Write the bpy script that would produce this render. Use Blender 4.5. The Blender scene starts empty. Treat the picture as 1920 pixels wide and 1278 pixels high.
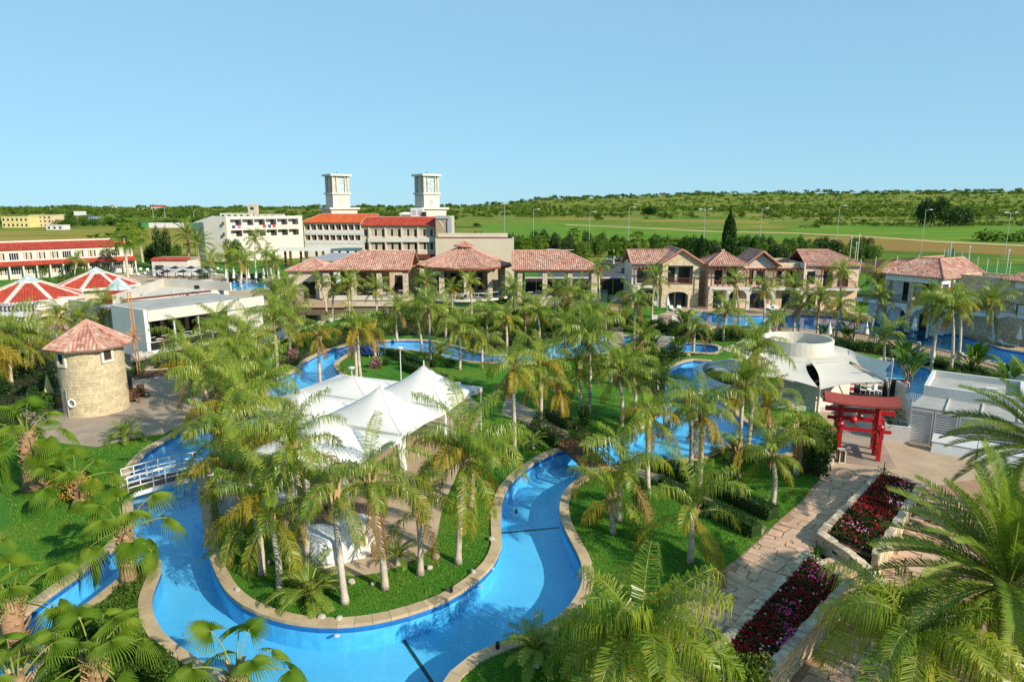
import bpy, bmesh, math, random
from mathutils import Vector, Matrix, noise as mnoise
from mathutils.geometry import delaunay_2d_cdt

# ---------------------------------------------------------------- camera, sky, sun
SC = bpy.context.scene
COL = SC.collection
R = math.radians
F = 1248.0                      # focal length in photo pixels (photo 1920 wide)
PITCH = math.atan(253 / F)
CAM_H = 15.5
cam_d = bpy.data.cameras.new('camera')
cam = bpy.data.objects.new('camera', cam_d)
COL.objects.link(cam)
cam.location = (0, 0, CAM_H)
cam.rotation_euler = (math.pi / 2 - PITCH, 0, 0)
cam_d.sensor_width = 36
cam_d.lens = 36 * F / 1920
cam_d.clip_start = 0.5
cam_d.clip_end = 30000
SC.camera = cam

SUN_EL, SUN_HEAD = 29.0, 140.5   # shadows on the ground run toward heading 140.5 deg
world = bpy.data.worlds.new('World')
SC.world = world
world.use_nodes = True
wn = world.node_tree.nodes
bg = wn['Background']
sky = wn.new('ShaderNodeTexSky')
sky.sky_type = 'NISHITA'
sky.sun_disc = False
sky.sun_elevation = R(SUN_EL)
_sd = Vector((math.cos(R(SUN_HEAD + 180)), math.sin(R(SUN_HEAD + 180))))
sky.sun_rotation = math.atan2(_sd.x, _sd.y)
sky.altitude = 0
sky.air_density = 0.75
sky.dust_density = 0.15
sky.ozone_density = 3.5
# the photograph's sky is evenly pale cyan-blue: compress the sky model's range and tint it
gm = wn.new('ShaderNodeGamma'); gm.inputs['Gamma'].default_value = 0.26
tn = wn.new('ShaderNodeMix'); tn.data_type = 'RGBA'; tn.blend_type = 'MULTIPLY'
tn.inputs[0].default_value = 1.0
tn.inputs[7].default_value = (1.62, 2.66, 3.20, 1)
world.node_tree.links.new(sky.outputs['Color'], gm.inputs['Color'])
world.node_tree.links.new(gm.outputs['Color'], tn.inputs[6])
world.node_tree.links.new(tn.outputs[2], bg.inputs['Color'])
bg.inputs['Strength'].default_value = 0.13

sun_d = bpy.data.lights.new('sun', 'SUN')
sun_d.energy = 5.0
sun_d.angle = R(0.55)
sun_d.color = (1.0, 0.91, 0.76)
sun = bpy.data.objects.new('sun', sun_d)
COL.objects.link(sun)
sun_dir = Vector((math.cos(R(SUN_HEAD)) * math.cos(R(SUN_EL)), math.sin(R(SUN_HEAD)) * math.cos(R(SUN_EL)), -math.sin(R(SUN_EL))))
sun.rotation_euler = sun_dir.to_track_quat('-Z', 'Y').to_euler()
sun.location = (60, -60, 80)

SC.view_settings.view_transform = 'Standard'
SC.view_settings.look = 'None'
SC.view_settings.gamma = 1
SC.view_settings.exposure = 0.42
SC.view_settings.use_curve_mapping = False
SC.render.engine = 'CYCLES'
SC.cycles.max_bounces = 7
SC.cycles.diffuse_bounces = 3
SC.cycles.glossy_bounces = 3
SC.cycles.transparent_max_bounces = 12
SC.cycles.transmission_bounces = 3
SC.cycles.sample_clamp_indirect = 6
SC.cycles.caustics_reflective = False
SC.cycles.caustics_refractive = False
SC.cycles.use_denoising = False

# ---------------------------------------------------------------- helpers
CP, SP = math.cos(PITCH), math.sin(PITCH)

def G(px, py, z=0.0):
    """survey: photo pixel -> world point on the level z"""
    x = (px - 960) / F
    y = (639 - py) / F
    t = (z - CAM_H) / (-SP + y * CP)
    return x * t, (CP + y * SP) * t

def GV(px, py, z=0.0):
    a = G(px, py, z)
    return Vector((a[0], a[1], z))

def XZ(px, py, Y):
    """survey: photo pixel -> (X, Z) on the vertical plane at depth Y"""
    x = (px - 960) / F
    y = (639 - py) / F
    t = Y / (CP + y * SP)
    return x * t, CAM_H + (-SP + y * CP) * t

class MB:
    """collects faces, then becomes one mesh object"""
    def __init__(s):
        s.v = []; s.f = []; s.m = []; s.t = []; s.tint = 0.5
    def face(s, pts, m=0):
        b = len(s.v)
        s.v.extend([tuple(p) for p in pts])
        s.f.append(tuple(range(b, b + len(pts))))
        s.m.append(m); s.t.append(s.tint)
    def poly(s, vs, fs, m=0):
        b = len(s.v)
        s.v.extend([tuple(p) for p in vs])
        for f in fs:
            s.f.append(tuple(b + i for i in f)); s.m.append(m); s.t.append(s.tint)
    def bx(s, x0, x1, y0, y1, z0, z1, m=0):
        vs = [(x0,y0,z0),(x1,y0,z0),(x1,y1,z0),(x0,y1,z0),(x0,y0,z1),(x1,y0,z1),(x1,y1,z1),(x0,y1,z1)]
        s.poly(vs, [(0,3,2,1),(4,5,6,7),(0,1,5,4),(1,2,6,5),(2,3,7,6),(3,0,4,7)], m)
    def box(s, c, size, rz=0, m=0, mat=None):
        hx, hy, hz = size[0]/2, size[1]/2, size[2]/2
        M = mat or Matrix.Rotation(rz, 3, 'Z')
        c = Vector(c)
        vs = [c + M @ Vector(p) for p in ((-hx,-hy,-hz),(hx,-hy,-hz),(hx,hy,-hz),(-hx,hy,-hz),(-hx,-hy,hz),(hx,-hy,hz),(hx,hy,hz),(-hx,hy,hz))]
        s.poly(vs, [(0,3,2,1),(4,5,6,7),(0,1,5,4),(1,2,6,5),(2,3,7,6),(3,0,4,7)], m)
    def bar(s, p, q, w, h, m=0):
        p = Vector(p); q = Vector(q); d = q - p; L = d.length
        if L < 1e-5: return
        d /= L
        up = Vector((0,0,1)) if abs(d.z) < 0.95 else Vector((0,1,0))
        sd = d.cross(up).normalized(); u = sd.cross(d)
        M = Matrix((d, sd, u)).transposed()
        s.box((p + q) / 2, (L, w, h), m=m, mat=M)
    def prism(s, pts, z0, z1, m=0, bottom=True):
        n = len(pts)
        a = 0.5 * sum(pts[i][0]*pts[(i+1)%n][1] - pts[(i+1)%n][0]*pts[i][1] for i in range(n))
        if a < 0: pts = pts[::-1]
        zt = z1 if isinstance(z1, (list, tuple)) else [z1]*n
        if a < 0 and isinstance(z1, (list, tuple)): zt = zt[::-1]
        vs = [(p[0],p[1],z0) for p in pts] + [(p[0],p[1],zt[i]) for i, p in enumerate(pts)]
        fs = [(i,(i+1)%n,n+(i+1)%n,n+i) for i in range(n)] + [tuple(range(n,2*n))]
        if bottom: fs.append(tuple(range(n-1,-1,-1)))
        s.poly(vs, fs, m)
    def tube(s, pts, radii, n=8, m=0, cap=True):
        pts = [Vector(p) for p in pts]
        if not isinstance(radii, (list, tuple)): radii = [radii]*len(pts)
        vs = []; fs = []
        ref = Vector((0,1,0.01))
        for i, p in enumerate(pts):
            d = (pts[min(i+1,len(pts)-1)] - pts[max(i-1,0)]).normalized()
            if abs(d.dot(ref)) > 0.97: ref = Vector((1,0.02,0))
            a = d.cross(ref).normalized(); b = d.cross(a)
            for k in range(n):
                t = 2*math.pi*k/n
                vs.append(p + (a*math.cos(t) + b*math.sin(t))*radii[i])
        for i in range(len(pts)-1):
            for k in range(n):
                fs.append((i*n+k, (i+1)*n+k, (i+1)*n+(k+1)%n, i*n+(k+1)%n))
        if cap:
            fs.append(tuple(range(n)))
            fs.append(tuple(range(len(pts)*n-1, (len(pts)-1)*n-1, -1)))
        s.poly(vs, fs, m)
    def lathe(s, prof, n=16, c=(0,0), m=0, a0=0.0):
        vs = []; fs = []
        for r, z in prof:
            for k in range(n):
                t = a0 + 2*math.pi*k/n
                vs.append((c[0]+r*math.cos(t), c[1]+r*math.sin(t), z))
        for i in range(len(prof)-1):
            for k in range(n):
                fs.append((i*n+k, i*n+(k+1)%n, (i+1)*n+(k+1)%n, (i+1)*n+k))
        s.poly(vs, fs, m)
    def mesh(s, name, mats, smooth=False):
        me = bpy.data.meshes.new(name)
        me.from_pydata(s.v, [], s.f)
        if not isinstance(mats, (list, tuple)): mats = [mats]
        for mt in mats: me.materials.append(mt)
        if len(mats) > 1: me.polygons.foreach_set('material_index', s.m)
        if any(t != 0.5 for t in s.t):
            at = me.attributes.new('tint', 'FLOAT', 'FACE')
            at.data.foreach_set('value', s.t)
        if smooth: me.polygons.foreach_set('use_smooth', [True]*len(me.polygons))
        me.update()
        return me
    def build(s, name, mats, parent=None, smooth=False, loc=None, rz=0):
        return put(name, s.mesh(name, mats, smooth), parent, loc, rz)

def put(name, me, parent=None, loc=None, rz=0):
    o = bpy.data.objects.new(name, me)
    COL.objects.link(o)
    if parent: o.parent = parent
    if loc is not None: o.location = loc
    if rz: o.rotation_euler = (0, 0, rz) if not isinstance(rz, (tuple, list)) else rz
    return o

def tag(o, label=None, cat=None, group=None, kind=None):
    if label: o['label'] = label
    if cat: o['category'] = cat
    if group: o['group'] = group
    if kind: o['kind'] = kind
    return o

def thing(name, label, cat, loc=(0,0,0), rz=0, group=None):
    o = bpy.data.objects.new(name, None)
    COL.objects.link(o)
    o.empty_display_size = 0.2
    o.location = loc
    o.rotation_euler = (0, 0, rz)
    return tag(o, label, cat, group)

def dup(root, loc, rz=0, label=None, group=None, scale=None):
    r = root.copy(); COL.objects.link(r)
    r.location = loc; r.rotation_euler = (0, 0, rz)
    if scale: r.scale = (scale,)*3
    if label: r['label'] = label
    if group: r['group'] = group
    for ch in list(root.children):
        c = ch.copy(); COL.objects.link(c); c.parent = r
        for g in list(ch.children):
            d = g.copy(); COL.objects.link(d); d.parent = c
    return r

def inside(p, poly):
    x, y = p; c = False; n = len(poly); j = n-1
    for i in range(n):
        xi, yi = poly[i][0], poly[i][1]; xj, yj = poly[j][0], poly[j][1]
        if (yi > y) != (yj > y) and x < (xj-xi)*(y-yi)/(yj-yi)+xi: c = not c
        j = i
    return c

def region(mb, include, exclude, z=0.0, m=0, zf=None, extra=()):
    """flat sheet covering include polygons minus exclude polygons"""
    vs = []; es = []
    for poly in list(include) + list(exclude):
        b = len(vs); n = len(poly)
        vs += [Vector((p[0], p[1])) for p in poly]
        es += [(b+i, b+(i+1)%n) for i in range(n)]
    vs += [Vector(p) for p in extra]
    ov, oe, of, *_ = delaunay_2d_cdt(vs, es, [], 0, 1e-4)
    b = len(mb.v)
    mb.v.extend([(p.x, p.y, zf(p.x, p.y) if zf else z) for p in ov])
    for f in of:
        c = (sum(ov[i].x for i in f)/len(f), sum(ov[i].y for i in f)/len(f))
        if any(inside(c, q) for q in include) and not any(inside(c, q) for q in exclude):
            mb.f.append(tuple(b+i for i in f)); mb.m.append(m); mb.t.append(mb.tint)

def smooth_loop(pts, step=0.7):
    """closed Catmull-Rom through pts, resampled"""
    n = len(pts); out = []
    P = [Vector((p[0], p[1])) for p in pts]
    for i in range(n):
        p0, p1, p2, p3 = P[i-1], P[i], P[(i+1)%n], P[(i+2)%n]
        L = (p2-p1).length
        st = step if (p1.y < 60) else step*1.8
        k = max(1, int(round(L/st)))
        # centripetal parametrisation
        t0 = 0; t1 = t0 + max((p1-p0).length**0.5, 1e-3); t2 = t1 + max(L**0.5, 1e-3); t3 = t2 + max((p3-p2).length**0.5, 1e-3)
        for j in range(k):
            t = t1 + (t2-t1)*j/k
            A1 = p0*((t1-t)/(t1-t0)) + p1*((t-t0)/(t1-t0))
            A2 = p1*((t2-t)/(t2-t1)) + p2*((t-t1)/(t2-t1))
            A3 = p2*((t3-t)/(t3-t2)) + p3*((t-t2)/(t3-t2))
            B1 = A1*((t2-t)/(t2-t0)) + A2*((t-t0)/(t2-t0))
            B2 = A2*((t3-t)/(t3-t1)) + A3*((t-t1)/(t3-t1))
            c = B1*((t2-t)/(t2-t1)) + B2*((t-t1)/(t2-t1))
            out.append((c.x, c.y))
    return out

def area(p):
    return 0.5*sum(p[i-1][0]*p[i][1]-p[i][0]*p[i-1][1] for i in range(len(p)))

def offset(loop, d):
    """offset outward by d (loop any orientation)"""
    sgn = 1 if area(loop) > 0 else -1
    n = len(loop); out = []
    for i in range(n):
        a = Vector(loop[i-1]); b = Vector(loop[(i+1)%n])
        t = (b-a)
        if t.length < 1e-6: t = Vector((1,0))
        t.normalize()
        nrm = Vector((t.y, -t.x))*sgn
        out.append((loop[i][0]+nrm.x*d, loop[i][1]+nrm.y*d))
    return out

# ---------------------------------------------------------------- materials
def _new(name):
    m = bpy.data.materials.new(name); m.use_nodes = True
    nt = m.node_tree
    return m, nt, nt.nodes, nt.links, nt.nodes['Principled BSDF']

def _noise(nt, scale, detail=4, vec=None, rough=0.55):
    n = nt.nodes.new('ShaderNodeTexNoise')
    n.inputs['Scale'].default_value = scale
    n.inputs['Detail'].default_value = detail
    n.inputs['Roughness'].default_value = rough
    if vec: nt.links.new(vec, n.inputs['Vector'])
    return n

def _mixc(nt, fac, a, b, mode='MIX'):
    x = nt.nodes.new('ShaderNodeMix'); x.data_type = 'RGBA'; x.blend_type = mode
    for k, val in ((0, fac), (6, a), (7, b)):
        if hasattr(val, 'links'): nt.links.new(val, x.inputs[k])
        else: x.inputs[k].default_value = val if k == 0 else ((*val, 1) if len(val) == 3 else val)
    return x.outputs[2]

def _ramp(nt, src, stops):
    r = nt.nodes.new('ShaderNodeValToRGB')
    e = r.color_ramp.elements
    while len(e) < len(stops): e.new(0.5)
    for i, (p, c) in enumerate(stops):
        e[i].position = p; e[i].color = (*c, 1) if len(c) == 3 else c
    nt.links.new(src, r.inputs[0])
    return r.outputs[0]

def _geo(nt):
    return nt.nodes.new('ShaderNodeNewGeometry').outputs['Position']

def _bump(nt, h, strength, dist, bsdf):
    b = nt.nodes.new('ShaderNodeBump')
    b.inputs['Strength'].default_value = strength
    b.inputs['Distance'].default_value = dist
    nt.links.new(h, b.inputs['Height'])
    nt.links.new(b.outputs[0], bsdf.inputs['Normal'])

def mat(name, col, rough=0.8, var=0.18, scale=1.5, bump=0.0, bscale=8, spec=0.3, obj=0.0, tints=None, metal=0.0, fine=0.0):
    m, nt, N, L, B = _new(name)
    pos = _geo(nt)
    n = _noise(nt, scale, 5, pos, 0.6)
    a = tuple(c*(1-var) for c in col); b = tuple(min(1, c*(1+var)) for c in col)
    c = _ramp(nt, n.outputs['Fac'], [(0.3, a), (0.7, b)])
    if fine:
        n2 = _noise(nt, scale*14, 3, pos)
        c = _mixc(nt, fine, c, _ramp(nt, n2.outputs['Fac'], [(0.35, (0.55,0.55,0.55)), (0.65, (1.3,1.3,1.3))]), 'MULTIPLY')
    if tints:
        at = N.new('ShaderNodeAttribute'); at.attribute_name = 'tint'
        t = _ramp(nt, at.outputs['Fac'], [(i/(len(tints)-1), tt) for i, tt in enumerate(tints)])
        c = _mixc(nt, 1.0, c, t, 'MULTIPLY')
    if obj:
        oi = N.new('ShaderNodeObjectInfo')
        t = _ramp(nt, oi.outputs['Random'], [(0, (1-obj, 1-obj*1.05, 1-obj*1.15)), (0.5, (1, 1, 1)), (1, (1+obj, 1+obj*0.9, 1+obj*0.75))])
        c = _mixc(nt, 1.0, c, t, 'MULTIPLY')
    L.new(c, B.inputs['Base Color'])
    B.inputs['Roughness'].default_value = rough
    B.inputs['Specular IOR Level'].default_value = spec
    B.inputs['Metallic'].default_value = metal
    if bump:
        _bump(nt, _noise(nt, bscale, 6, pos, 0.65).outputs['Fac'], bump, 0.05, B)
    return m

def leafmat(name, c1, c2, trans=0.35, rough=0.5, spec=0.25, nscale=0.6, objw=0.6):
    m, nt, N, L, B = _new(name)
    oi = N.new('ShaderNodeObjectInfo')
    n = _noise(nt, nscale, 4, _geo(nt), 0.7)
    mx = N.new('ShaderNodeMath'); mx.operation = 'MULTIPLY_ADD'
    L.new(oi.outputs['Random'], mx.inputs[0]); mx.inputs[1].default_value = objw
    mm = N.new('ShaderNodeMath'); mm.operation = 'MULTIPLY_ADD'
    L.new(n.outputs['Fac'], mm.inputs[0]); mm.inputs[1].default_value = 1.6; mm.inputs[2].default_value = -0.3 - objw/2
    L.new(mm.outputs[0], mx.inputs[2])
    c = _ramp(nt, mx.outputs[0], [(0.0, c1), (1.0, c2)])
    L.new(c, B.inputs['Base Color'])
    B.inputs['Roughness'].default_value = rough
    B.inputs['Specular IOR Level'].default_value = spec
    tr = N.new('ShaderNodeBsdfTranslucent')
    c2_ = _mixc(nt, 1.0, c, (1.25, 1.3, 0.6), 'MULTIPLY')
    L.new(c2_, tr.inputs['Color'])
    ms = N.new('ShaderNodeMixShader'); ms.inputs[0].default_value = trans
    L.new(B.outputs[0], ms.inputs[1]); L.new(tr.outputs[0], ms.inputs[2])
    L.new(ms.outputs[0], N['Material Output'].inputs['Surface'])
    return m

def stonemat(name, c1, c2, mortar, sx, sz, bump=0.5):
    """rubble / coursed stone for walls whose stones are too small to build singly"""
    m, nt, N, L, B = _new(name)
    tc = N.new('ShaderNodeNewGeometry')
    mp = N.new('ShaderNodeMapping'); mp.inputs['Scale'].default_value = (1/sx, 1/sx, 1/sz)
    L.new(tc.outputs['Position'], mp.inputs[0])
    v = N.new('ShaderNodeTexVoronoi'); v.inputs['Scale'].default_value = 1
    L.new(mp.outputs[0], v.inputs['Vector'])
    c = _ramp(nt, v.outputs['Color'], [(0.2, c1), (0.8, c2)])
    d = N.new('ShaderNodeTexVoronoi'); d.feature = 'DISTANCE_TO_EDGE'; d.inputs['Scale'].default_value = 1
    L.new(mp.outputs[0], d.inputs['Vector'])
    e = _ramp(nt, d.outputs['Distance'], [(0.03, (0,0,0)), (0.10, (1,1,1))])
    c = _mixc(nt, e, mortar, c)
    L.new(c, B.inputs['Base Color'])
    B.inputs['Roughness'].default_value = 0.9
    B.inputs['Specular IOR Level'].default_value = 0.15
    _bump(nt, e, bump, 0.04, B)
    return m

M = {}
M['white'] = mat('white_render', (0.55, 0.51, 0.44), 0.85, 0.08, 0.35, 0.15, 6, fine=0.08)
M['white2'] = mat('white_render_cool', (0.60, 0.585, 0.55), 0.85, 0.07, 0.35, 0.1, 6, fine=0.06)
M['white3'] = mat('shade_lifted_white_render', (0.74, 0.72, 0.68), 0.85, 0.05, 0.35, 0.1, 6, fine=0.06)  # white render with brighter colour to offset the shade on two villas
M['cream'] = mat('cream_render', (0.52, 0.44, 0.335), 0.85, 0.07, 0.3, 0.15, 6, fine=0.08)
M['peach'] = mat('peach_render', (0.64, 0.46, 0.35), 0.88, 0.08, 0.4, 0.15, 6, fine=0.1)
M['brown_render'] = mat('brown_render', (0.33, 0.25, 0.17), 0.85, 0.08, 0.5)
M['maroon'] = mat('maroon_paint', (0.12, 0.03, 0.025), 0.6, 0.1, 1)
M['roof_pink'] = mat('terracotta_tile', (0.45, 0.250, 0.185), 0.85, 0.18, 0.6, 0.3, 10, tints=[(0.6,0.42,0.40),(0.88,0.70,0.67),(1,1,1),(1.08,1.25,1.28),(1.18,1.6,1.75)])
M['roof_red'] = mat('red_tile', (0.40, 0.055, 0.03), 0.75, 0.15, 0.5, 0.2, 10, tints=[(0.7,0.7,0.7),(1,1,1),(1.2,1.25,1.2)])
M['roof_orange'] = mat('orange_tile', (0.52, 0.105, 0.03), 0.75, 0.12, 0.4, tints=[(0.75,0.75,0.75),(1,1,1),(1.15,1.2,1.2)])
M['ridge'] = mat('ridge_tile', (0.46, 0.24, 0.17), 0.85, 0.2, 2)
M['flat_roof'] = mat('flat_roof_membrane', (0.36, 0.35, 0.32), 0.85, 0.16, 0.5, 0.15, 4, fine=0.1)
M['grey_roof'] = mat('grey_sheet_roof', (0.30, 0.31, 0.33), 0.6, 0.08, 0.6)
M['wood_red'] = mat('stained_timber', (0.17, 0.045, 0.022), 0.6, 0.25, 3, 0.2, 20)
M['wood'] = mat('brown_timber', (0.12, 0.055, 0.028), 0.65, 0.3, 4, 0.2, 25)
M['wood_light'] = mat('weathered_timber', (0.42, 0.22, 0.10), 0.7, 0.25, 3, 0.2, 20)
M['torii'] = mat('red_lacquer', (0.40, 0.010, 0.014), 0.42, 0.12, 2.5, 0.06, 15, spec=0.45)
M['torii_roof'] = mat('dull_red_roof_sheet', (0.27, 0.055, 0.042), 0.6, 0.12, 2)
M['glass'] = mat('dark_window_glass', (0.018, 0.022, 0.028), 0.08, 0.3, 0.6, spec=0.6)
M['glass_pale'] = mat('tower_art_glass', (0.42, 0.52, 0.52), 0.25, 0.45, 1.6, spec=0.5, fine=0.5)
M['curtain'] = mat('beige_curtain', (0.40, 0.33, 0.22), 0.95, 0.2, 2.0)
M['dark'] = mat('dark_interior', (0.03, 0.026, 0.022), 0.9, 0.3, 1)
M['frame_dark'] = mat('dark_joinery', (0.05, 0.03, 0.02), 0.5, 0.2, 2)
M['metal_white'] = mat('white_painted_metal', (0.60, 0.60, 0.59), 0.45, 0.05, 1)
M['metal_grey'] = mat('galvanised_metal', (0.42, 0.43, 0.43), 0.45, 0.12, 1, metal=0.3)
M['black'] = mat('black_fittings', (0.02, 0.02, 0.022), 0.5, 0.3, 2)
M['canvas'] = mat('white_canvas', (0.62, 0.60, 0.555), 0.8, 0.05, 0.5, 0.12, 2.5)
M['sail'] = mat('cream_sailcloth', (0.64, 0.58, 0.48), 0.85, 0.05, 0.4, 0.05, 30)
M['cloth_yellow'] = mat('yellow_cloth', (0.66, 0.50, 0.22), 0.9, 0.08, 3)
M['cover'] = mat('white_dust_cover', (0.62, 0.62, 0.61), 0.8, 0.06, 1.2, 0.5, 3.5)
M['marquee_floor'] = mat('grey_boarding', (0.36, 0.36, 0.36), 0.8, 0.1, 1)
M['stone_far'] = stonemat('villa_rubble_stone', (0.50, 0.37, 0.21), (0.68, 0.56, 0.39), (0.46, 0.38, 0.28), 0.42, 0.24)
M['stone_pillar'] = stonemat('pillar_stone', (0.44, 0.35, 0.24), (0.68, 0.58, 0.43), (0.36, 0.30, 0.22), 0.38, 0.2)
M['stone_block'] = mat('limestone_block', (0.50, 0.41, 0.265), 0.92, 0.16, 4, 0.5, 18, spec=0.15, obj=0.15)
M['stone_pale'] = mat('pale_limestone', (0.47, 0.39, 0.29), 0.92, 0.26, 4, 0.9, 12, spec=0.15, obj=0.28)
M['mortar'] = mat('lime_mortar', (0.46, 0.38, 0.255), 0.95, 0.15, 3, 0.3, 20)
M['coping'] = mat('sandstone_coping', (0.46, 0.345, 0.21), 0.85, 0.16, 1.2, 0.2, 22, spec=0.2, obj=0.1, fine=0.12)
M['flag'] = mat('pink_flagstone', (0.54, 0.365, 0.25), 0.88, 0.16, 1.6, 0.3, 14, spec=0.2, obj=0.10, fine=0.15)
M['grout'] = mat('flagstone_grout', (0.34, 0.20, 0.125), 0.95, 0.2, 2)
M['paving'] = mat('beige_paving', (0.43, 0.315, 0.21), 0.9, 0.16, 0.5, 0.2, 10, fine=0.2)
M['paving_grey'] = mat('grey_beige_paving', (0.33, 0.26, 0.195), 0.9, 0.18, 0.6, 0.2, 10, fine=0.2)
M['soil'] = mat('red_brown_soil', (0.10, 0.05, 0.028), 0.98, 0.35, 1.5, 0.5, 8, fine=0.3)
M['bark_chip'] = mat('dark_mulch', (0.055, 0.036, 0.02), 0.98, 0.4, 1.5, 0.5, 8, fine=0.4)
M['asphalt'] = mat('asphalt', (0.075, 0.075, 0.078), 0.9, 0.15, 0.4, 0.1, 12)
M['rock'] = mat('pale_garden_rock', (0.40, 0.36, 0.30), 0.9, 0.25, 4, 0.8, 9)
M['plastic_dark'] = mat('dark_resin', (0.03, 0.028, 0.026), 0.5, 0.2, 3)
M['plastic_white'] = mat('white_resin', (0.60, 0.60, 0.59), 0.45, 0.05, 2)
M['blue_cloth'] = mat('blue_cushion', (0.03, 0.07, 0.22), 0.9, 0.1, 3)
M['ring'] = mat('white_lifebuoy', (0.75, 0.75, 0.74), 0.5, 0.05, 3)

# grass
def grassmat():
    m, nt, N, L, B = _new('lawn_grass')
    pos = _geo(nt)
    n1 = _noise(nt, 0.22, 5, pos, 0.6)
    n2 = _noise(nt, 3.5, 5, pos, 0.7)
    n3 = _noise(nt, 38, 3, pos, 0.7)
    c = _ramp(nt, n1.outputs['Fac'], [(0.28, (0.035, 0.130, 0.012)), (0.50, (0.060, 0.190, 0.018)), (0.66, (0.120, 0.205, 0.022)), (0.78, (0.20, 0.20, 0.045))])
    c = _mixc(nt, 0.6, c, _ramp(nt, n2.outputs['Fac'], [(0.3, (0.6,0.65,0.5)), (0.7, (1.35,1.3,1.3))]), 'MULTIPLY')
    c = _mixc(nt, 0.55, c, _ramp(nt, n3.outputs['Fac'], [(0.3, (0.45,0.5,0.4)), (0.7, (1.5,1.45,1.5))]), 'MULTIPLY')
    L.new(c, B.inputs['Base Color'])
    B.inputs['Roughness'].default_value = 0.9
    B.inputs['Specular IOR Level'].default_value = 0.15
    _bump(nt, n3.outputs['Fac'], 0.9, 0.05, B)
    return m
M['grass'] = grassmat()

def terrainmat():
    m, nt, N, L, B = _new('plain_scrub')
    pos = _geo(nt)
    mp = N.new('ShaderNodeMapping'); mp.inputs['Scale'].default_value = (0.006, 0.017, 0.006)
    L.new(pos, mp.inputs[0])
    n1 = _noise(nt, 1.0, 7, mp.outputs[0], 0.62)
    n2 = _noise(nt, 0.09, 6, pos, 0.7)
    c = _ramp(nt, n1.outputs['Fac'], [(0.32, (0.065, 0.125, 0.018)), (0.45, (0.11, 0.19, 0.024)), (0.53, (0.17, 0.20, 0.03)), (0.60, (0.33, 0.24, 0.07)), (0.72, (0.10, 0.15, 0.025))])
    c = _mixc(nt, 0.7, c, _ramp(nt, n2.outputs['Fac'], [(0.35, (0.5,0.6,0.5)), (0.65, (1.4,1.3,1.2))]), 'MULTIPLY')
    L.new(c, B.inputs['Base Color'])
    B.inputs['Roughness'].default_value = 1.0
    B.inputs['Specular IOR Level'].default_value = 0.05
    return m
M['terrain'] = terrainmat()
def fieldmat(name, c1, c2, sx=0.01, sy=0.05):
    m, nt, N, L, B = _new(name)
    pos = _geo(nt)
    mp = N.new('ShaderNodeMapping'); mp.inputs['Scale'].default_value = (sx, sy, sx)
    L.new(pos, mp.inputs[0])
    n1 = _noise(nt, 1.0, 7, mp.outputs[0], 0.7)
    c = _ramp(nt, n1.outputs['Fac'], [(0.32, c1), (0.68, c2)])
    L.new(c, B.inputs['Base Color'])
    B.inputs['Roughness'].default_value = 1.0
    B.inputs['Specular IOR Level'].default_value = 0.05
    return m
M['field_green'] = fieldmat('green_field', (0.045, 0.16, 0.015), (0.19, 0.27, 0.03), 0.02, 0.07)
M['field_dry'] = fieldmat('dry_grass_field', (0.13, 0.15, 0.025), (0.36, 0.27, 0.06), 0.015, 0.06)
M['field_red'] = fieldmat('red_earth', (0.33, 0.13, 0.05), (0.17, 0.20, 0.045), 0.03, 0.12)
M['track'] = fieldmat('sandy_track', (0.42, 0.30, 0.12), (0.5, 0.40, 0.2))

# water and pool
def watermat(name, tint, ripple=0.12, scale=1.6):
    m, nt, N, L, B = _new(name)
    N.remove(B)
    pos = _geo(nt)
    n = _noise(nt, scale, 3, pos, 0.5)
    b = N.new('ShaderNodeBump'); b.inputs['Strength'].default_value = ripple; b.inputs['Distance'].default_value = 0.06
    L.new(n.outputs['Fac'], b.inputs['Height'])
    fr = N.new('ShaderNodeFresnel')
    gb = N.new('ShaderNodeNewGeometry')          # seen from below the surface passes light the same way
    io = N.new('ShaderNodeMapRange'); io.inputs[3].default_value = 1.33; io.inputs[4].default_value = 1/1.33
    L.new(gb.outputs['Backfacing'], io.inputs[0]); L.new(io.outputs[0], fr.inputs['IOR'])
    L.new(b.outputs[0], fr.inputs['Normal'])
    tr = N.new('ShaderNodeBsdfTransparent'); tr.inputs['Color'].default_value = (*tint, 1)
    gl = N.new('ShaderNodeBsdfGlossy'); gl.inputs['Roughness'].default_value = 0.03
    L.new(b.outputs[0], gl.inputs['Normal'])
    ms = N.new('ShaderNodeMixShader')
    L.new(fr.outputs[0], ms.inputs[0]); L.new(tr.outputs[0], ms.inputs[1]); L.new(gl.outputs[0], ms.inputs[2])
    L.new(ms.outputs[0], N['Material Output'].inputs['Surface'])
    return m
M['water'] = watermat('clear_pool_water', (0.80, 0.95, 0.99), 0.30, 1.3)
M['pond_water'] = watermat('green_pond_water', (0.34, 0.42, 0.27), 0.08, 1.0)

def poolfloor():
    m, nt, N, L, B = _new('blue_pool_lining')
    pos = _geo(nt)
    n1 = _noise(nt, 0.25, 3, pos, 0.5)
    c = _ramp(nt, n1.outputs['Fac'], [(0.3, (0.100, 0.46, 0.75)), (0.7, (0.145, 0.54, 0.82))])
    # wandering bright caustic threads are real light; only the lining's own mottling here
    n2 = _noise(nt, 3.0, 3, pos)
    c = _mixc(nt, 0.25, c, _ramp(nt, n2.outputs['Fac'], [(0.35, (0.8,0.85,0.9)), (0.65, (1.12,1.1,1.06))]), 'MULTIPLY')
    L.new(c, B.inputs['Base Color'])
    B.inputs['Roughness'].default_value = 0.6
    return m
M['pool_floor'] = poolfloor()
M['pool_wall'] = mat('blue_wall_tile', (0.10, 0.47, 0.78), 0.4, 0.12, 2.5)
M['pool_band'] = mat('dark_waterline_tile', (0.02, 0.15, 0.42), 0.35, 0.2, 4)
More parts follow.
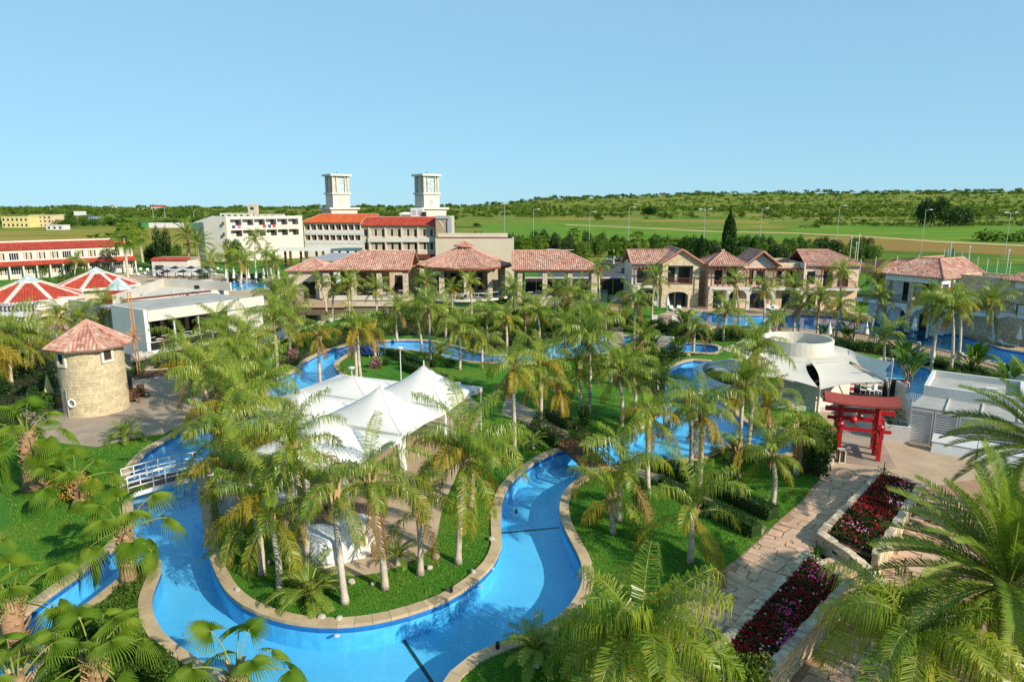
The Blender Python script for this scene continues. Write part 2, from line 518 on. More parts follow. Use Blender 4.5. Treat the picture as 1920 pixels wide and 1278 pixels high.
M['joint'] = mat('dark_green_joint', (0.012, 0.05, 0.05), 0.6, 0.2, 4)

# foliage
M['frond'] = leafmat('palm_frond_green', (0.105, 0.215, 0.014), (0.370, 0.410, 0.045), 0.45, 0.34, 0.55)
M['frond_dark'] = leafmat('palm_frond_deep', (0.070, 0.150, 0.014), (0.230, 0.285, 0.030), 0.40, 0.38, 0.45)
M['frond_gold'] = leafmat('palm_frond_golden', (0.26, 0.21, 0.018), (0.44, 0.31, 0.035), 0.42, 0.5, 0.2)
M['frond_brown'] = leafmat('palm_frond_dry', (0.20, 0.11, 0.04), (0.34, 0.22, 0.09), 0.25, 0.7, 0.1)
M['rachis'] = mat('frond_rib', (0.22, 0.24, 0.05), 0.5, 0.2, 2)
M['fan'] = leafmat('fan_leaf_green', (0.095, 0.205, 0.016), (0.200, 0.280, 0.022), 0.45, 0.58, 0.2)
M['date'] = leafmat('date_frond', (0.085, 0.180, 0.016), (0.280, 0.340, 0.045), 0.40, 0.42, 0.35)
M['trunk'] = mat('grey_palm_trunk', (0.47, 0.395, 0.315), 0.92, 0.28, 2.2, 0.6, 10, spec=0.15, fine=0.25)
M['trunk_red'] = mat('fibrous_palm_trunk', (0.33, 0.20, 0.125), 0.95, 0.3, 3, 0.8, 14, spec=0.1, fine=0.3)
M['boot'] = mat('dry_leaf_base', (0.42, 0.27, 0.13), 0.9, 0.3, 3, 0.4, 12)
M['leaf'] = leafmat('shrub_leaf', (0.030, 0.085, 0.010), (0.110, 0.190, 0.022), 0.34, 0.5, 0.25, 1.2)
M['leaf_lime'] = leafmat('lime_shrub_leaf', (0.07, 0.14, 0.012), (0.17, 0.22, 0.03), 0.35, 0.5, 0.25, 1.2)
M['leaf_dark'] = leafmat('dark_shrub_leaf', (0.012, 0.040, 0.007), (0.042, 0.088, 0.014), 0.25, 0.5, 0.25, 1.2)
M['leaf_grey'] = leafmat('grey_green_leaf', (0.075, 0.105, 0.055), (0.16, 0.19, 0.10), 0.25, 0.6, 0.2, 1.2)
M['leaf_banana'] = leafmat('paddle_leaf', (0.035, 0.100, 0.012), (0.110, 0.190, 0.025), 0.35, 0.35, 0.45, 0.8)
M['tree_far'] = leafmat('field_tree_leaf', (0.040, 0.095, 0.014), (0.135, 0.195, 0.028), 0.28, 0.7, 0.1, 0.05, 0.8)
M['cypress'] = leafmat('cypress_foliage', (0.012, 0.042, 0.008), (0.035, 0.075, 0.015), 0.2, 0.7, 0.1, 0.8)
M['bark'] = mat('bark', (0.14, 0.09, 0.055), 0.95, 0.3, 3, 0.5, 10)
M['fl_red'] = leafmat('red_petal', (0.22, 0.004, 0.012), (0.46, 0.010, 0.025), 0.25, 0.5, 0.2, 3)
M['fl_pink'] = leafmat('pink_petal', (0.55, 0.07, 0.28), (0.75, 0.26, 0.50), 0.25, 0.5, 0.2, 3)
M['fl_white'] = leafmat('white_petal', (0.70, 0.65, 0.66), (0.8, 0.78, 0.76), 0.25, 0.5, 0.2, 3)
M['fl_orange'] = leafmat('orange_flower_spray', (0.45, 0.19, 0.03), (0.65, 0.33, 0.07), 0.25, 0.6, 0.2, 3)
# ---------------------------------------------------------------- pools, ground, paving
rng = random.Random(7)
def PXL(pts, z=0.0):
    return [G(x, y, z) for x, y in pts]

RIVER_PX = [(-20,1290),(0,1207),(45,1157),(90,1120),(136,1087),(181,1053),(215,1028),(242,995),(249,955),(243,918),(242,893),(256,868),(282,843),(318,822),(360,796),(410,765),(460,738),(505,716),(537,703),(563,690),
 (571,680),(592,667),(613,658),(640,650),(672,643),(707,640),(760,637.5),(810,640),(853,650),(893,660),(925,666),(980,662),(1040,646),(1100,632),(1160,629),(1205,632),(1245,640),(1295,643),(1340,648),
 (1348,655),(1338,662),(1290,660),(1250,657),(1210,660),(1170,664),(1125,662),(1085,668),(1035,672),(970,682),(915,679),(877,677),(837,670),(810,662),(777,657),(727,653),(692,651),(667,656),(650,665),(634,675),(626,685),(632,694),(642,705),(645,717),(638,730),
 (604,748),(560,768),(505,790),(452,815),(410,845),(382,880),(372,914),(377,945),(381,980),(388,1022),(402,1068),(424,1108),(456,1136),(508,1158),(563,1170),(631,1174),(699,1167),(767,1151),(835,1126),(889,1092),(924,1058),(939,1024),(938,990),(939,953),(950,917),(973,890),(1004,867),(1045,847),(1090,838),
 (1140,828),(1195,806),(1230,780),(1246,750),(1242,722),(1246,700),(1268,683),(1300,675),(1328,677),(1322,695),(1320,714),(1336,738),(1372,770),(1404,794),(1450,802),(1497,815),(1508,832),(1482,848),(1452,854),(1411,843),(1372,832),(1348,842),(1316,855),(1263,863),(1195,866),(1135,876),(1100,891),(1073,907),(1055,928),(1050,955),(1056,985),(1072,1017),(1090,1055),(1093,1088),(1080,1121),(1054,1152),(1018,1175),(981,1193),(936,1208),(882,1232),(845,1262),(825,1292),(770,1335),(690,1360),(600,1355),(500,1318),(420,1272),(357,1229),(330,1210),(304,1186),(287,1153),(284,1122),(292,1094),(302,1068),(301,1054),(290,1047),(268,1052),(247,1066),(222,1087),(176,1124),(120,1170),(75,1222),(50,1290)]
river = smooth_loop(PXL(RIVER_PX), 0.72)
VILLA_PX = [(1297,587),(1318,584),(1340,588),(1375,590),(1420,591),(1467,590),(1520,591),(1570,594),(1613,601),(1677,603),(1747,616),(1830,636),(1880,654),(1940,664),(2010,690),(1960,705),(1905,687),(1847,675),(1780,659),(1740,650),(1680,639),(1640,629),(1600,624),(1540,621),(1480,616),(1420,612),(1370,611),(1325,609),(1300,600)]
villa_pool = smooth_loop(PXL(VILLA_PX), 1.2)
SIDE_PX = [(1655,672),(1700,680),(1738,690),(1752,720),(1748,758),(1690,752),(1668,740),(1660,700)]
side_pool = smooth_loop(PXL(SIDE_PX), 0.9)
FAR_PX = [(395,535),(430,528),(470,527),(520,531),(500,541),(460,545),(410,546)]
far_pool = smooth_loop(PXL(FAR_PX), 2.0)
POND_PX = [(455,640),(440,622),(470,612),(500,596),(560,574),(600,566),(640,570),(790,570),(850,577),(900,580),(960,578),(985,590),(950,602),(890,606),(830,597),(760,588),(700,588),(655,594),(620,600),(560,618),(520,640),(420,664),(330,690),(262,694),(232,680),(236,655),(300,640),(400,640)]
pond = smooth_loop(PXL(POND_PX), 1.4)

# lower terrace right of the planters
A1, B1, C1, D1 = (21.35,36.25), (22.55,34.45), (15.95,26.75), (14.45,28.75)
A2, B2, C2, D2 = (13.04,26.99), (13.95,24.95), (7.55,18.5), (6.35,19.65)
LOWER = [(22.35,34.4),(15.9,27.1),(14.6,28.45),(13.2,26.7),(13.6,25.3),(7.6,19.0),(5.2,16.2),(4.4,13.5),(4.4,4),(60,4),(60,36),(36,37.5),(27,36.2),(24,35.2)]
def lower_z(x, y):
    # ramps from the torii terrace down to the lower path
    d = (34.6 - y) / 6.0 + (x - 22.5) * -0.02
    t = min(1, max(0, d)); t = t*t*(3-2*t)
    return -0.85 * t

WL = -0.17        # water level
FL = -1.05        # pool floor
holes = [offset(river, 0.22), offset(villa_pool, 0.25), offset(side_pool, 0.2), offset(far_pool, 0.3), offset(pond, 0.1), LOWER]
g = MB()
region(g, [[(-260,-60),(260,-60),(260,175),(-260,175)]], holes, 0.0)
tag(g.build('ground', M['grass']), 'green lawn of the resort garden', kind='structure')

def hill(x, y):
    a = x/max(y, 1)
    pts = [(-0.9,-0.0008),(-0.3,-0.0005),(-0.05,0.0025),(0.0,0.0075),(0.06,0.0125),(0.15,0.016),(0.28,0.0205),(0.5,0.0225),(0.8,0.0245)]
    e = pts[-1][1] if a > pts[-1][0] else pts[0][1]
    for (a0,e0),(a1,e1) in zip(pts, pts[1:]):
        if a0 <= a <= a1:
            e = e0+(e1-e0)*(a-a0)/(a1-a0)
    t = min(1, max(0, (y-650)/4200)); t = t*t*(3-2*t)
    return e*y*t + (mnoise.noise((x*0.0016, y*0.0016, 3))*7.0*min(1, max(0, (y-900)/1500)))

t = MB()
rows = [175,200,240,300,360,430,520,620,730,850,1000,1150,1350,1600,1900,2250,2700,3200,3800,4500,5400,7000,10000]
NC = 60
for y in rows:
    w = 260 + 0.95*(y-175)
    for k in range(NC+1):
        x = -w + 2*w*k/NC
        t.v.append((x, y, hill(x, y) if y < 5400 else hill(x, 5000)))
for i in range(len(rows)-1):
    for k in range(NC):
        a = i*(NC+1)+k
        t.f.append((a, a+1, a+NC+2, a+NC+1)); t.m.append(0); t.t.append(.5)
tag(t.build('terrain', M['terrain'], smooth=True), 'flat green plain rising to a low scrubby hill', kind='structure')

def sheet(name, pts, z, m, label, ex=(), kind='structure', step=None):
    mb = MB()
    p = smooth_loop(pts, step) if step else pts
    region(mb, [p], list(ex), z)
    return tag(mb.build(name, m), label, kind=kind)

# fields beyond the hotel
sheet('field', PXL([(905,421),(960,416),(1060,417),(1180,424),(1330,434),(1500,440),(1500,452),(1330,452),(1150,449),(960,452),(900,440)]), 0.05, M['field_green'], 'bright green field behind the car park')
sheet('field', PXL([(-300,452),(-40,433),(120,432),(300,424),(380,426),(420,440),(380,462),(-300,480)]), 0.05, M['field_dry'], 'dry yellow-green field beyond the red roofed wing')
sheet('field', PXL([(1480,424),(1620,420),(1800,424),(2100,412),(2100,462),(1800,452),(1600,441),(1480,434)]), 0.05, M['field_green'], 'rough green field on the right of the plain')
sheet('field', PXL([(1480,452),(1600,447),(1760,456),(1990,468),(2050,484),(1780,474),(1600,468),(1490,460)]), 0.06, M['field_red'], 'strip of red earth beside the track')
sheet('track', PXL([(1060,420.5),(1180,425.5),(1330,433),(1480,436),(1600,441),(1760,452),(2000,463),(2000,466),(1760,455),(1600,443.5),(1480,438),(1330,435),(1180,427),(1060,422)]), 0.09, M['track'], 'sandy farm track crossing the fields')
sheet('field', PXL([(860,400),(1010,396),(1150,400),(1300,408),(1440,414),(1440,420),(1250,416),(1060,408),(900,408)]), 0.05, M['field_dry'], 'narrow dry strip in the scrub')
# car park, service road
sheet('car_park', PXL([(1010,505),(1100,492),(1340,488),(1480,500),(1480,520),(1330,542),(1150,522),(1010,522)]), 0.012, M['asphalt'], 'grey asphalt car park behind the villas')
# beds and mulch under the palms
bed_px = {
 'a': [(655,640),(700,632),(790,628),(870,638),(940,655),(1040,634),(1120,622),(1190,622),(1260,630),(1350,640),(1370,625),(1250,612),(1150,600),(1000,596),(900,612),(760,600),(640,610),(560,640),(520,690),(560,684),(600,660)],
 'b': [(1246,690),(1290,664),(1345,665),(1300,666),(1250,668),(1180,672),(1130,680),(1160,720),(1230,740)],
 'c': [(1560,640),(1660,650),(1740,668),(1850,700),(1940,720),(1960,760),(1890,740),(1760,690),(1700,676),(1640,664),(1580,655)],
 'd': [(1470,850),(1500,842),(1545,838),(1560,860),(1548,888),(1500,890),(1475,872)],
 'e': [(-60,660),(60,650),(110,690),(118,770),(60,810),(-60,800)],
 'f': [(215,1095),(262,1062),(287,1054),(294,1064),(284,1092),(272,1122),(274,1152),(292,1190),(330,1222),(390,1262),(440,1310),(300,1340),(60,1340),(70,1250),(120,1186),(176,1134)],
 'h': [(250,690),(340,672),(420,660),(430,690),(345,700),(262,712)],
}
for k, px in bed_px.items():
    sheet('planting_bed', PXL(px), 0.006, M['bark_chip'] if k in 'abce' else M['soil'], {'a':'dark planted bed between pond and lazy river','b':'planted bed above the deep bend of the river','c':'planted strip below the villa pool','d':'red soil bed under the round bushes','e':'shaded bed left of the stone windmill','f':'planted spit between the two arms of the river','h':'bed of lavender beside the pond'}[k], ex=[offset(river, 0.25), offset(pond, 0.15)], step=1.0)

# villa deck, terraces
DECK = PXL([(1178,655),(1195,628),(1235,590),(1296,568),(1340,568),(1480,573),(1560,577),(1640,590),(1700,598),(1780,612),(1860,632),(1990,660),(2040,720),(1960,725),(1900,702),(1800,675),(1720,656),(1640,640),(1560,630),(1480,624),(1380,618),(1310,618),(1280,636),(1240,652)])
sheet('pool_deck', DECK, 0.016, M['paving'], 'tan paved deck around the villa pool', ex=[offset(villa_pool, 0.3)])
sheet('pavement', PXL([(1296,575),(1335,575),(1345,535),(1300,532)]), 0.022, M['paving'], 'paved passage between the two villas')
sheet('terrace', PXL([(-300,600),(60,545),(160,520),(240,512),(300,508),(420,512),(540,520),(560,545),(520,570),(470,590),(430,600),(300,600),(240,640),(120,650),(-200,650)]), 0.014, M['paving'], 'pale paved terrace of the hotel pool', ex=[offset(far_pool, 0.3), offset(pond, 0.1)])
sheet('terrace', PXL([(1143,548),(1167,548),(1166,600),(1172,655),(1150,660),(1146,600)]), 0.01, M['paving_grey'], 'grey service path beside the dark screen wall', ex=[offset(pond, 0.1)])
TORII_T = PXL([(1540,899),(1556,872),(1575,845),(1560,800),(1500,740),(1480,690),(1560,660),(1680,700),(1700,745),(1740,800),(1900,800),(2060,850),(2060,960),(1800,960),(1721,905),(1664,883),(1600,905),(1560,925)])
sheet('terrace', TORII_T, 0.012, M['paving'], 'sun-washed beige terrace around the red gate', ex=[LOWER, offset(river, 0.3), offset(side_pool, 0.2)])
WIND_PATIO = PXL([(96,828),(181,838),(217,830),(262,820),(311,812),(350,790),(415,752),(438,722),(410,700),(339,702),(253,712),(210,690),(120,690),(60,720),(30,760),(60,800)])
sheet('terrace', WIND_PATIO, 0.014, M['paving_grey'], 'greyish paved terrace in front of the windmill', ex=[offset(river, 0.3)])
ISL = PXL([(505,985),(515,1010),(543,1032),(566,1053),(617,1073),(660,1080),(706,1075),(750,1061),(786,1045),(809,1027),(820,1002),(826,970),(832,945),(850,905),(868,860),(895,800),(905,770),(880,745),(800,722),(720,728),(640,770),(585,810),(520,850),(480,900),(478,950)])
sheet('patio', ISL, 0.014, M['paving'], 'tan paved patio under the white marquee', step=0.8, ex=[offset(river, 0.3)])
sheet('path', PXL([(948,740),(968,752),(1005,772),(1060,806),(1072,822),(1056,836),(1020,812),(975,790),(940,775)]), 0.02, M['paving_grey'], 'garden path from the marquee to the footbridge')
sheet('path', PXL([(1118,876),(1160,868),(1240,889),(1330,934),(1437,988),(1429,1003),(1318,948),(1228,900),(1160,884)]), 0.018, M['paving'], 'narrow path between the clipped hedges', ex=[offset(river, 0.25)])

# lower terrace
lm = MB()
gx = [(x*1.5+5, y*1.2+6) for x in range(36) for y in range(27)]
region(lm, [LOWER], [], zf=lower_z, extra=[p for p in gx if inside(p, LOWER)])
lower_o = tag(lm.build('lower_terrace', M['grout']), 'lower paved path under the date palms', kind='structure')

# ------------------------------------------------ pool shells, copings, water
def pool(loop, name, label, coping_w=0.46, near=True, wl=WL, fl=FL, floor_m=None, wall_m=None, water_m=None, cop_m=None):
    sgn = 1 if area(loop) > 0 else -1
    L = loop if sgn > 0 else loop[::-1]
    sh = MB()
    region(sh, [L], [], fl, 0)
    n = len(L)
    for i in range(n):
        a, b = L[i], L[(i+1)%n]
        sh.face([(a[0],a[1],fl),(b[0],b[1],fl),(b[0],b[1],wl-0.12),(a[0],a[1],wl-0.12)][::-1], 1)
        sh.face([(a[0],a[1],wl-0.12),(b[0],b[1],wl-0.12),(b[0],b[1],0.02),(a[0],a[1],0.02)][::-1], 2)
    basin = sh.build('pool_basin', [floor_m or M['pool_floor'], wall_m or M['pool_wall'], M['pool_band'] if not wall_m else wall_m])
    tag(basin, label, kind='structure')
    w = MB(); region(w, [offset(L, 0.01)], [], wl)
    tag(w.build('water', water_m or M['water']), 'water of the ' + name, kind='structure')
    # coping stones
    o = offset(L, coping_w)
    rest = MB(); stones = []
    for i in range(n):
        a, b = Vector(L[i]), Vector(L[(i+1)%n]); c, d = Vector(o[(i+1)%n]), Vector(o[i])
        mid = (a+b+c+d)/4
        if (c-d).dot(b-a) <= 0: continue
        gp = 0.012
        tt = (b-a).normalized()*gp
        q = [a-Vector((0,0)) + tt*0.5, b - tt*0.5, c - tt*0.5, d + tt*0.5]
        # inner lip hangs 3 cm over the water
        inw = ((a+b)/2-(c+d)/2).normalized()*0.03
        q[0] += inw; q[1] += inw
        stones.append((mid.length, mid, q))
    stones.sort(key=lambda s: s[0])
    for k, (dist, mid, q) in enumerate(stones):
        top = 0.085 + rng.uniform(-0.006, 0.006)
        if near and k < 295 and dist < 75 and mid.y > 14:
            s = MB(); s.prism([(p.x-mid.x, p.y-mid.y) for p in q], -0.06, top, bottom=False)
            s.build('coping_stone', cop_m or M['coping'], basin, loc=(mid.x, mid.y, 0))
        else:
            rest.prism([(p.x, p.y) for p in q], -0.06, top, bottom=False)
    if rest.v:
        tag(rest.build('coping', cop_m or M['coping'], basin), kind='stuff')
    return basin
rb = pool(river, 'lazy river', 'winding blue lazy river with sandstone coping')
vb = pool(villa_pool, 'villa pool', 'long blue pool in front of the villas', 0.5, near=False, fl=-1.3)
sb = pool(side_pool, 'side pool', 'small blue pool behind the white bar', 0.35, near=False)
fb = pool(far_pool, 'hotel pool', 'distant pale pool on the hotel terrace', 0.6, near=False)
pm = mat('pond_bed', (0.10, 0.11, 0.06), 0.9, 0.3, 0.6)
pb = pool(pond, 'pond', 'shallow green ornamental pond before the restaurant', 0.3, near=False, wl=-0.12, fl=-0.6, floor_m=pm, wall_m=pm, water_m=M['pond_water'], cop_m=M['stone_pale'])

def strip(p, q, w, z, name, parent, m, h=0.006):
    s = MB(); s.bar((*p, z), (*q, z), w, h)
    return s.build(name, m, parent)
strip(G(937,999,FL), G(1056,988,FL), 0.14, FL+0.006, 'floor_joint', rb, M['joint'])
strip(G(741,1176,FL), G(822,1296,FL), 0.14, FL+0.006, 'floor_joint', rb, M['joint'])
strip(G(1246,700,FL), G(1300,717,FL), 0.14, FL+0.006, 'floor_joint', rb, M['joint'])
# underwater lamps and skimmers
for px, py in ((632,1190),(900,1098),(922,1064)):
    x, y = G(px, py, WL)
    s = MB(); s.lathe([(0.0,0.02),(0.05,0.02),(0.055,0.03),(0.10,0.02),(0.11,0.0)], 14)
    s.build('inlet_cover', M['plastic_white'], rb, loc=(x, y, WL-0.02))
# small black garden spots standing on the coping
spots = [(380,927),(846,1109),(933,1214),(1035,832),(968,962)]
for i, (px, py) in enumerate(spots):
    x, y = G(px, py, 0.09)
    t_ = thing('garden_spotlight', ['black spotlight on the coping by the left channel','black spotlight on the coping below the marquee lawn','black spotlight on the coping of the lower right bank','black spotlight on the coping by the footbridge','black spotlight at the lawn edge in the river bend'][i], 'spotlight', (x, y, 0.085))
    s = MB(); s.lathe([(0.0,0.0),(0.07,0.0),(0.07,0.03),(0.02,0.04),(0.02,0.08),(0.0,0.08)], 8); s.build('base', M['black'], t_)
    s = MB(); s.tube([(0,-0.09,0.13),(0,0.09,0.17)], [0.085,0.07], 8); s.build('lamp_head', M['black'], t_)

# ------------------------------------------------ flagstone path
PATH = [(17.9,36.3),(15.3,33.0),(12.9,30.45),(11.4,28.7),(9.7,26.9),(7.0,24.6),(5.6,23.0),(4.2,21.4),(2.5,19.3),(1.2,17.2),(0.8,14),(5.6,14),(6.0,17.5),(6.3,19.65),(13.0,27.0),(14.4,28.7),(21.2,36.2),(20.0,37.2),(18.6,37.2)]
pth = MB(); region(pth, [PATH], [], 0.014)
path_o = tag(pth.build('path', M['grout']), 'pink flagstone path between lawn and flower planters', kind='structure')
# sites: loosely brick-laid, so that stones come out squarish
ux, uy = -0.674, -0.739; vx, vy = 0.739, -0.674
def flagstones(outline, parent, org, u, v, srange, trange, limit, seed, zf, ymin=15):
    """crazy-laid squarish slabs: jittered rows cut into uneven lengths"""
    r_ = random.Random(seed); cells = []
    s0 = srange[0]
    def wob(s_, t_): return .34*mnoise.noise((s_*.8, t_*.45, seed))
    while s0 < srange[1]:
        dw = r_.uniform(.34, .74); t0 = trange[0]+r_.uniform(0, .8); sk = r_.uniform(-.16, .16)
        while t0 < trange[1]:
            dl = r_.uniform(.36, 1.05)
            cor = []
            split = r_.random() < .22 and dw > .6
            parts = [(0, .5), (.5, 1)] if split else [(0, 1)]
            for f0, f1 in parts:
                q = []
                for fs, ft in ((f0,0),(f0,1),(f1,1),(f1,0)):
                    ss = s0+dw*fs; tt = t0+dl*ft+sk*fs
                    ss += wob(ss, tt); 
                    q.append((org[0]+u[0]*ss+v[0]*tt+r_.uniform(-.06,.06), org[1]+u[1]*ss+v[1]*tt+r_.uniform(-.06,.06)))
                cells.append(q)
            t0 += dl
            sk = r_.uniform(-.16, .16) if False else sk
        s0 += dw
    out = []
    for poly in cells:
        a = (sum(p[0] for p in poly)/4, sum(p[1] for p in poly)/4)
        if not inside(a, outline) or a[1] < ymin: continue
        if not all(inside(p, outline) for p in poly):
            poly = [p if inside(p, outline) else next(((a[0]+(p[0]-a[0])*f, a[1]+(p[1]-a[1])*f) for f in (.85,.7,.55,.4,.25,.1) if inside((a[0]+(p[0]-a[0])*f, a[1]+(p[1]-a[1])*f), outline)), a) for p in poly]
        out.append((math.hypot(*a), a, poly))
    out.sort(); rest = MB()
    for k, (d, a, poly) in enumerate(out):
        lp = []
        for p in poly:
            L_ = math.hypot(p[0]-a[0], p[1]-a[1]); f = max(.3, 1-.030/max(L_, .05))
            lp.append(((p[0]-a[0])*f, (p[1]-a[1])*f))
        if abs(area(lp)) < .03: continue
        h = .03+r_.uniform(-.006,.008); z = zf(*a)
        if k < limit: s = MB(); s.prism(lp, 0, h, bottom=False); s.build('flagstone', M['flag'], parent, loc=(a[0], a[1], z+.004))
        else: rest.prism([(p[0]+a[0], p[1]+a[1]) for p in lp], z+.004, z+h+.004, bottom=False)
    if rest.v: tag(rest.build('flagstones', M['flag'], parent), kind='stuff')
flagstones(PATH, path_o, (19.5,37.0), (ux,uy), (vx,vy), (-2,36), (-6,8), 297, 21, lambda x, y: 0.0)
LOWVIS = [(22.2,34.0),(16.2,27.2),(15.2,26.0),(13.8,24.4),(8.2,18.6),(9.5,17),(14,19.5),(20,26),(24,30),(25,34)]
flagstones(LOWVIS, lower_o, (19.5,37.0), (ux,uy), (vx,vy), (-2,30), (-2,12), 150, 22, lambda x, y: lower_z(x, y)+.01, 17)

# ------------------------------------------------ planters with dry-laid stone walls and flowers
def stone_wall(parent, p, q, zb0, zb1, zt0, zt1, th, cap=True, name='stone', length=(0.38, 0.75), course=0.24, seed=0, face_m=None):
    """wall from p to q: coursed stones on both faces as separate pieces, coping slabs on top"""
    rr = random.Random(seed)
    p = Vector(p); q = Vector(q); L = (q-p).length; d = (q-p)/L; nrm = Vector((d.y, -d.x)); ang = math.atan2(d.y, d.x)
    core = MB()
    a = p + nrm*(th/2-.05); b = q + nrm*(th/2-.05); c = q - nrm*(th/2-.05); e = p - nrm*(th/2-.05)
    core.poly([(a.x,a.y,zb0),(b.x,b.y,zb1),(c.x,c.y,zb1),(e.x,e.y,zb0),(a.x,a.y,zt0-.03),(b.x,b.y,zt1-.03),(c.x,c.y,zt1-.03),(e.x,e.y,zt0-.03)], [(0,3,2,1),(4,5,6,7),(0,1,5,4),(1,2,6,5),(2,3,7,6),(3,0,4,7)])
    core.build('wall_core', M['mortar'], parent)
    nstone = 0
    H = max(zt0-zb0, zt1-zb1)
    rows_ = max(1, int(H/course))
    for r0 in range(rows_):
        s_ = -rr.uniform(0, .3)
        while s_ < L - .05:
            l_ = rr.uniform(*length); x0 = max(0, s_); x1 = min(L, s_+l_); s_ += l_
            if x1-x0 < .1: continue
            f = (x0+x1)/2/L
            zt = zt0+(zt1-zt0)*f - .06; zb = zb0+(zb1-zb0)*f
            z1 = zt - r0*course; z0 = z1-course
            if z0 < zb-.25 or z1 <= zb: continue
            mb = MB(); w = x1-x0-.022; h = course-.022; t_ = th + rr.uniform(-.02,.03)
            j = lambda: rr.uniform(-.014,.014)
            vs = [(-w/2+j(),-t_/2+j(),-h/2+j()),(w/2+j(),-t_/2+j(),-h/2+j()),(w/2+j(),t_/2+j(),-h/2+j()),(-w/2+j(),t_/2+j(),-h/2+j()),(-w/2+j(),-t_/2+j(),h/2+j()),(w/2+j(),-t_/2+j(),h/2+j()),(w/2+j(),t_/2+j(),h/2+j()),(-w/2+j(),t_/2+j(),h/2+j())]
            mb.poly(vs, [(0,3,2,1),(4,5,6,7),(0,1,5,4),(1,2,6,5),(2,3,7,6),(3,0,4,7)])
            c_ = p + d*((x0+x1)/2)
            mb.build(name, face_m or M['stone_block'], parent, loc=(c_.x, c_.y, (z0+z1)/2), rz=ang); nstone += 1
    if cap:
        s_ = 0
        while s_ < L-.05:
            l_ = rr.uniform(.3,.6); x1 = min(L, s_+l_)
            f = (s_+x1)/2/L; w = x1-s_-.02; t_ = th+.06+rr.uniform(-.05,.05); h = .11+rr.uniform(-.03,.03)
            mb = MB(); j = lambda: rr.uniform(-.032,.032)
            vs = [(sx*w/2+j(), sy*t_/2+j(), sz*h/2+j()*.5) for sz in (-1,1) for sx, sy in ((-1,-1),(1,-1),(1,1),(-1,1))]
            mb.poly(vs, [(0,3,2,1),(4,5,6,7),(0,1,5,4),(1,2,6,5),(2,3,7,6),(3,0,4,7)])
            c_ = p + d*((s_+x1)/2); sl = math.atan2(zt1-zt0, L)
            o = mb.build('coping_stone', M['stone_pale'], parent, loc=(c_.x, c_.y, zt0+(zt1-zt0)*f))
            o.rotation_euler = (0, -sl, ang); s_ = x1

def flower(rr, mb, c, r_, m):
    """one bloom head: a small dome of petals"""
    for k in range(5):
        a = rr.uniform(0, 6.28); t_ = rr.uniform(.1,.9)
        d = Vector((math.cos(a)*t_, math.sin(a)*t_, 0.5)).normalized()
        s_ = d.cross(Vector((.3,.2,1))).normalized(); u_ = d.cross(s_)
        p = c + d*r_*.5
        mb.face([p-s_*r_*.6, p+u_*r_*.6, p+s_*r_*.6, p-u_*r_*.6], m)

def leafquad(rr, mb, c, s_, m=0, up=0.35):
    d = Vector((rr.gauss(0,1), rr.gauss(0,1), rr.gauss(up,1)))
    d.normalize()
    a = d.cross(Vector((rr.gauss(0,1), rr.gauss(0,1), rr.gauss(0,1)))).normalized(); b = d.cross(a)
    mb.face([c-a*s_, c+b*s_*.45, c+a*s_, c-b*s_*.45], m)

def fill_flowers(parent, quad, z, nleaf, nfl, pal, seed):
    rr = random.Random(seed)
    fo = MB(); bl = MB()
    a, b, c, d = [Vector(p) for p in quad]
    def pt():
        u_, v_ = rr.uniform(.03,.97), rr.uniform(.08,.92)
        return (a*(1-u_)+d*u_)*(1-v_)+(b*(1-u_)+c*u_)*v_, u_
    for _ in range(nleaf):
        p, u_ = pt()
        hgt = .25+.18*mnoise.noise((p.x*1.6, p.y*1.6, 1))
        leafquad(rr, fo, Vector((p.x, p.y, z+rr.uniform(0,1)**.6*hgt)), rr.uniform(.05,.1))
    for _ in range(nfl):
        p, u_ = pt()
        nz = mnoise.noise((p.x*.75, p.y*.75, 5.5)) + rr.gauss(0,.16)
        k = pal(u_, nz, rr)
        if k is None: continue
        hgt = .27+.18*mnoise.noise((p.x*1.6, p.y*1.6, 1))
        flower(rr, bl, Vector((p.x, p.y, z+hgt+rr.uniform(-.06,.05))), rr.uniform(.045,.075), k)
    tag(fo.build('foliage', M['leaf_dark'], parent), kind='stuff')
    tag(bl.build('flowers', [M['fl_red'], M['fl_pink'], M['fl_white']], parent), kind='stuff')

P1 = thing('planter', 'long stone planter of red flowers below the red gate', 'planter', (0,0,0), group='stone flower planters')
stone_wall(P1, A1, D1, 0, 0, .42, .5, .27, seed=1)
stone_wall(P1, B1, C1, -.05, -.95, .42, .5, .27, seed=2)
stone_wall(P1, A1, B1, 0, -.05, .42, .42, .26, seed=3)
s = MB(); region(s, [[A1, B1, C1, D1]], [], .3); s.build('soil', M['soil'], P1)
fill_flowers(P1, (A1, B1, C1, D1), .3, 8500, 1250, lambda u_, nz, rr: (0 if nz < .40 else (2 if rr.random() < .2 else 1)) if (u_ < .62 or rr.random() < .45) else None, 5)
P2 = thing('planter', 'stone planter of red and pink flowers nearest the camera', 'planter', (0,0,0), group='stone flower planters')
stone_wall(P2, A2, D2, 0, 0, .45, .45, .28, seed=4)
stone_wall(P2, B2, C2, -.95, -.95, .45, .45, .28, seed=5)
stone_wall(P2, D2, C2, -.2, -.9, .45, .45, .28, seed=6)
s = MB(); region(s, [[A2, B2, C2, D2]], [], .25); s.build('soil', M['soil'], P2)
fill_flowers(P2, (A2, B2, C2, D2), .25, 8500, 1350, lambda u_, nz, rr: (1 if nz > .42 else (2 if rr.random() < .03 else 0)), 6)
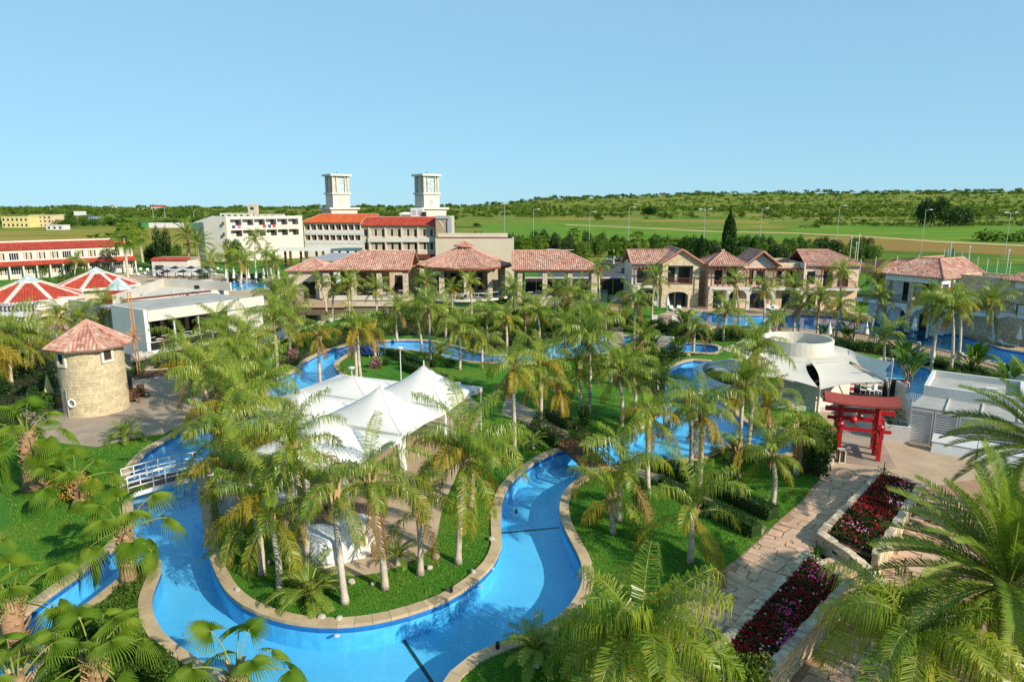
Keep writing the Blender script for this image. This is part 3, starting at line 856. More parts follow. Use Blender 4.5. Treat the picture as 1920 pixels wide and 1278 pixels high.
# stair walls with recessed lamps
dS = Vector((.35,-.937))
def stair_wall(p0, L, label, seed):
    w = thing('stair_wall', label, 'wall', (0,0,0), group='stone walls flanking the steps')
    p0 = Vector(p0); k = p0 + dS*(L*.42); q = p0 + dS*L
    stone_wall(w, p0, k, -.1, -.9, .52, .40, .34, seed=seed, face_m=M['stone_pale'])
    stone_wall(w, k, q, -.95, -.95, .40, -.35, .34, seed=seed+1, face_m=M['stone_pale'])
    return w, p0
w1, p1 = stair_wall((14.4,28.75), 4.6, 'pale stone wall beside the steps at the upper planter', 11)
for f, z in ((1.1,.12),(2.9,-.25)):
    c = Vector(p1) + dS*f + Vector((-.937,-.35))*.185
    s = MB(); s.box((c.x, c.y, z), (.26,.05,.11), math.atan2(dS.y, dS.x)); s.build('wall_lamp', M['black'], w1)
w2, p2 = stair_wall((12.95,27.05), 4.4, 'pale stone wall beside the steps at the lower planter', 13)
st = thing('garden_steps', 'flight of pink stone steps going down between the planters', 'steps', (0,0,0))
nS = Vector((.937,.35))
for k in range(6):
    a = Vector((13.15,27.0)) + dS*(.9+k*.42); b = a + nS*1.75
    s = MB(); zt = -.0 - k*.155
    s.prism([(a.x,a.y),(b.x,b.y),((b+dS*.46).x,(b+dS*.46).y),((a+dS*.46).x,(a+dS*.46).y)], zt-.5, zt); s.build('step', M['flag'], st)
s = MB(); a = Vector((13.1,26.95)); b = a + nS*1.9
s.prism([(a.x,a.y),(b.x,b.y),((b+dS*.9).x,(b+dS*.9).y),((a+dS*.9).x,(a+dS*.9).y)], -.4, .02); s.build('landing', M['flag'], st)
# little stakes in the planters
for i, (x, y) in enumerate([(20.9,35.2),(13.1,26.3)]):
    tsk = thing('plant_stake', ['dark stake with a climbing shrub at the far end of the upper planter','dark stake at the head of the lower planter'][i], 'stake', (x, y, .3))
    s = MB(); s.tube([(0,0,0),(0,0,1.15)], .025, 6); s.build('post', M['black'], tsk)
    s = MB(); rr = random.Random(i)
    for _ in range(160): leafquad(rr, s, Vector((rr.gauss(0,.13), rr.gauss(0,.13), rr.uniform(.1,.85))), .06)
    s.build('foliage', M['leaf'], tsk)
# kerb of pale stones bordering the round-bush bed
kerb = thing('garden_kerb', 'low curved pale stone kerb beside the round bushes', 'kerb', (0,0,0))
kp = [G(x, y) for x, y in [(1541,897),(1549,885),(1556,872),(1562,858),(1562,845),(1556,833),(1550,822)]]
for a, b in zip(kp, kp[1:]):
    for f in (0, .5):
        c = Vector(a)*(1-f-.25)+Vector(b)*(f+.25); dd = Vector(b)-Vector(a)
        s = MB(); s.box((0,0,.1), (dd.length/2-.03, .28, .3+rng.uniform(-.05,.05))); s.build('kerb_stone', M['stone_pale'], kerb, loc=(c.x, c.y, 0), rz=math.atan2(dd.y, dd.x)+rng.uniform(-.06,.06))
# ---------------------------------------------------------------- buildings
def roof_tiles(parent, facets, w=.32, r=.42, m=None, seed=0, name='roof_tiles', base=None, thick=.12, ridge=True, peak=.07):
    """facets: (eave0, eave1, ridge1, ridge0) counter-clockwise seen from above. Barrel tiles laid in courses on a sloping deck."""
    rr = random.Random(seed); tl = MB(); dk = MB(); rd = MB()
    m = m or M['roof_pink']
    edges = {}
    for (p0, p1, q1, q0) in facets:
        p0, p1, q1, q0 = map(Vector, (p0, p1, q1, q0))
        e = (p1-p0); L = e.length; e /= L
        n = e.cross(((q0+q1)/2 - (p0+p1)/2)).normalized()
        s = n.cross(e)
        S = ((q0+q1)/2-(p0+p1)/2).dot(s)
        la = (q0-p0).dot(e); lb = (p1-q1).dot(e)
        pts = [p0, p1, q1] if (q1-q0).length < 1e-3 else [p0, p1, q1, q0]
        k = len(pts)
        dk.poly(pts+[p-Vector((0,0,thick)) for p in pts], [tuple(range(k)), tuple(range(2*k-1, k-1, -1))]+[(i, k+i, k+(i+1)%k, (i+1)%k) for i in range(k)])
        nc = max(1, int(round(L/w))); ww = L/nc; nr = max(1, int(round(S/r))); hh = S/nr
        for i in range(-int(max(0,-la)/ww)-1, nc+int(max(0,-lb)/ww)+1):
            a = (i+.5)*ww
            for j in range(nr):
                t = (j+.5)*hh
                if a < la*t/S+ww*.1 or a > L-lb*t/S-ww*.1: continue
                tl.tint = min(.999, max(0.001, .5+rr.gauss(0,.22)))
                t0 = j*hh-.03; t1 = (j+1)*hh+.02
                c0 = p0+e*a+s*t0+n*.035; c1 = p0+e*a+s*t1+n*.008
                hw = ww*.47
                tl.poly([c0-e*hw, c0+n*peak, c0+e*hw, c1-e*hw*.86, c1+n*peak, c1+e*hw*.86], [(0,1,4,3),(1,2,5,4),(0,2,1)], 0)
        for u_, v_ in ((p0,q0),(p1,q1),(q0,q1)):
            key = tuple(sorted((tuple(round(c,2) for c in u_), tuple(round(c,2) for c in v_))))
            edges[key] = edges.get(key, 0)+1
    tl.tint = .5
    dk.build('roof_deck', base or M['ridge'], parent)
    o = tl.build(name, m, parent); tag(o, kind='stuff')
    if ridge:
        for (a, b), c in edges.items():
            if (Vector(a)-Vector(b)).length > .3: rd.tube([Vector(a)+Vector((0,0,.05)), Vector(b)+Vector((0,0,.05))], .11, 6)
        rd.build('ridge', M['ridge'], parent)

def hip(x0, x1, y0, y1, z0, z1, run, left='hip', right='hip', front=True, back=True):
    """facets of a hipped / gabled roof, long axis X"""
    ym = (y0+y1)/2
    xa = x0+run if left == 'hip' else x0; xb = x1-run if right == 'hip' else x1
    f = [((x0,y0,z0),(x1,y0,z0),(xb,ym,z1),(xa,ym,z1)), ((x1,y1,z0),(x0,y1,z0),(xa,ym,z1),(xb,ym,z1))]
    if left == 'hip': f.append(((x0,y1,z0),(x0,y0,z0),(xa,ym,z1),(xa,ym,z1)))
    if right == 'hip': f.append(((x1,y0,z0),(x1,y1,z0),(xb,ym,z1),(xb,ym,z1)))
    return f

def open_wall(mb, x0, x1, z0, z1, y, th, openings, m=0):
    """wall in the XZ plane, front at y, thickness th backwards, rectangular openings left free"""
    xs = sorted({x0, x1, *[max(x0,min(x1,o[k])) for o in openings for k in (0,1)]}); zs = sorted({z0, z1, *[max(z0,min(z1,o[k])) for o in openings for k in (2,3)]})
    for zi in range(len(zs)-1):
        run = None
        for xi in range(len(xs)-1):
            cx = (xs[xi]+xs[xi+1])/2; cz = (zs[zi]+zs[zi+1])/2
            solid = not any(o[0] < cx < o[1] and o[2] < cz < o[3] for o in openings)
            if solid:
                if run is None: run = xs[xi]
            if (not solid or xi == len(xs)-2) and run is not None:
                mb.bx(run, xs[xi+1] if solid else xs[xi], y, y+th, zs[zi], zs[zi+1], m); run = None

WIN = {}
def window(parent, x, y, z, w, h, mull=1, kind='window', curtain=False, frame='frame_dark', rz=0, fw=.07, transom=0):
    """window or glazed door as a part, its pane a sub-part. x,y,z: lower middle of the opening"""
    key = (round(w,2), round(h,2), mull, frame, fw, transom, kind)
    if key not in WIN:
        mb = MB()
        mb.bx(-w/2, w/2, 0, .07, 0, fw); mb.bx(-w/2, w/2, 0, .07, h-fw, h)
        for k in range(mull+2):
            xx = -w/2+fw/2 + (w-fw)*k/(mull+1)
            mb.bx(xx-fw/2, xx+fw/2, .002, .072, fw, h-fw)
        for k in range(transom):
            zz = h*(k+1)/(transom+1); mb.bx(-w/2+fw, w/2-fw, .004, .068, zz-fw/2, zz+fw/2)
        pn = MB(); pn.bx(-w/2+.01, w/2-.01, .045, .055, .01, h-.01)
        cu = MB()
        WIN[key] = (mb.mesh(kind, M[frame]), pn.mesh('pane', M['glass']))
    o = put(kind, WIN[key][0], parent, loc=(x, y, z), rz=rz)
    put('pane', WIN[key][1], o)
    if curtain:
        ck = ('c', key)
        if ck not in WIN:
            cm = MB(); n_ = int(w/.14)
            for k in range(n_):
                if (k/n_*2+.1) % 1 > .62: continue
                xx = -w/2+.05+(w-.1)*k/n_; xn = xx+(w-.1)/n_
                cm.face([(xx,.03-.012*(k%2),fw),(xn,.03-.012*((k+1)%2),fw),(xn,.03-.012*((k+1)%2),h-fw),(xx,.03-.012*(k%2),h-fw)])
            WIN[ck] = cm.mesh('curtain', M['curtain'])
        put('curtain', WIN[ck], o)
    return o

def railing(parent, p, q, h=1.0, gap=.13, m='wood', bar=.03, rail=.06, name='railing'):
    mb = MB(); p = Vector(p); q = Vector(q); d = q-p; L = d.length
    up = Vector((0,0,h))
    mb.bar(p+up, q+up, rail, rail); mb.bar(p+Vector((0,0,.1)), q+Vector((0,0,.1)), rail*.7, rail*.7)
    for k in range(int(L/gap)+1):
        a = p+d*(k*gap/L); mb.bar(a+Vector((0,0,.1)), a+up, bar, bar)
    return mb.build(name, M[m], parent)

def frame_of(L, Rr):
    """empty's location and z rotation so that local X runs from L to R (facade seen by the camera)"""
    a = math.atan2(Rr[1]-L[1], Rr[0]-L[0])
    return (L[0], L[1], 0), a, math.hypot(Rr[0]-L[0], Rr[1]-L[1])

# ================= windmill ======================================================
WX, WY, WR = -32.3, 49.8, 2.22
wm = thing('windmill', 'round stone windmill tower with a conical tiled roof and one timber sail', 'windmill', (WX, WY, 0))
wh = 5.35
core = MB(); core.lathe([(WR+.02,0),(WR-.04,.2),(WR-.045,wh)], 40); core.build('wall_core', M['mortar'], wm)
camdir = math.atan2(-WY, -WX)
rr = random.Random(3); z = 0; rest = MB(); nst = 0
wins = [(camdir-.99, 3.95, .95), (camdir+.48, 4.1, .9)]
while z < wh-.05:
    h = rr.uniform(.16,.27); h = min(h, wh-z); a = rr.uniform(0,.2); end = a+2*math.pi
    while a < end-.03:
        wdt = rr.uniform(.3,.72); da = min(wdt/WR, end-a)
        am = a+da/2; rel = (am-camdir+math.pi)%(2*math.pi)-math.pi
        if not any(abs(((am-wa+math.pi)%(2*math.pi))-math.pi) < .25 and wz-.1 < z+h/2 < wz+wh_+.1 for wa, wz, wh_ in wins):
            ro = WR-.02+rr.uniform(0,.022); ri = WR-.2; g_ = .007/WR
            pl = [(ri*math.cos(a+g_), ri*math.sin(a+g_)), (ro*math.cos(a+g_), ro*math.sin(a+g_)), ((ro+.01)*math.cos(am), (ro+.01)*math.sin(am)), (ro*math.cos(a+da-g_), ro*math.sin(a+da-g_)), (ri*math.cos(a+da-g_), ri*math.sin(a+da-g_))]
            if abs(rel) < 1.62 and nst < 298:
                mb = MB(); mb.prism(pl, z+.007, z+h-.006); mb.build('stone', M['stone_block'], wm); nst += 1
            else:
                rest.prism(pl, z+.007, z+h-.006)
        a += da
    z += h
tag(rest.build('stones', M['stone_block'], wm), kind='stuff')
for wa, wz, wh_ in wins:
    o = MB(); o.bx(-.42,.42,-.09,.12,0,wh_); 
    fr = MB(); fr.bx(-.46,-.27,-.1,.1,-.12,wh_+.1); fr.bx(.27,.46,-.1,.1,-.12,wh_+.1); fr.bx(-.268,.268,-.1,.1,-.12,.1); fr.bx(-.268,.268,-.1,.1,wh_-.08,wh_+.1)
    f_ = fr.build('window', M['white'], wm, loc=(math.cos(wa)*(WR-.02), math.sin(wa)*(WR-.02), wz), rz=wa+math.pi/2)
    p_ = MB(); p_.bx(-.27,.27,-.02,.02,.1,wh_-.08); p_.build('pane', M['dark'], f_)
    b_ = MB(); b_.bx(-.03,.03,-.05,-.022,.1,wh_-.08); b_.bx(-.26,-.2,-.05,-.022,.1,wh_-.08); b_.bx(.2,.26,-.05,-.022,.1,wh_-.08); b_.build('frame', M['frame_dark'], f_)
NS_ = 8; er, ez, az = 2.95, 5.15, 6.95
dk = MB(); dk.lathe([(er-.05, ez-.1),(er, ez),(.05, az)], NS_, a0=camdir+.2); dk.build('roof_deck', M['ridge'], wm)
sf = MB(); sf.lathe([(WR-.1, ez-.06),(er-.05, ez-.1)], NS_, a0=camdir+.2); sf.build('soffit', M['white'], wm)
ntile = 0; rest = MB()
for f in range(NS_):
    a0 = camdir+.2+2*math.pi*f/NS_; a1 = a0+2*math.pi/NS_
    p0 = Vector((er*math.cos(a0), er*math.sin(a0), ez)); p1 = Vector((er*math.cos(a1), er*math.sin(a1), ez)); q = Vector((0,0,az))
    e = (p1-p0); L = e.length; e /= L; n = e.cross(q-(p0+p1)/2).normalized(); s = n.cross(e); S = (q-(p0+p1)/2).dot(s)
    nr = 9; hh = S/nr; nc = 9; ww = L/nc
    mid = (a0+a1)/2; rel = (mid-camdir+math.pi)%(2*math.pi)-math.pi
    for j in range(nr):
        for i in range(nc):
            a = (i+.5)*ww; t = (j+.5)*hh
            if a < L/2*t/S or a > L-L/2*t/S: continue
            t0 = j*hh-.05; t1 = (j+1)*hh+.03
            c0 = e*(a)+s*t0+n*.05; c1 = e*a+s*t1+n*.015; hw = ww*.48
            mb = MB() if abs(rel) < 1.9 and ntile < 298 else rest
            mb.tint = min(.999, max(.001, .52+rr.gauss(0,.24)))
            off = p0
            vs = []
            for c, k in ((c0,1),(c1,.88)):
                for g_ in range(5):
                    th_ = math.pi*g_/4
                    vs.append(off+c-e*hw*k*math.cos(th_)+n*.085*math.sin(th_))
            mb.poly(vs, [(g_,g_+1,g_+6,g_+5) for g_ in range(4)]+[(4,3,2,1,0)])
            if mb is not rest: mb.build('roof_tile', M['roof_pink'], wm); ntile += 1
tag(rest.build('roof_tiles', M['roof_pink'], wm), kind='stuff')
rd = MB()
for f in range(NS_):
    a0 = camdir+.2+2*math.pi*f/NS_; rd.tube([(er*math.cos(a0), er*math.sin(a0), ez+.06),(0,0,az+.08)], .1, 6)
rd.build('ridge', M['roof_pink'] if False else M['ridge'], wm)
# the sail: long timber pole pair with a hub, seen nearly edge on
px_, py_ = G(262, 706); hubz = XZ(250, 629, py_)[1]
sa = MB()
for dx in (-.12, .12): sa.tube([(px_-WX+dx, py_-WY, .2),(px_-WX-.12+dx, py_-WY, 7.9)], .055, 6)
for k in range(11): sa.bar((px_-WX-.17, py_-WY, .8+k*.7),(px_-WX+.12, py_-WY, .8+k*.7), .035, .035)
so = sa.build('sail', M['wood_light'], wm)
hb = MB(); cx_, cy_ = px_-WX-.08, py_-WY
for k in range(8):
    a = k*math.pi/4+.3; hb.bar((cx_, cy_-.1, hubz),(cx_+math.cos(a)*.75, cy_-.1, hubz+math.sin(a)*.75), .2, .06)
hb.build('hub', M['wood_light'], so)
ax = MB(); ax.tube([(cx_, cy_, hubz),(1.2, .6, hubz+.2)], .09, 8); ax.build('axle', M['wood'], so)
def lounge_umbrella(px, label, h=2.3, m='cloth_yellow', group=None, r=.34):
    x, y = G(*px); t_ = thing('closed_parasol', label, 'parasol', (x, y, 0), 0, group)
    s = MB(); s.tube([(0,0,0),(0,0,h)], .03, 6); s.build('pole', M['metal_white'], t_)
    s = MB(); s.lathe([(r*.95,h*.38),(r,h*.42),(r*.55,h*.7),(r*.25,h*.9),(.03,h+.06)], 9); s.build('canopy', M[m], t_)
    s = MB(); s.lathe([(0,.06),(.28,.06),(.3,0)], 10); s.build('base', M['metal_grey'], t_)
    return t_
lounge_umbrella((95,760), 'small closed yellow parasol left of the windmill', 2.5)
x, y = G(112,762); bn = thing('litter_bin', 'pale wooden bin beside the windmill wall', 'bin', (x, y, 0))
s = MB(); s.lathe([(0,0),(.26,0),(.28,.9),(.24,.92)], 12); s.build('body', M['wood_light'], bn); s = MB(); s.lathe([(.3,.9),(.3,.98),(0,1.02)], 12); s.build('lid', M['wood'], bn)
x, y = G(265,742); bn = thing('litter_bin', 'brown slatted bin behind the bench by the windmill', 'bin', (x, y, 0))
s = MB(); s.lathe([(0,0),(.24,0),(.26,.85),(0,.86)], 12); s.build('body', M['wood'], bn); s = MB(); s.lathe([(.3,.86),(.28,.95),(0,1.0)], 12); s.build('lid', M['frame_dark'], bn)
def bench(px, rz, label):
    x, y = G(*px); t_ = thing('bench', label, 'bench', (x, y, 0), rz)
    for k in range(4): s = MB(); s.bx(-.75,.75,-.25+k*.13,-.14+k*.13,.42,.45); s.build('seat_slat', M['wood'], t_)
    for k in range(3): s = MB(); s.bx(-.75,.75,.26+k*.02,.29+k*.02,.52+k*.15,.63+k*.15); s.build('back_slat', M['wood'], t_)
    for sx in (-.7,.7):
        for y0 in (-.22,.24):
            s = MB(); s.bx(sx-.035,sx+.035,y0-.035,y0+.035,0,.42 if y0 < 0 else .95); s.build('leg', M['wood'], t_)
        s = MB(); s.bx(sx-.04,sx+.04,-.28,.28,.62,.66); s.build('arm', M['wood'], t_)
bench((243,757), R(28), 'brown slatted bench against the windmill wall')
bench((262,748), R(70), 'second dark bench round the side of the windmill')
a = camdir-.74; lr = thing('lifebuoy', 'white lifebuoy hanging on the windmill wall', 'lifebuoy', (WX+math.cos(a)*(WR+.1), WY+math.sin(a)*(WR+.1), 1.15), a)
bm_ = bmesh.new()
mb = MB(); vs=[];fs=[]
for i in range(20):
    for k in range(8):
        A_, B_ = 2*math.pi*i/20, 2*math.pi*k/8
        vs.append(((.06)*math.sin(B_), (.29+.075*math.cos(B_))*math.cos(A_), (.29+.075*math.cos(B_))*math.sin(A_)))
for i in range(20):
    for k in range(8): fs.append((i*8+k, ((i+1)%20)*8+k, ((i+1)%20)*8+(k+1)%8, i*8+(k+1)%8))
mb.poly(vs, fs); mb.build('ring', M['ring'], lr, smooth=True)
a = camdir-.93; dp = MB(); dp.tube([(math.cos(a)*(WR+.08), math.sin(a)*(WR+.08), 0),(math.cos(a)*(WR+.08), math.sin(a)*(WR+.08), 2.2)], .03, 6); dp.build('downpipe', M['metal_grey'], wm)
x, y = G(243,735); bl = thing('notice_stand', 'narrow black notice stand beside the windmill', 'sign', (x, y, 0)); s = MB(); s.bx(-.3,.3,-.04,.04,.1,1.9); s.build('board', M['black'], bl); s = MB(); s.bx(-.04,.04,-.05,.05,0,.1); s.build('post', M['black'], bl)

# ================= white restaurant over the pond ================================
E0 = Vector(G(280,663,.3)); E1 = Vector(G(478,627,.3))
loc, ang, LR = frame_of(E0, E1)
re = thing('restaurant', 'white flat-roofed restaurant with an open glazed front over the pond', 'restaurant', loc, ang)
s = MB(); s.bx(-.1,LR,0,6.2,.15,.5); s.bx(-.1,LR,-.35,0,.2,.62); s.build('floor', M['white2'], re)
s = MB(); s.bx(-.35,.0,-.4,6.2,-.2,5.0); s.build('blade_wall', M['white2'], re)
s = MB(); s.bx(0,LR+1.2,-.5,7.5,4.32,4.36); s.bx(0,LR+1.2,-.55,-.3,3.75,4.9); s.bx(0,LR+1.2,-.29,.6,4.36,4.75); s.build('fascia', M['white'], re)
s = MB(); s.bx(0,LR+.6,.6,9.5,4.37,4.62); s.build('roof', M['flat_roof'], re)
s = MB(); open_wall(s, .0, LR, .5, 4.32, 6.2, .25, [(k*1.5+.7, k*1.5+1.9, .5, 3.7) for k in range(int(LR/1.5)-2)]); s.build('rear_wall', M['cream'], re)
for k in range(int(LR/1.5)-2): window(re, k*1.5+1.3, 6.22, .5, 1.18, 3.18, 0, 'glass_door', frame='metal_white')
for k in range(5):
    s = MB(); s.bx(.25+k*LR/4.6-.08,.25+k*LR/4.6+.08,.02,.18,.5,3.75); s.build('column', M['metal_white'], re)
gl = MB(); gl.bx(.15,LR-.1,-.2,-.18,.62,1.45); 
rl = MB(); rl.bx(.1,LR-.05,-.23,-.15,1.45,1.52)
for k in range(9): rl.bx(.1+k*LR/9-.03,.1+k*LR/9+.03,-.22,-.16,.62,1.45)
ro_ = rl.build('railing', M['metal_white'], re); gl.build('pane', M['glass'], ro_)
s = MB(); s.bx(LR*.72,LR+1.1,-.28,6.2,.5,3.75); s.build('end_wall', M['white'], re)
for k in range(3): window(re, LR*.76+k*1.25, -.31, 1.2, .55, 2.2, 0, frame='metal_white')
# pedestal table sets inside
def table_set(parent_loc, rz, label, group, nch=4, cloth='plastic_white', chair='frame_dark', proto=[None]):
    if proto[0] is None:
        t_ = thing('dining_table', label, 'table', parent_loc, rz, group)
        s = MB(); s.bx(-.4,.4,-.4,.4,.70,.74); s.build('tabletop', M[cloth], t_)
        s = MB(); s.tube([(0,0,0),(0,0,.7)], .04, 6); s.bx(-.25,.25,-.25,.25,0,.03); s.build('leg', M['black'], t_)
        proto[0] = t_; return t_
    return dup(proto[0], parent_loc, rz, label, group)
CH = [None]
def chair(loc_, rz, label, group, m='frame_dark'):
    if CH[0] is None:
        t_ = thing('chair', label, 'chair', loc_, rz, group)
        s = MB(); s.bx(-.22,.22,-.22,.22,.43,.47); s.build('seat', M[m], t_)
        s = MB(); s.bx(-.22,.22,.19,.23,.47,.9); s.build('backrest', M[m], t_)
        for sx in (-.19,.19):
            for sy in (-.19,.19): s = MB(); s.bx(sx-.02,sx+.02,sy-.02,sy+.02,0,.43); s.build('leg', M[m], t_)
        CH[0] = t_; return t_
    return dup(CH[0], loc_, rz, label, group)
rr = random.Random(12)
RM = Matrix.Rotation(ang, 3, 'Z')
def RL(x, y, z=.5): v = RM @ Vector((x, y, 0)); return (loc[0]+v.x, loc[1]+v.y, z)
for i in range(6):
    for j in range(3):
        x, y = 1.0+i*1.45, .8+j*1.7
        table_set(RL(x, y), ang+rr.uniform(-.1,.1), 'pale dining table inside the open restaurant front', 'restaurant tables')
        for k in range(2): chair(RL(x+(-.55 if k else .55), y), ang+(math.pi/2 if k else -math.pi/2)*-1, 'dark dining chair inside the open restaurant front', 'restaurant chairs')
# rear block of the restaurant with tall white parapets
bp = [Vector(G(213,563,4.8)), Vector(G(433,537,4.8)), Vector(G(400,518,4.8)), Vector(G(306,529,4.8)), Vector(G(190,556,4.8))]
rk = thing('restaurant_annex', 'low white service block with high parapet behind the restaurant', 'building', (0,0,0))
s = MB(); s.prism([tuple(p) for p in (Vector(G(213,565,4.6)), Vector(G(428,540,4.6)), Vector(G(395,522,4.6)), Vector(G(300,532,4.6)))], 0, 4.5); s.build('wall', M['white'], rk)
s = MB(); 
for a_, b_, h_ in ((G(213,563,5.0),G(306,530,5.0),5.5),(G(306,530,5.0),G(433,538,5.0),5.5)):
    s.bar((*a_, 5.05),(*b_, 5.05), .25, 1.1)
s.build('parapet', M['white'], rk)
s = MB(); s.bar((*G(232,562,4.75), 4.72),(*G(395,545,4.75), 4.72), .2, .22); s.build('roof_trim', M['maroon'], rk)
for k, (px, py) in enumerate(((229,553),(264,546),(318,545),(340,543),(372,541))):
    x, y = G(px, py+8, 4.6); s = MB(); s.bar((x,y,4.5),(x+.3,y+.5,5.4), .06, .06); s.bar((x+.6,y,4.5),(x+.3,y+.5,5.4), .06, .06); s.build('stay', M['metal_grey'], rk)
x, y = G(372,540,5.4); s = MB(); s.bx(x-.4,x+.1,y-.3,y+.1,5.3,5.75); s.build('flood_lamp', M['black'], rk)
# white end wall left of the blade
ew = thing('white_wall', 'tall plain white wall behind the windmill roof', 'wall', (0,0,0))
a_, b_ = Vector(G(140,628)), Vector(G(212,640)); s = MB(); s.bar((a_.x,a_.y,2.2),(b_.x,b_.y,2.2), .5, 4.4); s.build('panel', M['white'], ew)
s = MB(); c_ = Vector(G(262,650)); s.bar((b_.x+.1,b_.y+.2,2.1),(c_.x-.3,c_.y+1.0,2.1), .4, 4.2); s.build('return_panel', M['white2'], ew)
lw = thing('pond_walkway', 'thin white walkway crossing the pond in front of the restaurant', 'walkway', (0,0,0))
pw = [G(268,694),G(300,681),G(345,668),G(400,652),G(470,634),G(520,612)]
s = MB()
for a_, b_ in zip(pw, pw[1:]): s.bar((*a_, .1),(*b_, .1), .9, .16)
s.build('deck', M['stone_pale'], lw)

# ================= octagonal red pavilions on the left ===========================
def octo(px, py, z, Rr, ez, label, glass=.22, seed=0, n=8, rot=.2):
    x, y = G(px, py, z); t_ = thing('pavilion', label, 'pavilion', (x, y, 0))
    rg = glass
    f = []; tops = []
    for k in range(n):
        a0, a1 = rot+2*math.pi*k/n, rot+2*math.pi*(k+1)/n
        p0 = (Rr*math.cos(a0), Rr*math.sin(a0), ez); p1 = (Rr*math.cos(a1), Rr*math.sin(a1), ez)
        zt = ez+(z-ez)*(1-rg)*.92
        q0 = (Rr*rg*math.cos(a0), Rr*rg*math.sin(a0), zt); q1 = (Rr*rg*math.cos(a1), Rr*rg*math.sin(a1), zt)
        f.append((p0, p1, q1, q0)); tops.append(q0)
    roof_tiles(t_, f, .34, .5, M['roof_red'], seed, base=M['roof_red'], ridge=False)
    s = MB()
    for k in range(n):
        p0, p1, q1, q0 = f[k]
        s.bar(Vector(p0)+Vector((0,0,.06)), Vector(q0)+Vector((0,0,.1)), .55, .16)
        s.bar(Vector(p0)+Vector((0,0,-.06)), Vector(p1)+Vector((0,0,-.06)), .3, .36)
        s.bar(Vector(q0)+Vector((0,0,.1)), Vector(q1)+Vector((0,0,.1)), .4, .2)
    s.build('rib', M['white'], t_)
    g_ = MB(); fr = MB(); ap = Vector((0,0,z+.25))
    for k in range(n):
        q0, q1 = Vector(tops[k])+Vector((0,0,.15)), Vector(tops[(k+1)%n])+Vector((0,0,.15))
        g_.face([q0, q1, ap]); fr.bar(q0, ap, .07, .07)
    go = g_.build('lantern', M['glass_pale'], t_); fr.build('frame', M['metal_grey'], go)
    s = MB(); s.lathe([(Rr*.88, 0),(Rr*.88, ez-.15)], n, a0=rot); s.build('wall', M['cream'], t_)
    return t_
octo(52,518,6.0,6.6,3.1,'large octagonal pavilion with red roof and glass tip, nearest of the three', seed=1)
octo(180,503,6.0,6.0,3.4,'octagonal red roofed pavilion with glass tip behind the nearest one', seed=2)
x, y = G(220,519,5.8); t_ = thing('roof_lantern', 'small glass pyramid beside the red octagonal roofs', 'skylight', (x, y, 0))
s = MB(); s.lathe([(1.9,4.1),(0.02,5.8)], 6); s.build('pane', M['glass_pale'], t_); s = MB()
for k in range(6): a = k*math.pi/3; s.bar((1.9*math.cos(a),1.9*math.sin(a),4.1),(0,0,5.82), .06, .06)
s.build('frame', M['metal_grey'], t_); s = MB(); s.lathe([(1.95,0),(1.95,4.1),(0,4.1)], 6); s.build('base', M['roof_red'], t_)
# pergolas and canopy in front of them
pg = thing('pergola', 'white beamed pergola joining the red pavilions to the restaurant', 'pergola', (0,0,0))
for k in range(7):
    a_ = G(66+k*2, 579-k*4.6, 3.3); b_ = G(147+k*-1, 570-k*3.4, 3.3); s = MB(); s.bar((*a_,3.3+.05*(k%2)),(*b_,3.3+.05*(k%2)), .28, .22); s.build('beam', M['white'], pg)
for (px, py) in ((70,592),(142,590)):
    x, y = G(px, py, 3.0); s = MB(); s.bx(x-.18,x+.18,y-.18,y+.18,0,3.2); s.build('post', M['white'], pg)
pg = thing('pergola', 'grey slatted pergola in front of the nearest red pavilion', 'pergola', (0,0,0))
for k in range(14):
    f = k/13; a_ = Vector(G(-25+f*98, 581-f*1.5, 3.1)); b_ = Vector(G(-20+f*92, 566-f*2, 3.1)); s = MB(); s.bar((*a_,3.15),(*b_,3.15), .16, .2); s.build('slat', M['metal_grey'], pg)
for f in (.1,.9):
    a_, b_ = G(-30, 580-14*f, 3.0), G(76, 578.5-14*f, 3.0); s = MB(); s.bar((*a_,2.95),(*b_,2.95), .2, .22); s.build('beam', M['wood'], pg)
for px in (-5, 40, 72):
    x, y = G(px, 582, 3.0); s = MB(); s.bx(x-.12,x+.12,y-.12,y+.12,0,2.9); s.build('post', M['white'], pg)
cp = thing('canopy', 'flat white canvas canopy at the left edge', 'canopy', (0,0,0))
c4 = [G(-30,592,2.7),G(6,580,2.7),G(72,581,2.7),G(48,594,2.7)]; s = MB(); s.prism(c4, 2.66, 2.74); s.build('canvas', M['canvas'], cp)
for p in c4: s = MB(); s.tube([(p[0],p[1],0),(p[0],p[1],2.68)], .05, 6); s.build('post', M['metal_white'], cp)

# ================= hotel wings ====================================================
# A: long low wing with red roofs
zc = lambda px, Y: (px-960)/F*(Y*CP+10*SP)
La, Ra = (zc(-70,138),138), (zc(248,160),160)
loc, ang, L = frame_of(La, Ra)
hA = thing('hotel_wing', 'long two-storey hotel wing with red roof and red awning at the left', 'hotel', loc, ang)
bays = 13; bw = L/bays
op = [(k*bw+.35, (k+1)*bw-.35, z0, z0+1.55) for k in range(bays) for z0 in (.9, 4.0)]
s = MB(); open_wall(s, 0, L, 0, 6.3, 0, .3, op); s.bx(0,L,8,8.3,0,6.6); s.bx(0,.3,.3,8,0,6.3); s.bx(L-.3,L,.3,8,0,6.3); s.build('wall', M['white'], hA)
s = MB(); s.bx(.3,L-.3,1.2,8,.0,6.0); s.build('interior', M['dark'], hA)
for k in range(bays):
    for z0 in (.9, 4.0): window(hA, (k+.5)*bw, .12, z0, bw-.7, 1.55, 3, curtain=(k*7+int(z0)) % 4 != 1, frame='metal_white')
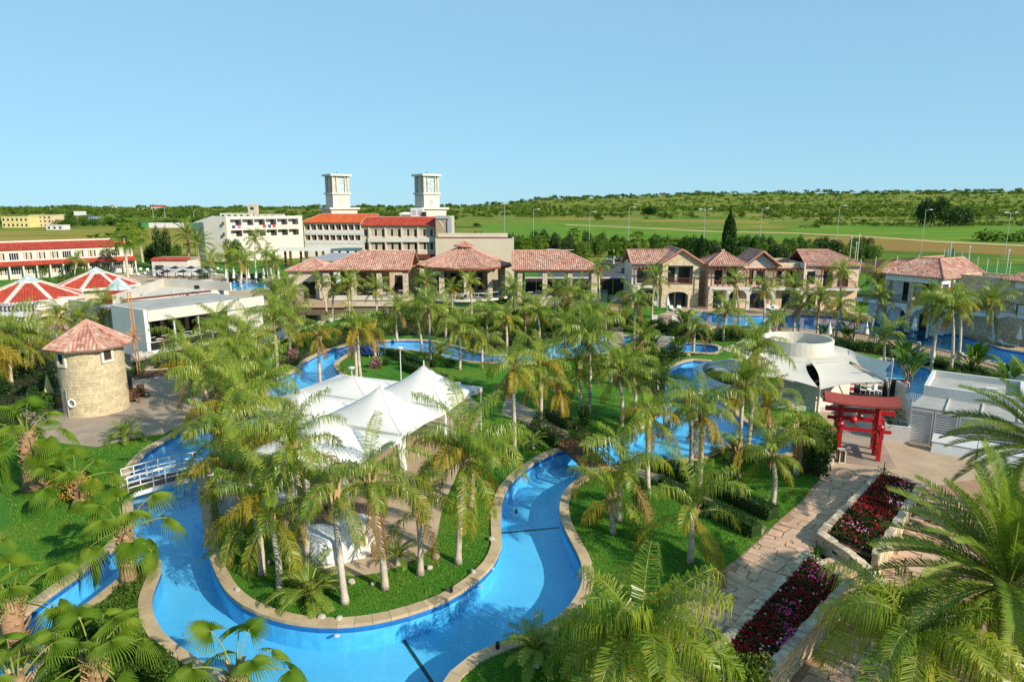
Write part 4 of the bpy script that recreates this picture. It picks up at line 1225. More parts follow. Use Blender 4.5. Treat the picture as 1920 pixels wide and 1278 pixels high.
roof_tiles(hA, [((-.3,-.35,6.3),(L+.3,-.35,6.3),(L+.3,4.5,7.6),(-.3,4.5,7.6))], .5, .7, M['roof_red'], 5, base=M['roof_red'], ridge=False)
s = MB(); s.bx(-.3,L+.3,4.4,4.8,7.3,7.95); s.bx(-.3,L+.3,4.8,8.3,6.6,7.2); s.build('parapet', M['white'], hA)
roof_tiles(hA, [((-.3,-1.7,3.0),(L+.3,-1.7,3.0),(L+.3,-.02,3.75),(-.3,-.02,3.75))], .5, .6, M['roof_red'], 6, name='awning_tiles', base=M['roof_red'], ridge=False)
s = MB()
for k in range(bays+1): s.bx(k*bw-.15,k*bw+.15,-1.5,-1.2,0,2.95)
s.build('column', M['white'], hA)
# small outbuilding to its right
xL, zL = XZ(285, 500, 150); xR, zR = XZ(352, 500, 150)
ob = thing('outbuilding', 'low white building with red tile edge right of the long wing', 'building', (xL, 150, 0))
w_ = xR-xL
s = MB(); open_wall(s, 0, w_, 0, 3.6, 0, .3, [(.6,2.6,0,2.4)]); s.bx(0,w_,.3,6,0,3.5); s.build('wall', M['white'], ob); s = MB(); s.bx(.6,2.6,.15,.28,0,2.4); s.build('door', M['dark'], ob)
roof_tiles(ob, [((-.2,-.3,3.6),(w_+.2,-.3,3.6),(w_+.2,1.4,4.1),(-.2,1.4,4.1))], .5, .6, M['roof_red'], 7, base=M['roof_red'], ridge=False)
s = MB(); s.bx(-.2,w_+.2,1.4,6,3.6,4.0); s.build('roof', M['brown_render'], ob)

# B: white balcony wing
Lb, Rb = (zc(427,190),190), (zc(569,205),205)
loc, ang, L = frame_of(Lb, Rb)
hB = thing('hotel_wing', 'white four-storey hotel wing with rows of deep balconies', 'hotel', loc, ang)
nb = 6; bw = (L-2.2)/nb
op = [(1.0+k*bw+.12, 1.0+(k+1)*bw-.12, z0+ .95*0, z0+2.5) for k in range(nb) for z0 in (6.2, 9.3)]
s = MB(); open_wall(s, 0, L, 0, 12.6, 0, .22, op); s.bx(.2,L,1.75,12,0,12.3); s.build('wall', M['white'], hB)
ea = Vector(XZ(381, 416, 191.3)); c, s_ = math.cos(-ang), math.sin(-ang)
dxw, dyw = ea.x-loc[0], 191.3-loc[1]
ex, ey = dxw*c-dyw*s_, dxw*s_+dyw*c
s = MB(); s.prism([(0,0),(.2,12),(ex,ey+10),(ex,ey)], 0, [12.6,12.6,10.6,10.9]); s.build('end_wall', M['white'], hB)
for z0 in (7.2, 10.2):
    s = MB(); s.bx(-.5,.0,-.06,.1,0,.9); s.build('vent_window', M['dark'], hB, loc=(-.6,-.05+.2,z0))
tow = [M['blue_cloth'], mat('pink_towel', (.6,.1,.3), .9), mat('red_towel', (.5,.04,.05), .9)]
for k in range(nb):
    for z0 in (6.2, 9.3):
        xm = 1.0+(k+.5)*bw
        window(hB, xm+bw*.27, 1.6, z0, bw*.26, 2.1, 1, 'balcony_door', frame='wood')
        s = MB(); s.bx(xm-bw/2+.12,xm+bw/2-.12,.2,1.74,z0-.15,z0); s.build('balcony_floor', M['cream'], hB)
        s = MB(); s.bx(xm-bw/2+.1,xm+bw/2-.1,-.06,.08,z0-.1,z0+.75); s.build('balcony_front', M['white'], hB)
        s = MB(); s.bx(xm-bw/2-.1,xm-bw/2+.1,.22,1.74,z0,z0+2.5); s.build('balcony_partition', M['white'], hB)
for k, (bay, f, m_, l_) in enumerate(((0,.15,0,'blue towel over the first balcony of the white wing'),(0,.6,1,'pink towel over the first balcony of the white wing'),(3,.2,0,'blue towel over the fourth balcony of the white wing'),(3,.6,2,'red towel over the fourth balcony of the white wing'),(2,.75,2,'red towel over the third balcony of the white wing'))):
    v = Matrix.Rotation(ang,3,'Z') @ Vector((1.0+bay*bw+bw*f, -.1, 0))
    s = MB(); s.bx(0,.9,-.03,.0,-.8,.0); s.bx(0,.9,0,.2,0,.03); tag(s.build('towel', tow[m_], None, loc=(loc[0]+v.x, loc[1]+v.y, 10.08), rz=ang), l_, 'towel', 'towels on the balconies')

# C: orange-roofed balcony wing
Lc, Rc = (zc(571,208),208), (zc(700,206),206)
loc, ang, L = frame_of(Lc, Rc)
hC = thing('hotel_wing', 'hotel wing with orange roof and two shaded rows of balconies', 'hotel', loc, ang)
nb = 11; bw = L/nb
op = [(k*bw+.1, (k+1)*bw-.1, z0, z0+2.45) for k in range(nb) for z0 in (4.3, 7.4)]
s = MB(); open_wall(s, 0, L, 0, 10.4, 0, .2, op); s.bx(.2,L,1.5,10,0,10.3); s.build('wall', M['white2'], hC)
for k in range(nb):
    for z0 in (4.3, 7.4):
        xm = (k+.5)*bw
        window(hC, xm+.2, 1.35, z0, bw*.5, 2.2, 0, 'balcony_door')
        s = MB(); s.bx(xm-bw/2+.08,xm+bw/2-.08,-.1,.06,z0-.2,z0+.85); s.build('balcony_front', M['white2'], hC)
        s = MB(); s.bx(xm-bw/2-.09,xm-bw/2+.09,.2,1.49,z0,z0+2.45); s.build('balcony_partition', M['peach'], hC)
roof_tiles(hC, hip(-.6, L+.6, -.6, 9.5, 10.5, 13.0, 4.5, right='gable'), .5, .7, M['roof_orange'], 8, base=M['roof_orange'])

# D: red roofed front wing with curtained windows
xa, xb = zc(679.5,157), zc(816.5,157)
hD = thing('hotel_wing', 'cream hotel wing with red tiled roof and curtained picture windows', 'hotel', (xa, 157, 0)); L = xb-xa
nb = 4; bw = (L-2.0)/nb
op = []
for k in range(nb):
    for z0 in (5.4, 8.5): op.append((1.8+k*bw+.2, 1.8+(k+1)*bw-.2, z0, z0+1.75))
op += [(.45,1.35,z0,z0+1.75) for z0 in (5.4,8.5)]
s = MB(); open_wall(s, 0, L, 0, 11.1, 0, .3, op); s.bx(0,L,1.4,9,0,11); s.build('wall', M['cream'], hD)
for (x0,x1,z0,z1) in op: window(hD, (x0+x1)/2, .14, z0, x1-x0, z1-z0, 3 if x1-x0 > 1.2 else 0, curtain=x1-x0 > 1.2, frame='metal_white')
for k in range(nb+1): s = MB(); s.bx(1.8+k*bw-.14,1.8+k*bw+.14,-.5,-.002,4.2,10.6); s.build('pier', M['cream'], hD)
for z0 in (7.6,): s = MB(); s.bx(1.5,L,-.55,-.003,z0-.35,z0+.7); s.build('spandrel', M['white'], hD)
s = MB(); s.bx(1.5,L,-.6,-.004,3.4,4.4); s.build('base_band', M['maroon'], hD)
roof_tiles(hD, [((-.2,-.7,11.1),(L+.1,-.7,11.1),(L+.1,3.6,12.9),(.4,3.6,12.9)),((L+.1,8,11.1),(-.2,8,11.1),(.4,3.6,12.9),(L+.1,3.6,12.9)),((-.2,8,11.1),(-.2,-.7,11.1),(.4,3.6,12.9),(.4,3.6,12.9))], .38, .6, M['roof_red'], 9, base=M['roof_red'])
# stair block with brown panel and grey arch, roof plant
x0, x1 = zc(817,155), zc(848,155)
lt = thing('stair_block', 'brown panelled stair block with a grey arched edge and white swoosh', 'building', (x0, 155, 0)); w_ = x1-x0
s = MB(); s.bx(0,w_,.2,7,0,13.2); s.build('wall', M['cream'], lt)
s = MB(); s.bx(.15,w_*.74,-.02,.2,8.5,12.6); s.build('panel', M['brown_render'], lt)
s = MB(); s.bx(w_*.74,w_*.98,-.35,.6,8.2,12.3); s.bx(.1,w_*.80,-.35,.6,12.62,13.3)
s.prism([(w_*.80,-.35),(w_*.98,-.35),(w_*.98,.6),(w_*.80,.6)], 12.3, [13.29,12.8,12.8,13.29]); s.build('arch', M['grey_roof'], lt)
s = MB()
for o_, sc_ in ((0,1),(.22,.85)):
    pts_ = [Vector((.5+o_+1.7*t_*sc_, -.05, 12.3-o_*.4-2.3*sc_*t_**1.5)) for t_ in [k/8 for k in range(9)]]
    s.tube(pts_, [.02+.07*math.sin(math.pi*k/8) for k in range(9)], 5)
s.build('swoosh', M['white'], lt)
rp = thing('roof_plant', 'white cooling unit and pipes on the roof beside the right tower', 'machine', (zc(772,162), 162, 12.9))
s = MB(); s.bx(0,2.9,0,2,0,2.1); s.build('casing', M['white2'], rp)
for k in range(2): s = MB(); s.bx(.3+k*1.4,1.3+k*1.4,-.05,.0,.5,1.7); s.build('louvre', M['metal_grey'], rp)
s = MB(); s.tube([(-2.6,.4,.5),(-1.8,.3,.7),(-.1,.4,.7)], .45, 8); s.build('duct', M['metal_white'], rp)
s = MB(); s.tube([(3.3,-.3,0),(3.3,-.3,1.2)], .5, 10); s.build('fan', M['black'], rp)

# towers
def tower(cxp, Y, label, seed):
    x = zc(cxp, Y); t_ = thing('tower', label, 'tower', (x, Y, 15.5*(1-Y/178)), R(38)); t_.scale = (Y/178,)*3
    a = 2.32
    s = MB(); s.bx(-a,a,-a,a,12,18.4); s.build('shaft', M['white'], t_)
    s = MB(); s.bx(-a-.9,a+1.6,-a-.7,a+.7,0,14.6); s.build('base', M['white'], t_)
    s = MB(); s.bx(-a-1.5,a+2.2,-a-1.2,a+1.2,14.6,15.1); s.bx(-a-.3,a+.3,-a-.3,a+.3,18.4,18.85); s.bx(-a-.55,a+.55,-a-.55,a+.55,23.0,23.5); s.build('slab', M['white'], t_)
    s = MB()
    for sx, sy in ((-1,-1),(1,-1),(1,1),(-1,1)): s.bx(sx*a-(.55 if sx > 0 else 0), sx*a+(0 if sx > 0 else .55), sy*a-(.55 if sy > 0 else 0), sy*a+(0 if sy > 0 else .55), 18.85, 23.0)
    s.build('corner_pier', M['cream'], t_)
    s = MB()
    for k in range(4):
        c_ = Matrix.Rotation(k*math.pi/2, 3, 'Z')
        for dx in (-1.25, 1.05): s.box(c_ @ Vector((dx+.1,-a+.06,20.93)), (.2,.3,4.1) if k % 2 == 0 else (.3,.2,4.1))
    s.build('mullion', M['cream'], t_)
    s = MB(); s.bx(-a+.25,a-.25,-a+.25,a-.25,18.86,22.99); s.build('art_glass', M['glass_pale'], t_)
    # engraved scroll work on the glass
    s = MB(); rr = random.Random(seed)
    for k in range(4):
        c_ = Matrix.Rotation(k*math.pi/2, 3, 'Z')
        for j in range(7):
            cz = 19.4+j*.5; cx_ = rr.uniform(-.4,.4); r0 = rr.uniform(.2,.42)
            prev = None
            for q in range(10):
                th = q*.7; p = c_ @ Vector((cx_+r0*math.cos(th)*(1-q*.05), -a+.22, cz+r0*math.sin(th)*(1-q*.05)))
                if prev is not None: s.bar(prev, p, .06, .06)
                prev = p
    tag(s.build('scrollwork', M['white'], t_), kind='stuff')
    s = MB(); s.tube([(0,0,23.5),(0,0,24.3)], .05, 5); s.build('lightning_rod', M['black'], t_)
    s = MB(); s.bx(-a-.06,-a-.0,-.4,.4,15.2,17.0); s.bx(-.5,.4,-a-.06,-a,15.2,16.9); s.build('door', M['metal_grey'], t_)
tower(637, 217, 'white square tower with glass lantern above the orange roof', 1)
tower(803, 172, 'nearer white square tower with glass lantern above the red roof', 2)

# F: cream hall behind the pavilions
x0, x1 = zc(817,130), zc(963.5,130)
hF = thing('cream_hall', 'plain cream hall with a maroon roof line behind the round pavilion', 'building', (x0, 130, 0)); w_ = x1-x0
s = MB(); s.bx(0,w_,0,.3,0,9.3); s.bx(0,.3,.3,14,0,9.2); s.bx(w_-.3,w_,.3,14,0,9.0); s.build('wall', M['cream'], hF)
s = MB(); s.bx(.35,w_-.35,.35,14,8.4,8.7); s.build('roof', M['flat_roof'], hF)
s = MB(); s.bx(0.2,w_-1.2,.8,1.1,9.3,9.55); s.build('roof_trim', M['maroon'], hF); s = MB(); s.bx(.2,w_-1.2,3.5,4,8.7,10.2); s.build('parapet', M['cream'], hF)

# low link buildings and pergola before wings B/C
x0, x1 = zc(508,165), zc(700,165)
pk = thing('pergola', 'long flat white pergola before the hotel wings', 'pergola', (x0, 165, 0)); w_ = x1-x0
for k in range(9): s = MB(); s.bx(0,w_,k*1.1,k*1.1+.45,4.6+.02*k,4.8+.02*k); s.build('beam', M['white2'], pk)
for k in range(7):
    for y_ in (.2, 8.5): s = MB(); s.bx(k*w_/6.2+.2,k*w_/6.2+.7,y_,y_+.5,0,4.58); s.build('post', M['wood'], pk)
x0, x1 = zc(560,138), zc(700,138)
gr = thing('link_building', 'low building with a grey sheet roof behind the left pavilion', 'building', (x0, 135, 0)); w_ = x1-x0
s = MB(); s.prism([(2,0),(w_,0),(w_,9),(5.5,9)], 0, 4.6); s.build('wall', M['white2'], gr)
s = MB(); s.prism([(1.6,-.4),(w_,-.4),(w_,9),(5.2,9.4)], 4.61, [4.8,4.8,5.6,5.6]); s.build('roof', M['grey_roof'], gr)
for k in range(4): window(gr, 4+k*3, -.06, 1.0, 1.6, 2.2, 1)

# ================= pavilions ======================================================
def stone_pillar(parent, x, y, z0, z1, w=.75, d=.75):
    s = MB(); s.bx(x-w/2,x+w/2,y-d/2,y+d/2,z0,z1); s.build('pillar', M['stone_pillar'], parent)
Y0 = 103.4
xa = XZ(592,503,Y0)[0]; xb = XZ(769,500,Y0)[0]
p1_ = thing('open_pavilion', 'long open pavilion with pink tiled roof and stone pillars, left of the round one', 'pavilion', (xa, Y0, 0), 0, 'open pavilions by the pond'); L = xb-xa
roof_tiles(p1_, hip(0, L, 0, 10.5, 5.75, 8.3, 6.0, right='gable'), .33, .42, seed=21)
s = MB(); s.bx(.5,L-.3,.55,.95,5.35,5.7); s.bx(.5,L-.3,9.3,9.7,5.35,5.7); s.build('beam', M['wood_light'], p1_)
s = MB(); s.bx(-.05,L,-.12,.0,5.62,5.8); s.build('fascia', M['wood_red'], p1_)
s = MB(); s.bx(.7,L-.3,.4,10,0,1.15); s.build('floor', M['cream'], p1_)
s = MB(); s.bx(1.6,L-1.2,.25,.42,1.16,1.75); s.bx(1.6,L-1.2,.2,.5,1.0,1.15); s.build('parapet', M['white'], p1_)
for px in (611.5, 661.5, 710.5, 759.5):
    x = XZ(px, 540, Y0)[0]-xa; stone_pillar(p1_, x, .75, 0, 5.36, .95 if px < 620 else .75, .8); stone_pillar(p1_, x+.4, 9.5, 0, 5.36)
s = MB(); open_wall(s, 1.5, L, 1.15, 5.3, 10.2, .25, [(2.5,4.2,1.15,3.9),(6,8.6,1.15,3.9),(10.2,12.5,1.15,3.9)]); s.build('rear_wall', M['cream'], p1_)
for x_, w_ in ((3.35,1.7),(7.3,2.6),(11.35,2.3)): window(p1_, x_, 10.25, 1.15, w_, 2.75, 1, 'glass_door')
# small hipped pavilion at its left
xs_ = XZ(533,500,106)[0]; xe_ = XZ(615,492,106)[0]
p0_ = thing('small_pavilion', 'small pink tiled building tucked left of the long pavilion', 'pavilion', (xs_, 106, 0)); L = xe_-xs_
roof_tiles(p0_, hip(0, L, 0, 8, 5.4, 7.0, 3.4), .33, .42, seed=22)
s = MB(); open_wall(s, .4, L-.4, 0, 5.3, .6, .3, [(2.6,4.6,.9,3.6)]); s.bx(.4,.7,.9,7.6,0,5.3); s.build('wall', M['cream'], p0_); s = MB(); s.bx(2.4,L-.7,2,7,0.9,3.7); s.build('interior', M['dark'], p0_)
window(p0_, 3.6, .8, .9, 2.0, 2.7, 1, 'glass_door'); s = MB(); s.bx(0,L+3,-3.5,.58,0,.9); s.build('terrace_slab', M['paving'], p0_)
# rotunda
rx, ry = (872-960)/F*113.5, 112.0
ro = thing('round_pavilion', 'round open pavilion with pink conical roof, cupola and railed balcony', 'pavilion', (rx, ry, 0), 0, 'open pavilions by the pond')
n = 10; f = []
for k in range(n):
    a0, a1 = .17+2*math.pi*k/n, .17+2*math.pi*(k+1)/n
    f.append(((7.9*math.cos(a0),7.9*math.sin(a0),5.95),(7.9*math.cos(a1),7.9*math.sin(a1),5.95),(1.1*math.cos(a1),1.1*math.sin(a1),8.6),(1.1*math.cos(a0),1.1*math.sin(a0),8.6)))
roof_tiles(ro, f, .33, .42, seed=23)
s = MB(); s.lathe([(1.05,8.4),(1.05,9.0)], n); s.build('cupola_drum', M['white'], ro)
f2 = [((1.75*math.cos(a0),1.75*math.sin(a0),9.0),(1.75*math.cos(a1),1.75*math.sin(a1),9.0),(0,0,9.75),(0,0,9.75)) for a0, a1 in [(.17+2*math.pi*k/n, .17+2*math.pi*(k+1)/n) for k in range(n)]]
roof_tiles(ro, f2, .3, .4, seed=24, name='cupola_tiles')
s = MB(); s.lathe([(7.6,5.55),(7.95,5.6),(7.95,5.85),(7.6,5.9)], 20); s.build('fascia', M['wood_red'], ro)
s = MB(); s.lathe([(6.9,0),(6.9,.6),(8.2,.7),(8.2,1.0),(0,1.0)], 30); s.build('floor', M['white'], ro)
for k in range(10):
    a = -math.pi/2+.12+k*2*math.pi/10; stone_pillar(ro, 6.6*math.cos(a), 6.6*math.sin(a), 1.0, 5.6, .8, .8)
s = MB(); g_ = MB(); N_ = 26
for k in range(N_):
    a0, a1 = math.pi*1.02+math.pi*.96*k/N_, math.pi*1.02+math.pi*.96*(k+1)/N_
    P_ = lambda a, z: Vector((8.0*math.cos(a), 8.0*math.sin(a), z))
    s.bar(P_(a0,2.0), P_(a1,2.0), .07, .07)
    if k % 2 == 0: s.bar(P_(a0,1.0), P_(a0,2.0), .05, .05)
    g_.face([P_(a0,1.05),P_(a1,1.05),P_(a1,1.95),P_(a0,1.95)])
r_o = s.build('railing', M['metal_white'], ro)
gm_ = M['water']
g_.build('pane', watermat('railing_glass', (.86,.92,.92), 0, 1), r_o)
s = MB(); s.bx(-6.5,6.5,5.5,5.8,1.0,5.5); s.build('rear_wall', M['cream'], ro)
for x_ in (-4.4,-2,.4,2.8): window(ro, x_, 5.44, 1.0, 1.7, 2.9, 1, 'glass_door')
# right pavilion
xa = XZ(961,497,Y0)[0]; xb = XZ(1129,497,Y0)[0]
p3_ = thing('open_pavilion', 'open pavilion with pink hipped roof right of the round one', 'pavilion', (xa, Y0, 0), 0, 'open pavilions by the pond'); L = xb-xa
roof_tiles(p3_, hip(0, L, 0, 10.5, 5.75, 8.4, 5.4, left='gable'), .33, .42, seed=25)
s = MB(); s.bx(.3,L-.5,.55,.95,5.3,5.7); s.bx(.3,L-.5,9.3,9.7,5.3,5.7); s.build('beam', M['cream'], p3_)
s = MB(); s.bx(0,L+.05,-.12,.0,5.62,5.8); s.build('fascia', M['wood_red'], p3_)
s = MB(); s.bx(.3,L-.7,.4,10,0,1.1); s.build('floor', M['cream'], p3_)
s = MB(); s.bx(1.6,L-2,.25,.42,1.12,1.7); s.build('parapet', M['white'], p3_)
for px in (970, 975, 1022, 1069, 1115):
    x = XZ(px, 540, Y0)[0]-xa; stone_pillar(p3_, x, .75 if px != 970 else 1.6, 0, 5.31, .75 if px < 1110 else .95); 
    if px != 970: stone_pillar(p3_, x+.5, 9.5, 0, 5.31)
sw = thing('screen_wall', 'black screen wall along the service path behind the right pavilion', 'wall', (XZ(985,540,118)[0], 118, 0))
wl_ = XZ(1190,540,118)[0]-XZ(985,540,118)[0]
for k in range(10): s = MB(); s.bx(k*wl_/10+.02,(k+1)*wl_/10-.02,0,.1,0,2.9); s.build('panel', M['dark'], sw)
s = MB(); s.bx(0,wl_,-.1,.2,2.9,3.1); s.build('coping', M['white2'], sw)
# tables inside the pavilions
for i in range(9):
    for (ox, oy, oz, lab, g_n) in ((p1_.location.x+2.2+i*1.25, Y0+2.2+(i%3)*1.7, 1.15, 'table inside the left open pavilion', 'tables in the left pavilion'), (p3_.location.x+1.6+i*1.3, Y0+2.2+(i%3)*1.8, 1.1, 'table inside the right open pavilion', 'tables in the right pavilion')):
        table_set((ox, oy, oz), 0, lab, g_n)
        chair((ox-.6, oy, oz), math.pi/2, lab.replace('table','dark chair'), g_n.replace('tables','chairs')); chair((ox+.6, oy, oz), -math.pi/2, lab.replace('table','dark chair'), g_n.replace('tables','chairs'))
for i in range(11):
    a = math.pi*1.08+math.pi*.84*i/10; q = 7.2 if i % 2 else 5.4
    table_set((rx+q*math.cos(a), ry+q*math.sin(a), 1.0), a, 'white table on the round pavilion balcony', 'tables on the round balcony')
    chair((rx+q*math.cos(a)+.6, ry+q*math.sin(a), 1.0), -math.pi/2, 'dark chair on the round pavilion balcony', 'chairs on the round balcony'); chair((rx+q*math.cos(a)-.6, ry+q*math.sin(a), 1.0), math.pi/2, 'dark chair on the round pavilion balcony', 'chairs on the round balcony')

# ================= villas =========================================================
def arch_open(mb, x0, x1, zs, zt, y, th, m=0, n=8):
    """spandrel above a segmental arch: fills between springing zs and top zt"""
    for k in range(n):
        a, b = x0+(x1-x0)*k/n, x0+(x1-x0)*(k+1)/n
        def za(x): u_ = (x-x0)/(x1-x0)*2-1; return zs+(zt-.05-zs)*math.sqrt(max(0, 1-u_*u_))
        mb.poly([(a,y,za(a)),(b,y,za(b)),(b,y,zt),(a,y,zt),(a,y+th,za(a)),(b,y+th,za(b)),(b,y+th,zt),(a,y+th,zt)], [(0,1,2,3),(7,6,5,4),(0,4,5,1)], m)
def pergola_front(parent, x0, x1, y, z0, z1, nposts, m='wood_red', depth=1.4):
    s = MB(); s.bx(x0,x1,y-.08,y+.08,z1-.2,z1)
    for k in range(nposts):
        x = x0+.08+(x1-x0-.16)*k/(nposts-1); s.bx(x-.07,x+.07,y-.06,y+.06,z0,z1-.2)
    for k in range(int((x1-x0)/.55)+1): s.bx(x0+k*.55-.05,x0+k*.55+.05,y-.35,y+depth,z1,z1+.14)
    s.build('pergola', M[m], parent)
# V1
Yv = 103.2; x0 = XZ(1187,520,Yv)[0]
v1 = thing('villa', 'two-storey villa with a stone gable and wooden balcony, left of the row', 'villa', (x0, Yv, 0), 0, 'villas along the pool')
X1 = lambda px: XZ(px, 520, Yv)[0]-x0
gL, gR, gE = X1(1240), X1(1309), X1(1311)
op = [(X1(1250), X1(1297), 3.7, 6.5), (X1(1250), X1(1290), 0, 2.5)]
s = MB(); open_wall(s, gL, gR, 0, 6.9, -.6, .35, op); arch_open(s, X1(1250), X1(1290), 1.9, 2.5, -.6, .35); s.bx(gR-.35,gR,-.25,8,0,6.9)
s.prism([(gL,-.6),(gR,-.6),(gR,-.25),(gL,-.25)], 6.9, 6.902); gm_ = (gL+gR)/2
s.poly([(gL,-.6,6.9),(gR,-.6,6.9),(gm_,-.6,8.75),(gL,-.25,6.9),(gR,-.25,6.9),(gm_,-.25,8.75)], [(0,1,2),(5,4,3)]); s.build('stone_gable', M['stone_far'], v1)
s = MB(); open_wall(s, 0, gL, 0, 6.5, 1.2, .3, [(.8,2.6,3.6,6.0),(.8,3.4,0,2.4)]); s.bx(0,.3,1.5,8,0,6.6); s.bx(.3,gR-.36,1.9,8,0,6.5); s.build('wall', M['white'], v1)
s = MB(); s.bx(0,gL,-.3,1.19,3.1,3.4); s.build('terrace_slab', M['white'], v1)
s = MB(); s.bx(0,.4,-.3,.1,0,3.1); s.bx(gL-.5,gL-.02,-.3,.1,0,3.1); arch_open(s, .4, gL-.5, 2.1, 3.1, -.3, .4); s.build('arcade', M['white'], v1)
for xx in ((X1(1250)+X1(1266))/2+.1, (X1(1275)+X1(1297))/2): window(v1, xx, 1.0, 3.7, 1.35, 2.4, 0, 'balcony_door')
for xx in ((X1(1250)+X1(1266))/2+.1, (X1(1272)+X1(1290))/2): window(v1, xx, 1.0, 0, 1.4, 2.2, 0, 'glass_door')
s = MB(); open_wall(s, gL+.02, gR-.36, 0, 6.8, 1.1, .3, [(X1(1250),X1(1266)+.2,3.7,6.1),(X1(1275),X1(1297),3.7,6.1),(X1(1250),X1(1266)+.2,0,2.2),(X1(1272),X1(1290),0,2.2)]); s.build('inner_wall', M['cream'], v1)
s = MB(); s.bx(X1(1250),X1(1297),-.58,1.09,3.45,3.68); s.build('balcony_floor', M['cream'], v1)
window(v1, 1.7, 1.3, 3.6, 1.7, 2.3, 1, 'balcony_door'); window(v1, 2.1, 1.3, 0, 2.4, 2.3, 1, 'glass_door')
railing(v1, (X1(1248),-.7,3.6), (X1(1298),-.7,3.6), 1.0, .16, 'wood_red'); railing(v1, (.1,-.2,3.4), (gL-.1,-.2,3.4), 1.0, .16, 'wood')
pergola_front(v1, 0, gL-.1, -.2, 3.4, 6.0, 3)
ap = 8.95; rz_ = 7.05
roof_tiles(v1, [((-.3,.6,6.75),(gL+.4,.6,6.75),(gL+3.2,4.6,8.6),(-.3,4.6,8.6)), ((gR-2,8.6,6.75),(-.3,8.6,6.75),(-.3,4.6,8.6),(gR-2,4.6,8.6))], .33, .42, seed=31)
roof_tiles(v1, [((gR+.5,-1.0,6.85),(gR+.5,8.5,6.85),(gm_,8.5,ap),(gm_,-1.0,ap)), ((gL-.5,8.5,6.85),(gL-.5,-1.0,6.85),(gm_,-1.0,ap),(gm_,8.5,ap))], .33, .42, seed=32, name='gable_tiles')
s = MB(); s.bar((gL-.5,-1.03,6.75),(gm_,-1.03,ap-.1), .1, .28); s.bar((gR+.5,-1.03,6.75),(gm_,-1.03,ap-.1), .1, .28); s.build('bargeboard', M['wood_red'], v1)
# V2
Yv = 101.0; x0 = XZ(1332,530,Yv)[0]
v2 = thing('villa', 'long pink and white villa with two tiled roofs and a flat stone bay', 'villa', (x0, Yv, 0), R(-3), 'villas along the pool')
X2 = lambda px: XZ(px, 530, Yv)[0]-x0
a1, a2, a3, a4 = X2(1404), X2(1453), X2(1502), X2(1604)
opA = [(X2(1343),X2(1355)+.2,3.6,6.0),(X2(1366),X2(1385),3.6,6.0),(X2(1343),X2(1359),0,2.4),(X2(1366),X2(1380),0,2.4)]
opB = [(X2(1404)+.3,X2(1413)+.2,3.6,6.0),(X2(1421),X2(1437),3.6,6.0),(X2(1412),X2(1440),0,2.3)]
opC = [(X2(1458),X2(1468),3.6,5.9),(X2(1475),X2(1494),3.6,5.9),(X2(1471),X2(1486),0,2.3)]
opD = [(X2(1510),X2(1525),3.9,5.8),(X2(1540),X2(1556),3.5,6.0),(X2(1566),X2(1586),3.5,6.0),(X2(1512),X2(1530),0,2.3)]
s = MB(); open_wall(s, 0, a2, 0, 6.7, 1.4, .3, opA+opB); s.bx(0,.3,1.7,8,0,6.7); s.build('wall', M['peach'], v2)
s = MB(); open_wall(s, a2, a3, 0, 6.6, 1.3, .3, opC); s.bx(a2,a3,1.61,1.9,6.0,7.0); s.bx(a2,a3,1.6,7,6.0,6.2); s.bx(a2,a3,6.7,7,6.2,7.3); s.build('stone_bay', M['stone_far'], v2)
s = MB(); open_wall(s, a3, a4, 0, 6.7, .4, .3, opD); s.bx(a4-.3,a4,.7,8,0,6.7); s.bx(a3,a3+.3,.7,8,0,6.7); s.build('end_block', M['peach'], v2)
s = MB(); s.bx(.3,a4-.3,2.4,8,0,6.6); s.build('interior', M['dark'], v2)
for (xx0,xx1,z0,z1) in opA+opB+opC+opD:
    window(v2, (xx0+xx1)/2, 1.55 if xx1 < a3+.1 else .5, z0, xx1-xx0, z1-z0, 0 if xx1-xx0 < 1.3 else 1, 'balcony_door' if z0 > 3 else 'glass_door', transom=3 if abs(xx0-X2(1510)) < .01 else 0)
s = MB(); s.bx(-.1,a3,-.2,1.39,3.05,3.4); s.bx(-.1,a3,-.3,-.21,3.0,3.5); s.bx(a3+3,a4,-.8,.39,3.05,3.4); s.build('balcony_floor', M['white'], v2)
s = MB()
for xx in (0,X2(1362),X2(1400),X2(1447),X2(1498)): s.bx(xx,xx+.45,-.2,.25,0,3.05)
arch_open(s, X2(1362)+.45, X2(1400), 2.2, 3.04, -.2, .4); arch_open(s, X2(1400)+.45, X2(1447), 2.2, 3.04, -.2, .4); s.build('arcade', M['white'], v2)
for xx in (-.1, X2(1500)): stone_pillar(v2, xx+.2, .0, 0, 3.0, .7, .6)
railing(v2, (0,-.15,3.4), (a3-.1,-.15,3.4), 1.0, .16, 'wood_red'); railing(v2, (a3+3,-.7,3.4), (a4-.1,-.7,3.4), 1.0, .16, 'wood_red')
pergola_front(v2, 0, X2(1398), -.15, 3.4, 6.2, 4); pergola_front(v2, X2(1404), X2(1500), -.15, 3.4, 6.1, 5); pergola_front(v2, X2(1530), X2(1570), -.7, 3.4, 6.2, 3)
s = MB(); s.poly([(X2(1404),1.38,6.7),(a2+.2,1.38,6.7),((X2(1404)+a2)/2,1.38,8.3),(X2(1404),1.7,6.7),(a2+.2,1.7,6.7),((X2(1404)+a2)/2,1.7,8.3)], [(0,1,2),(5,4,3)]); s.build('gable', M['white'], v2)
gm_ = (X2(1404)+a2)/2
roof_tiles(v2, hip(-.5, X2(1401), -.2, 8, 6.75, 8.7, 3.3), .33, .42, seed=33)
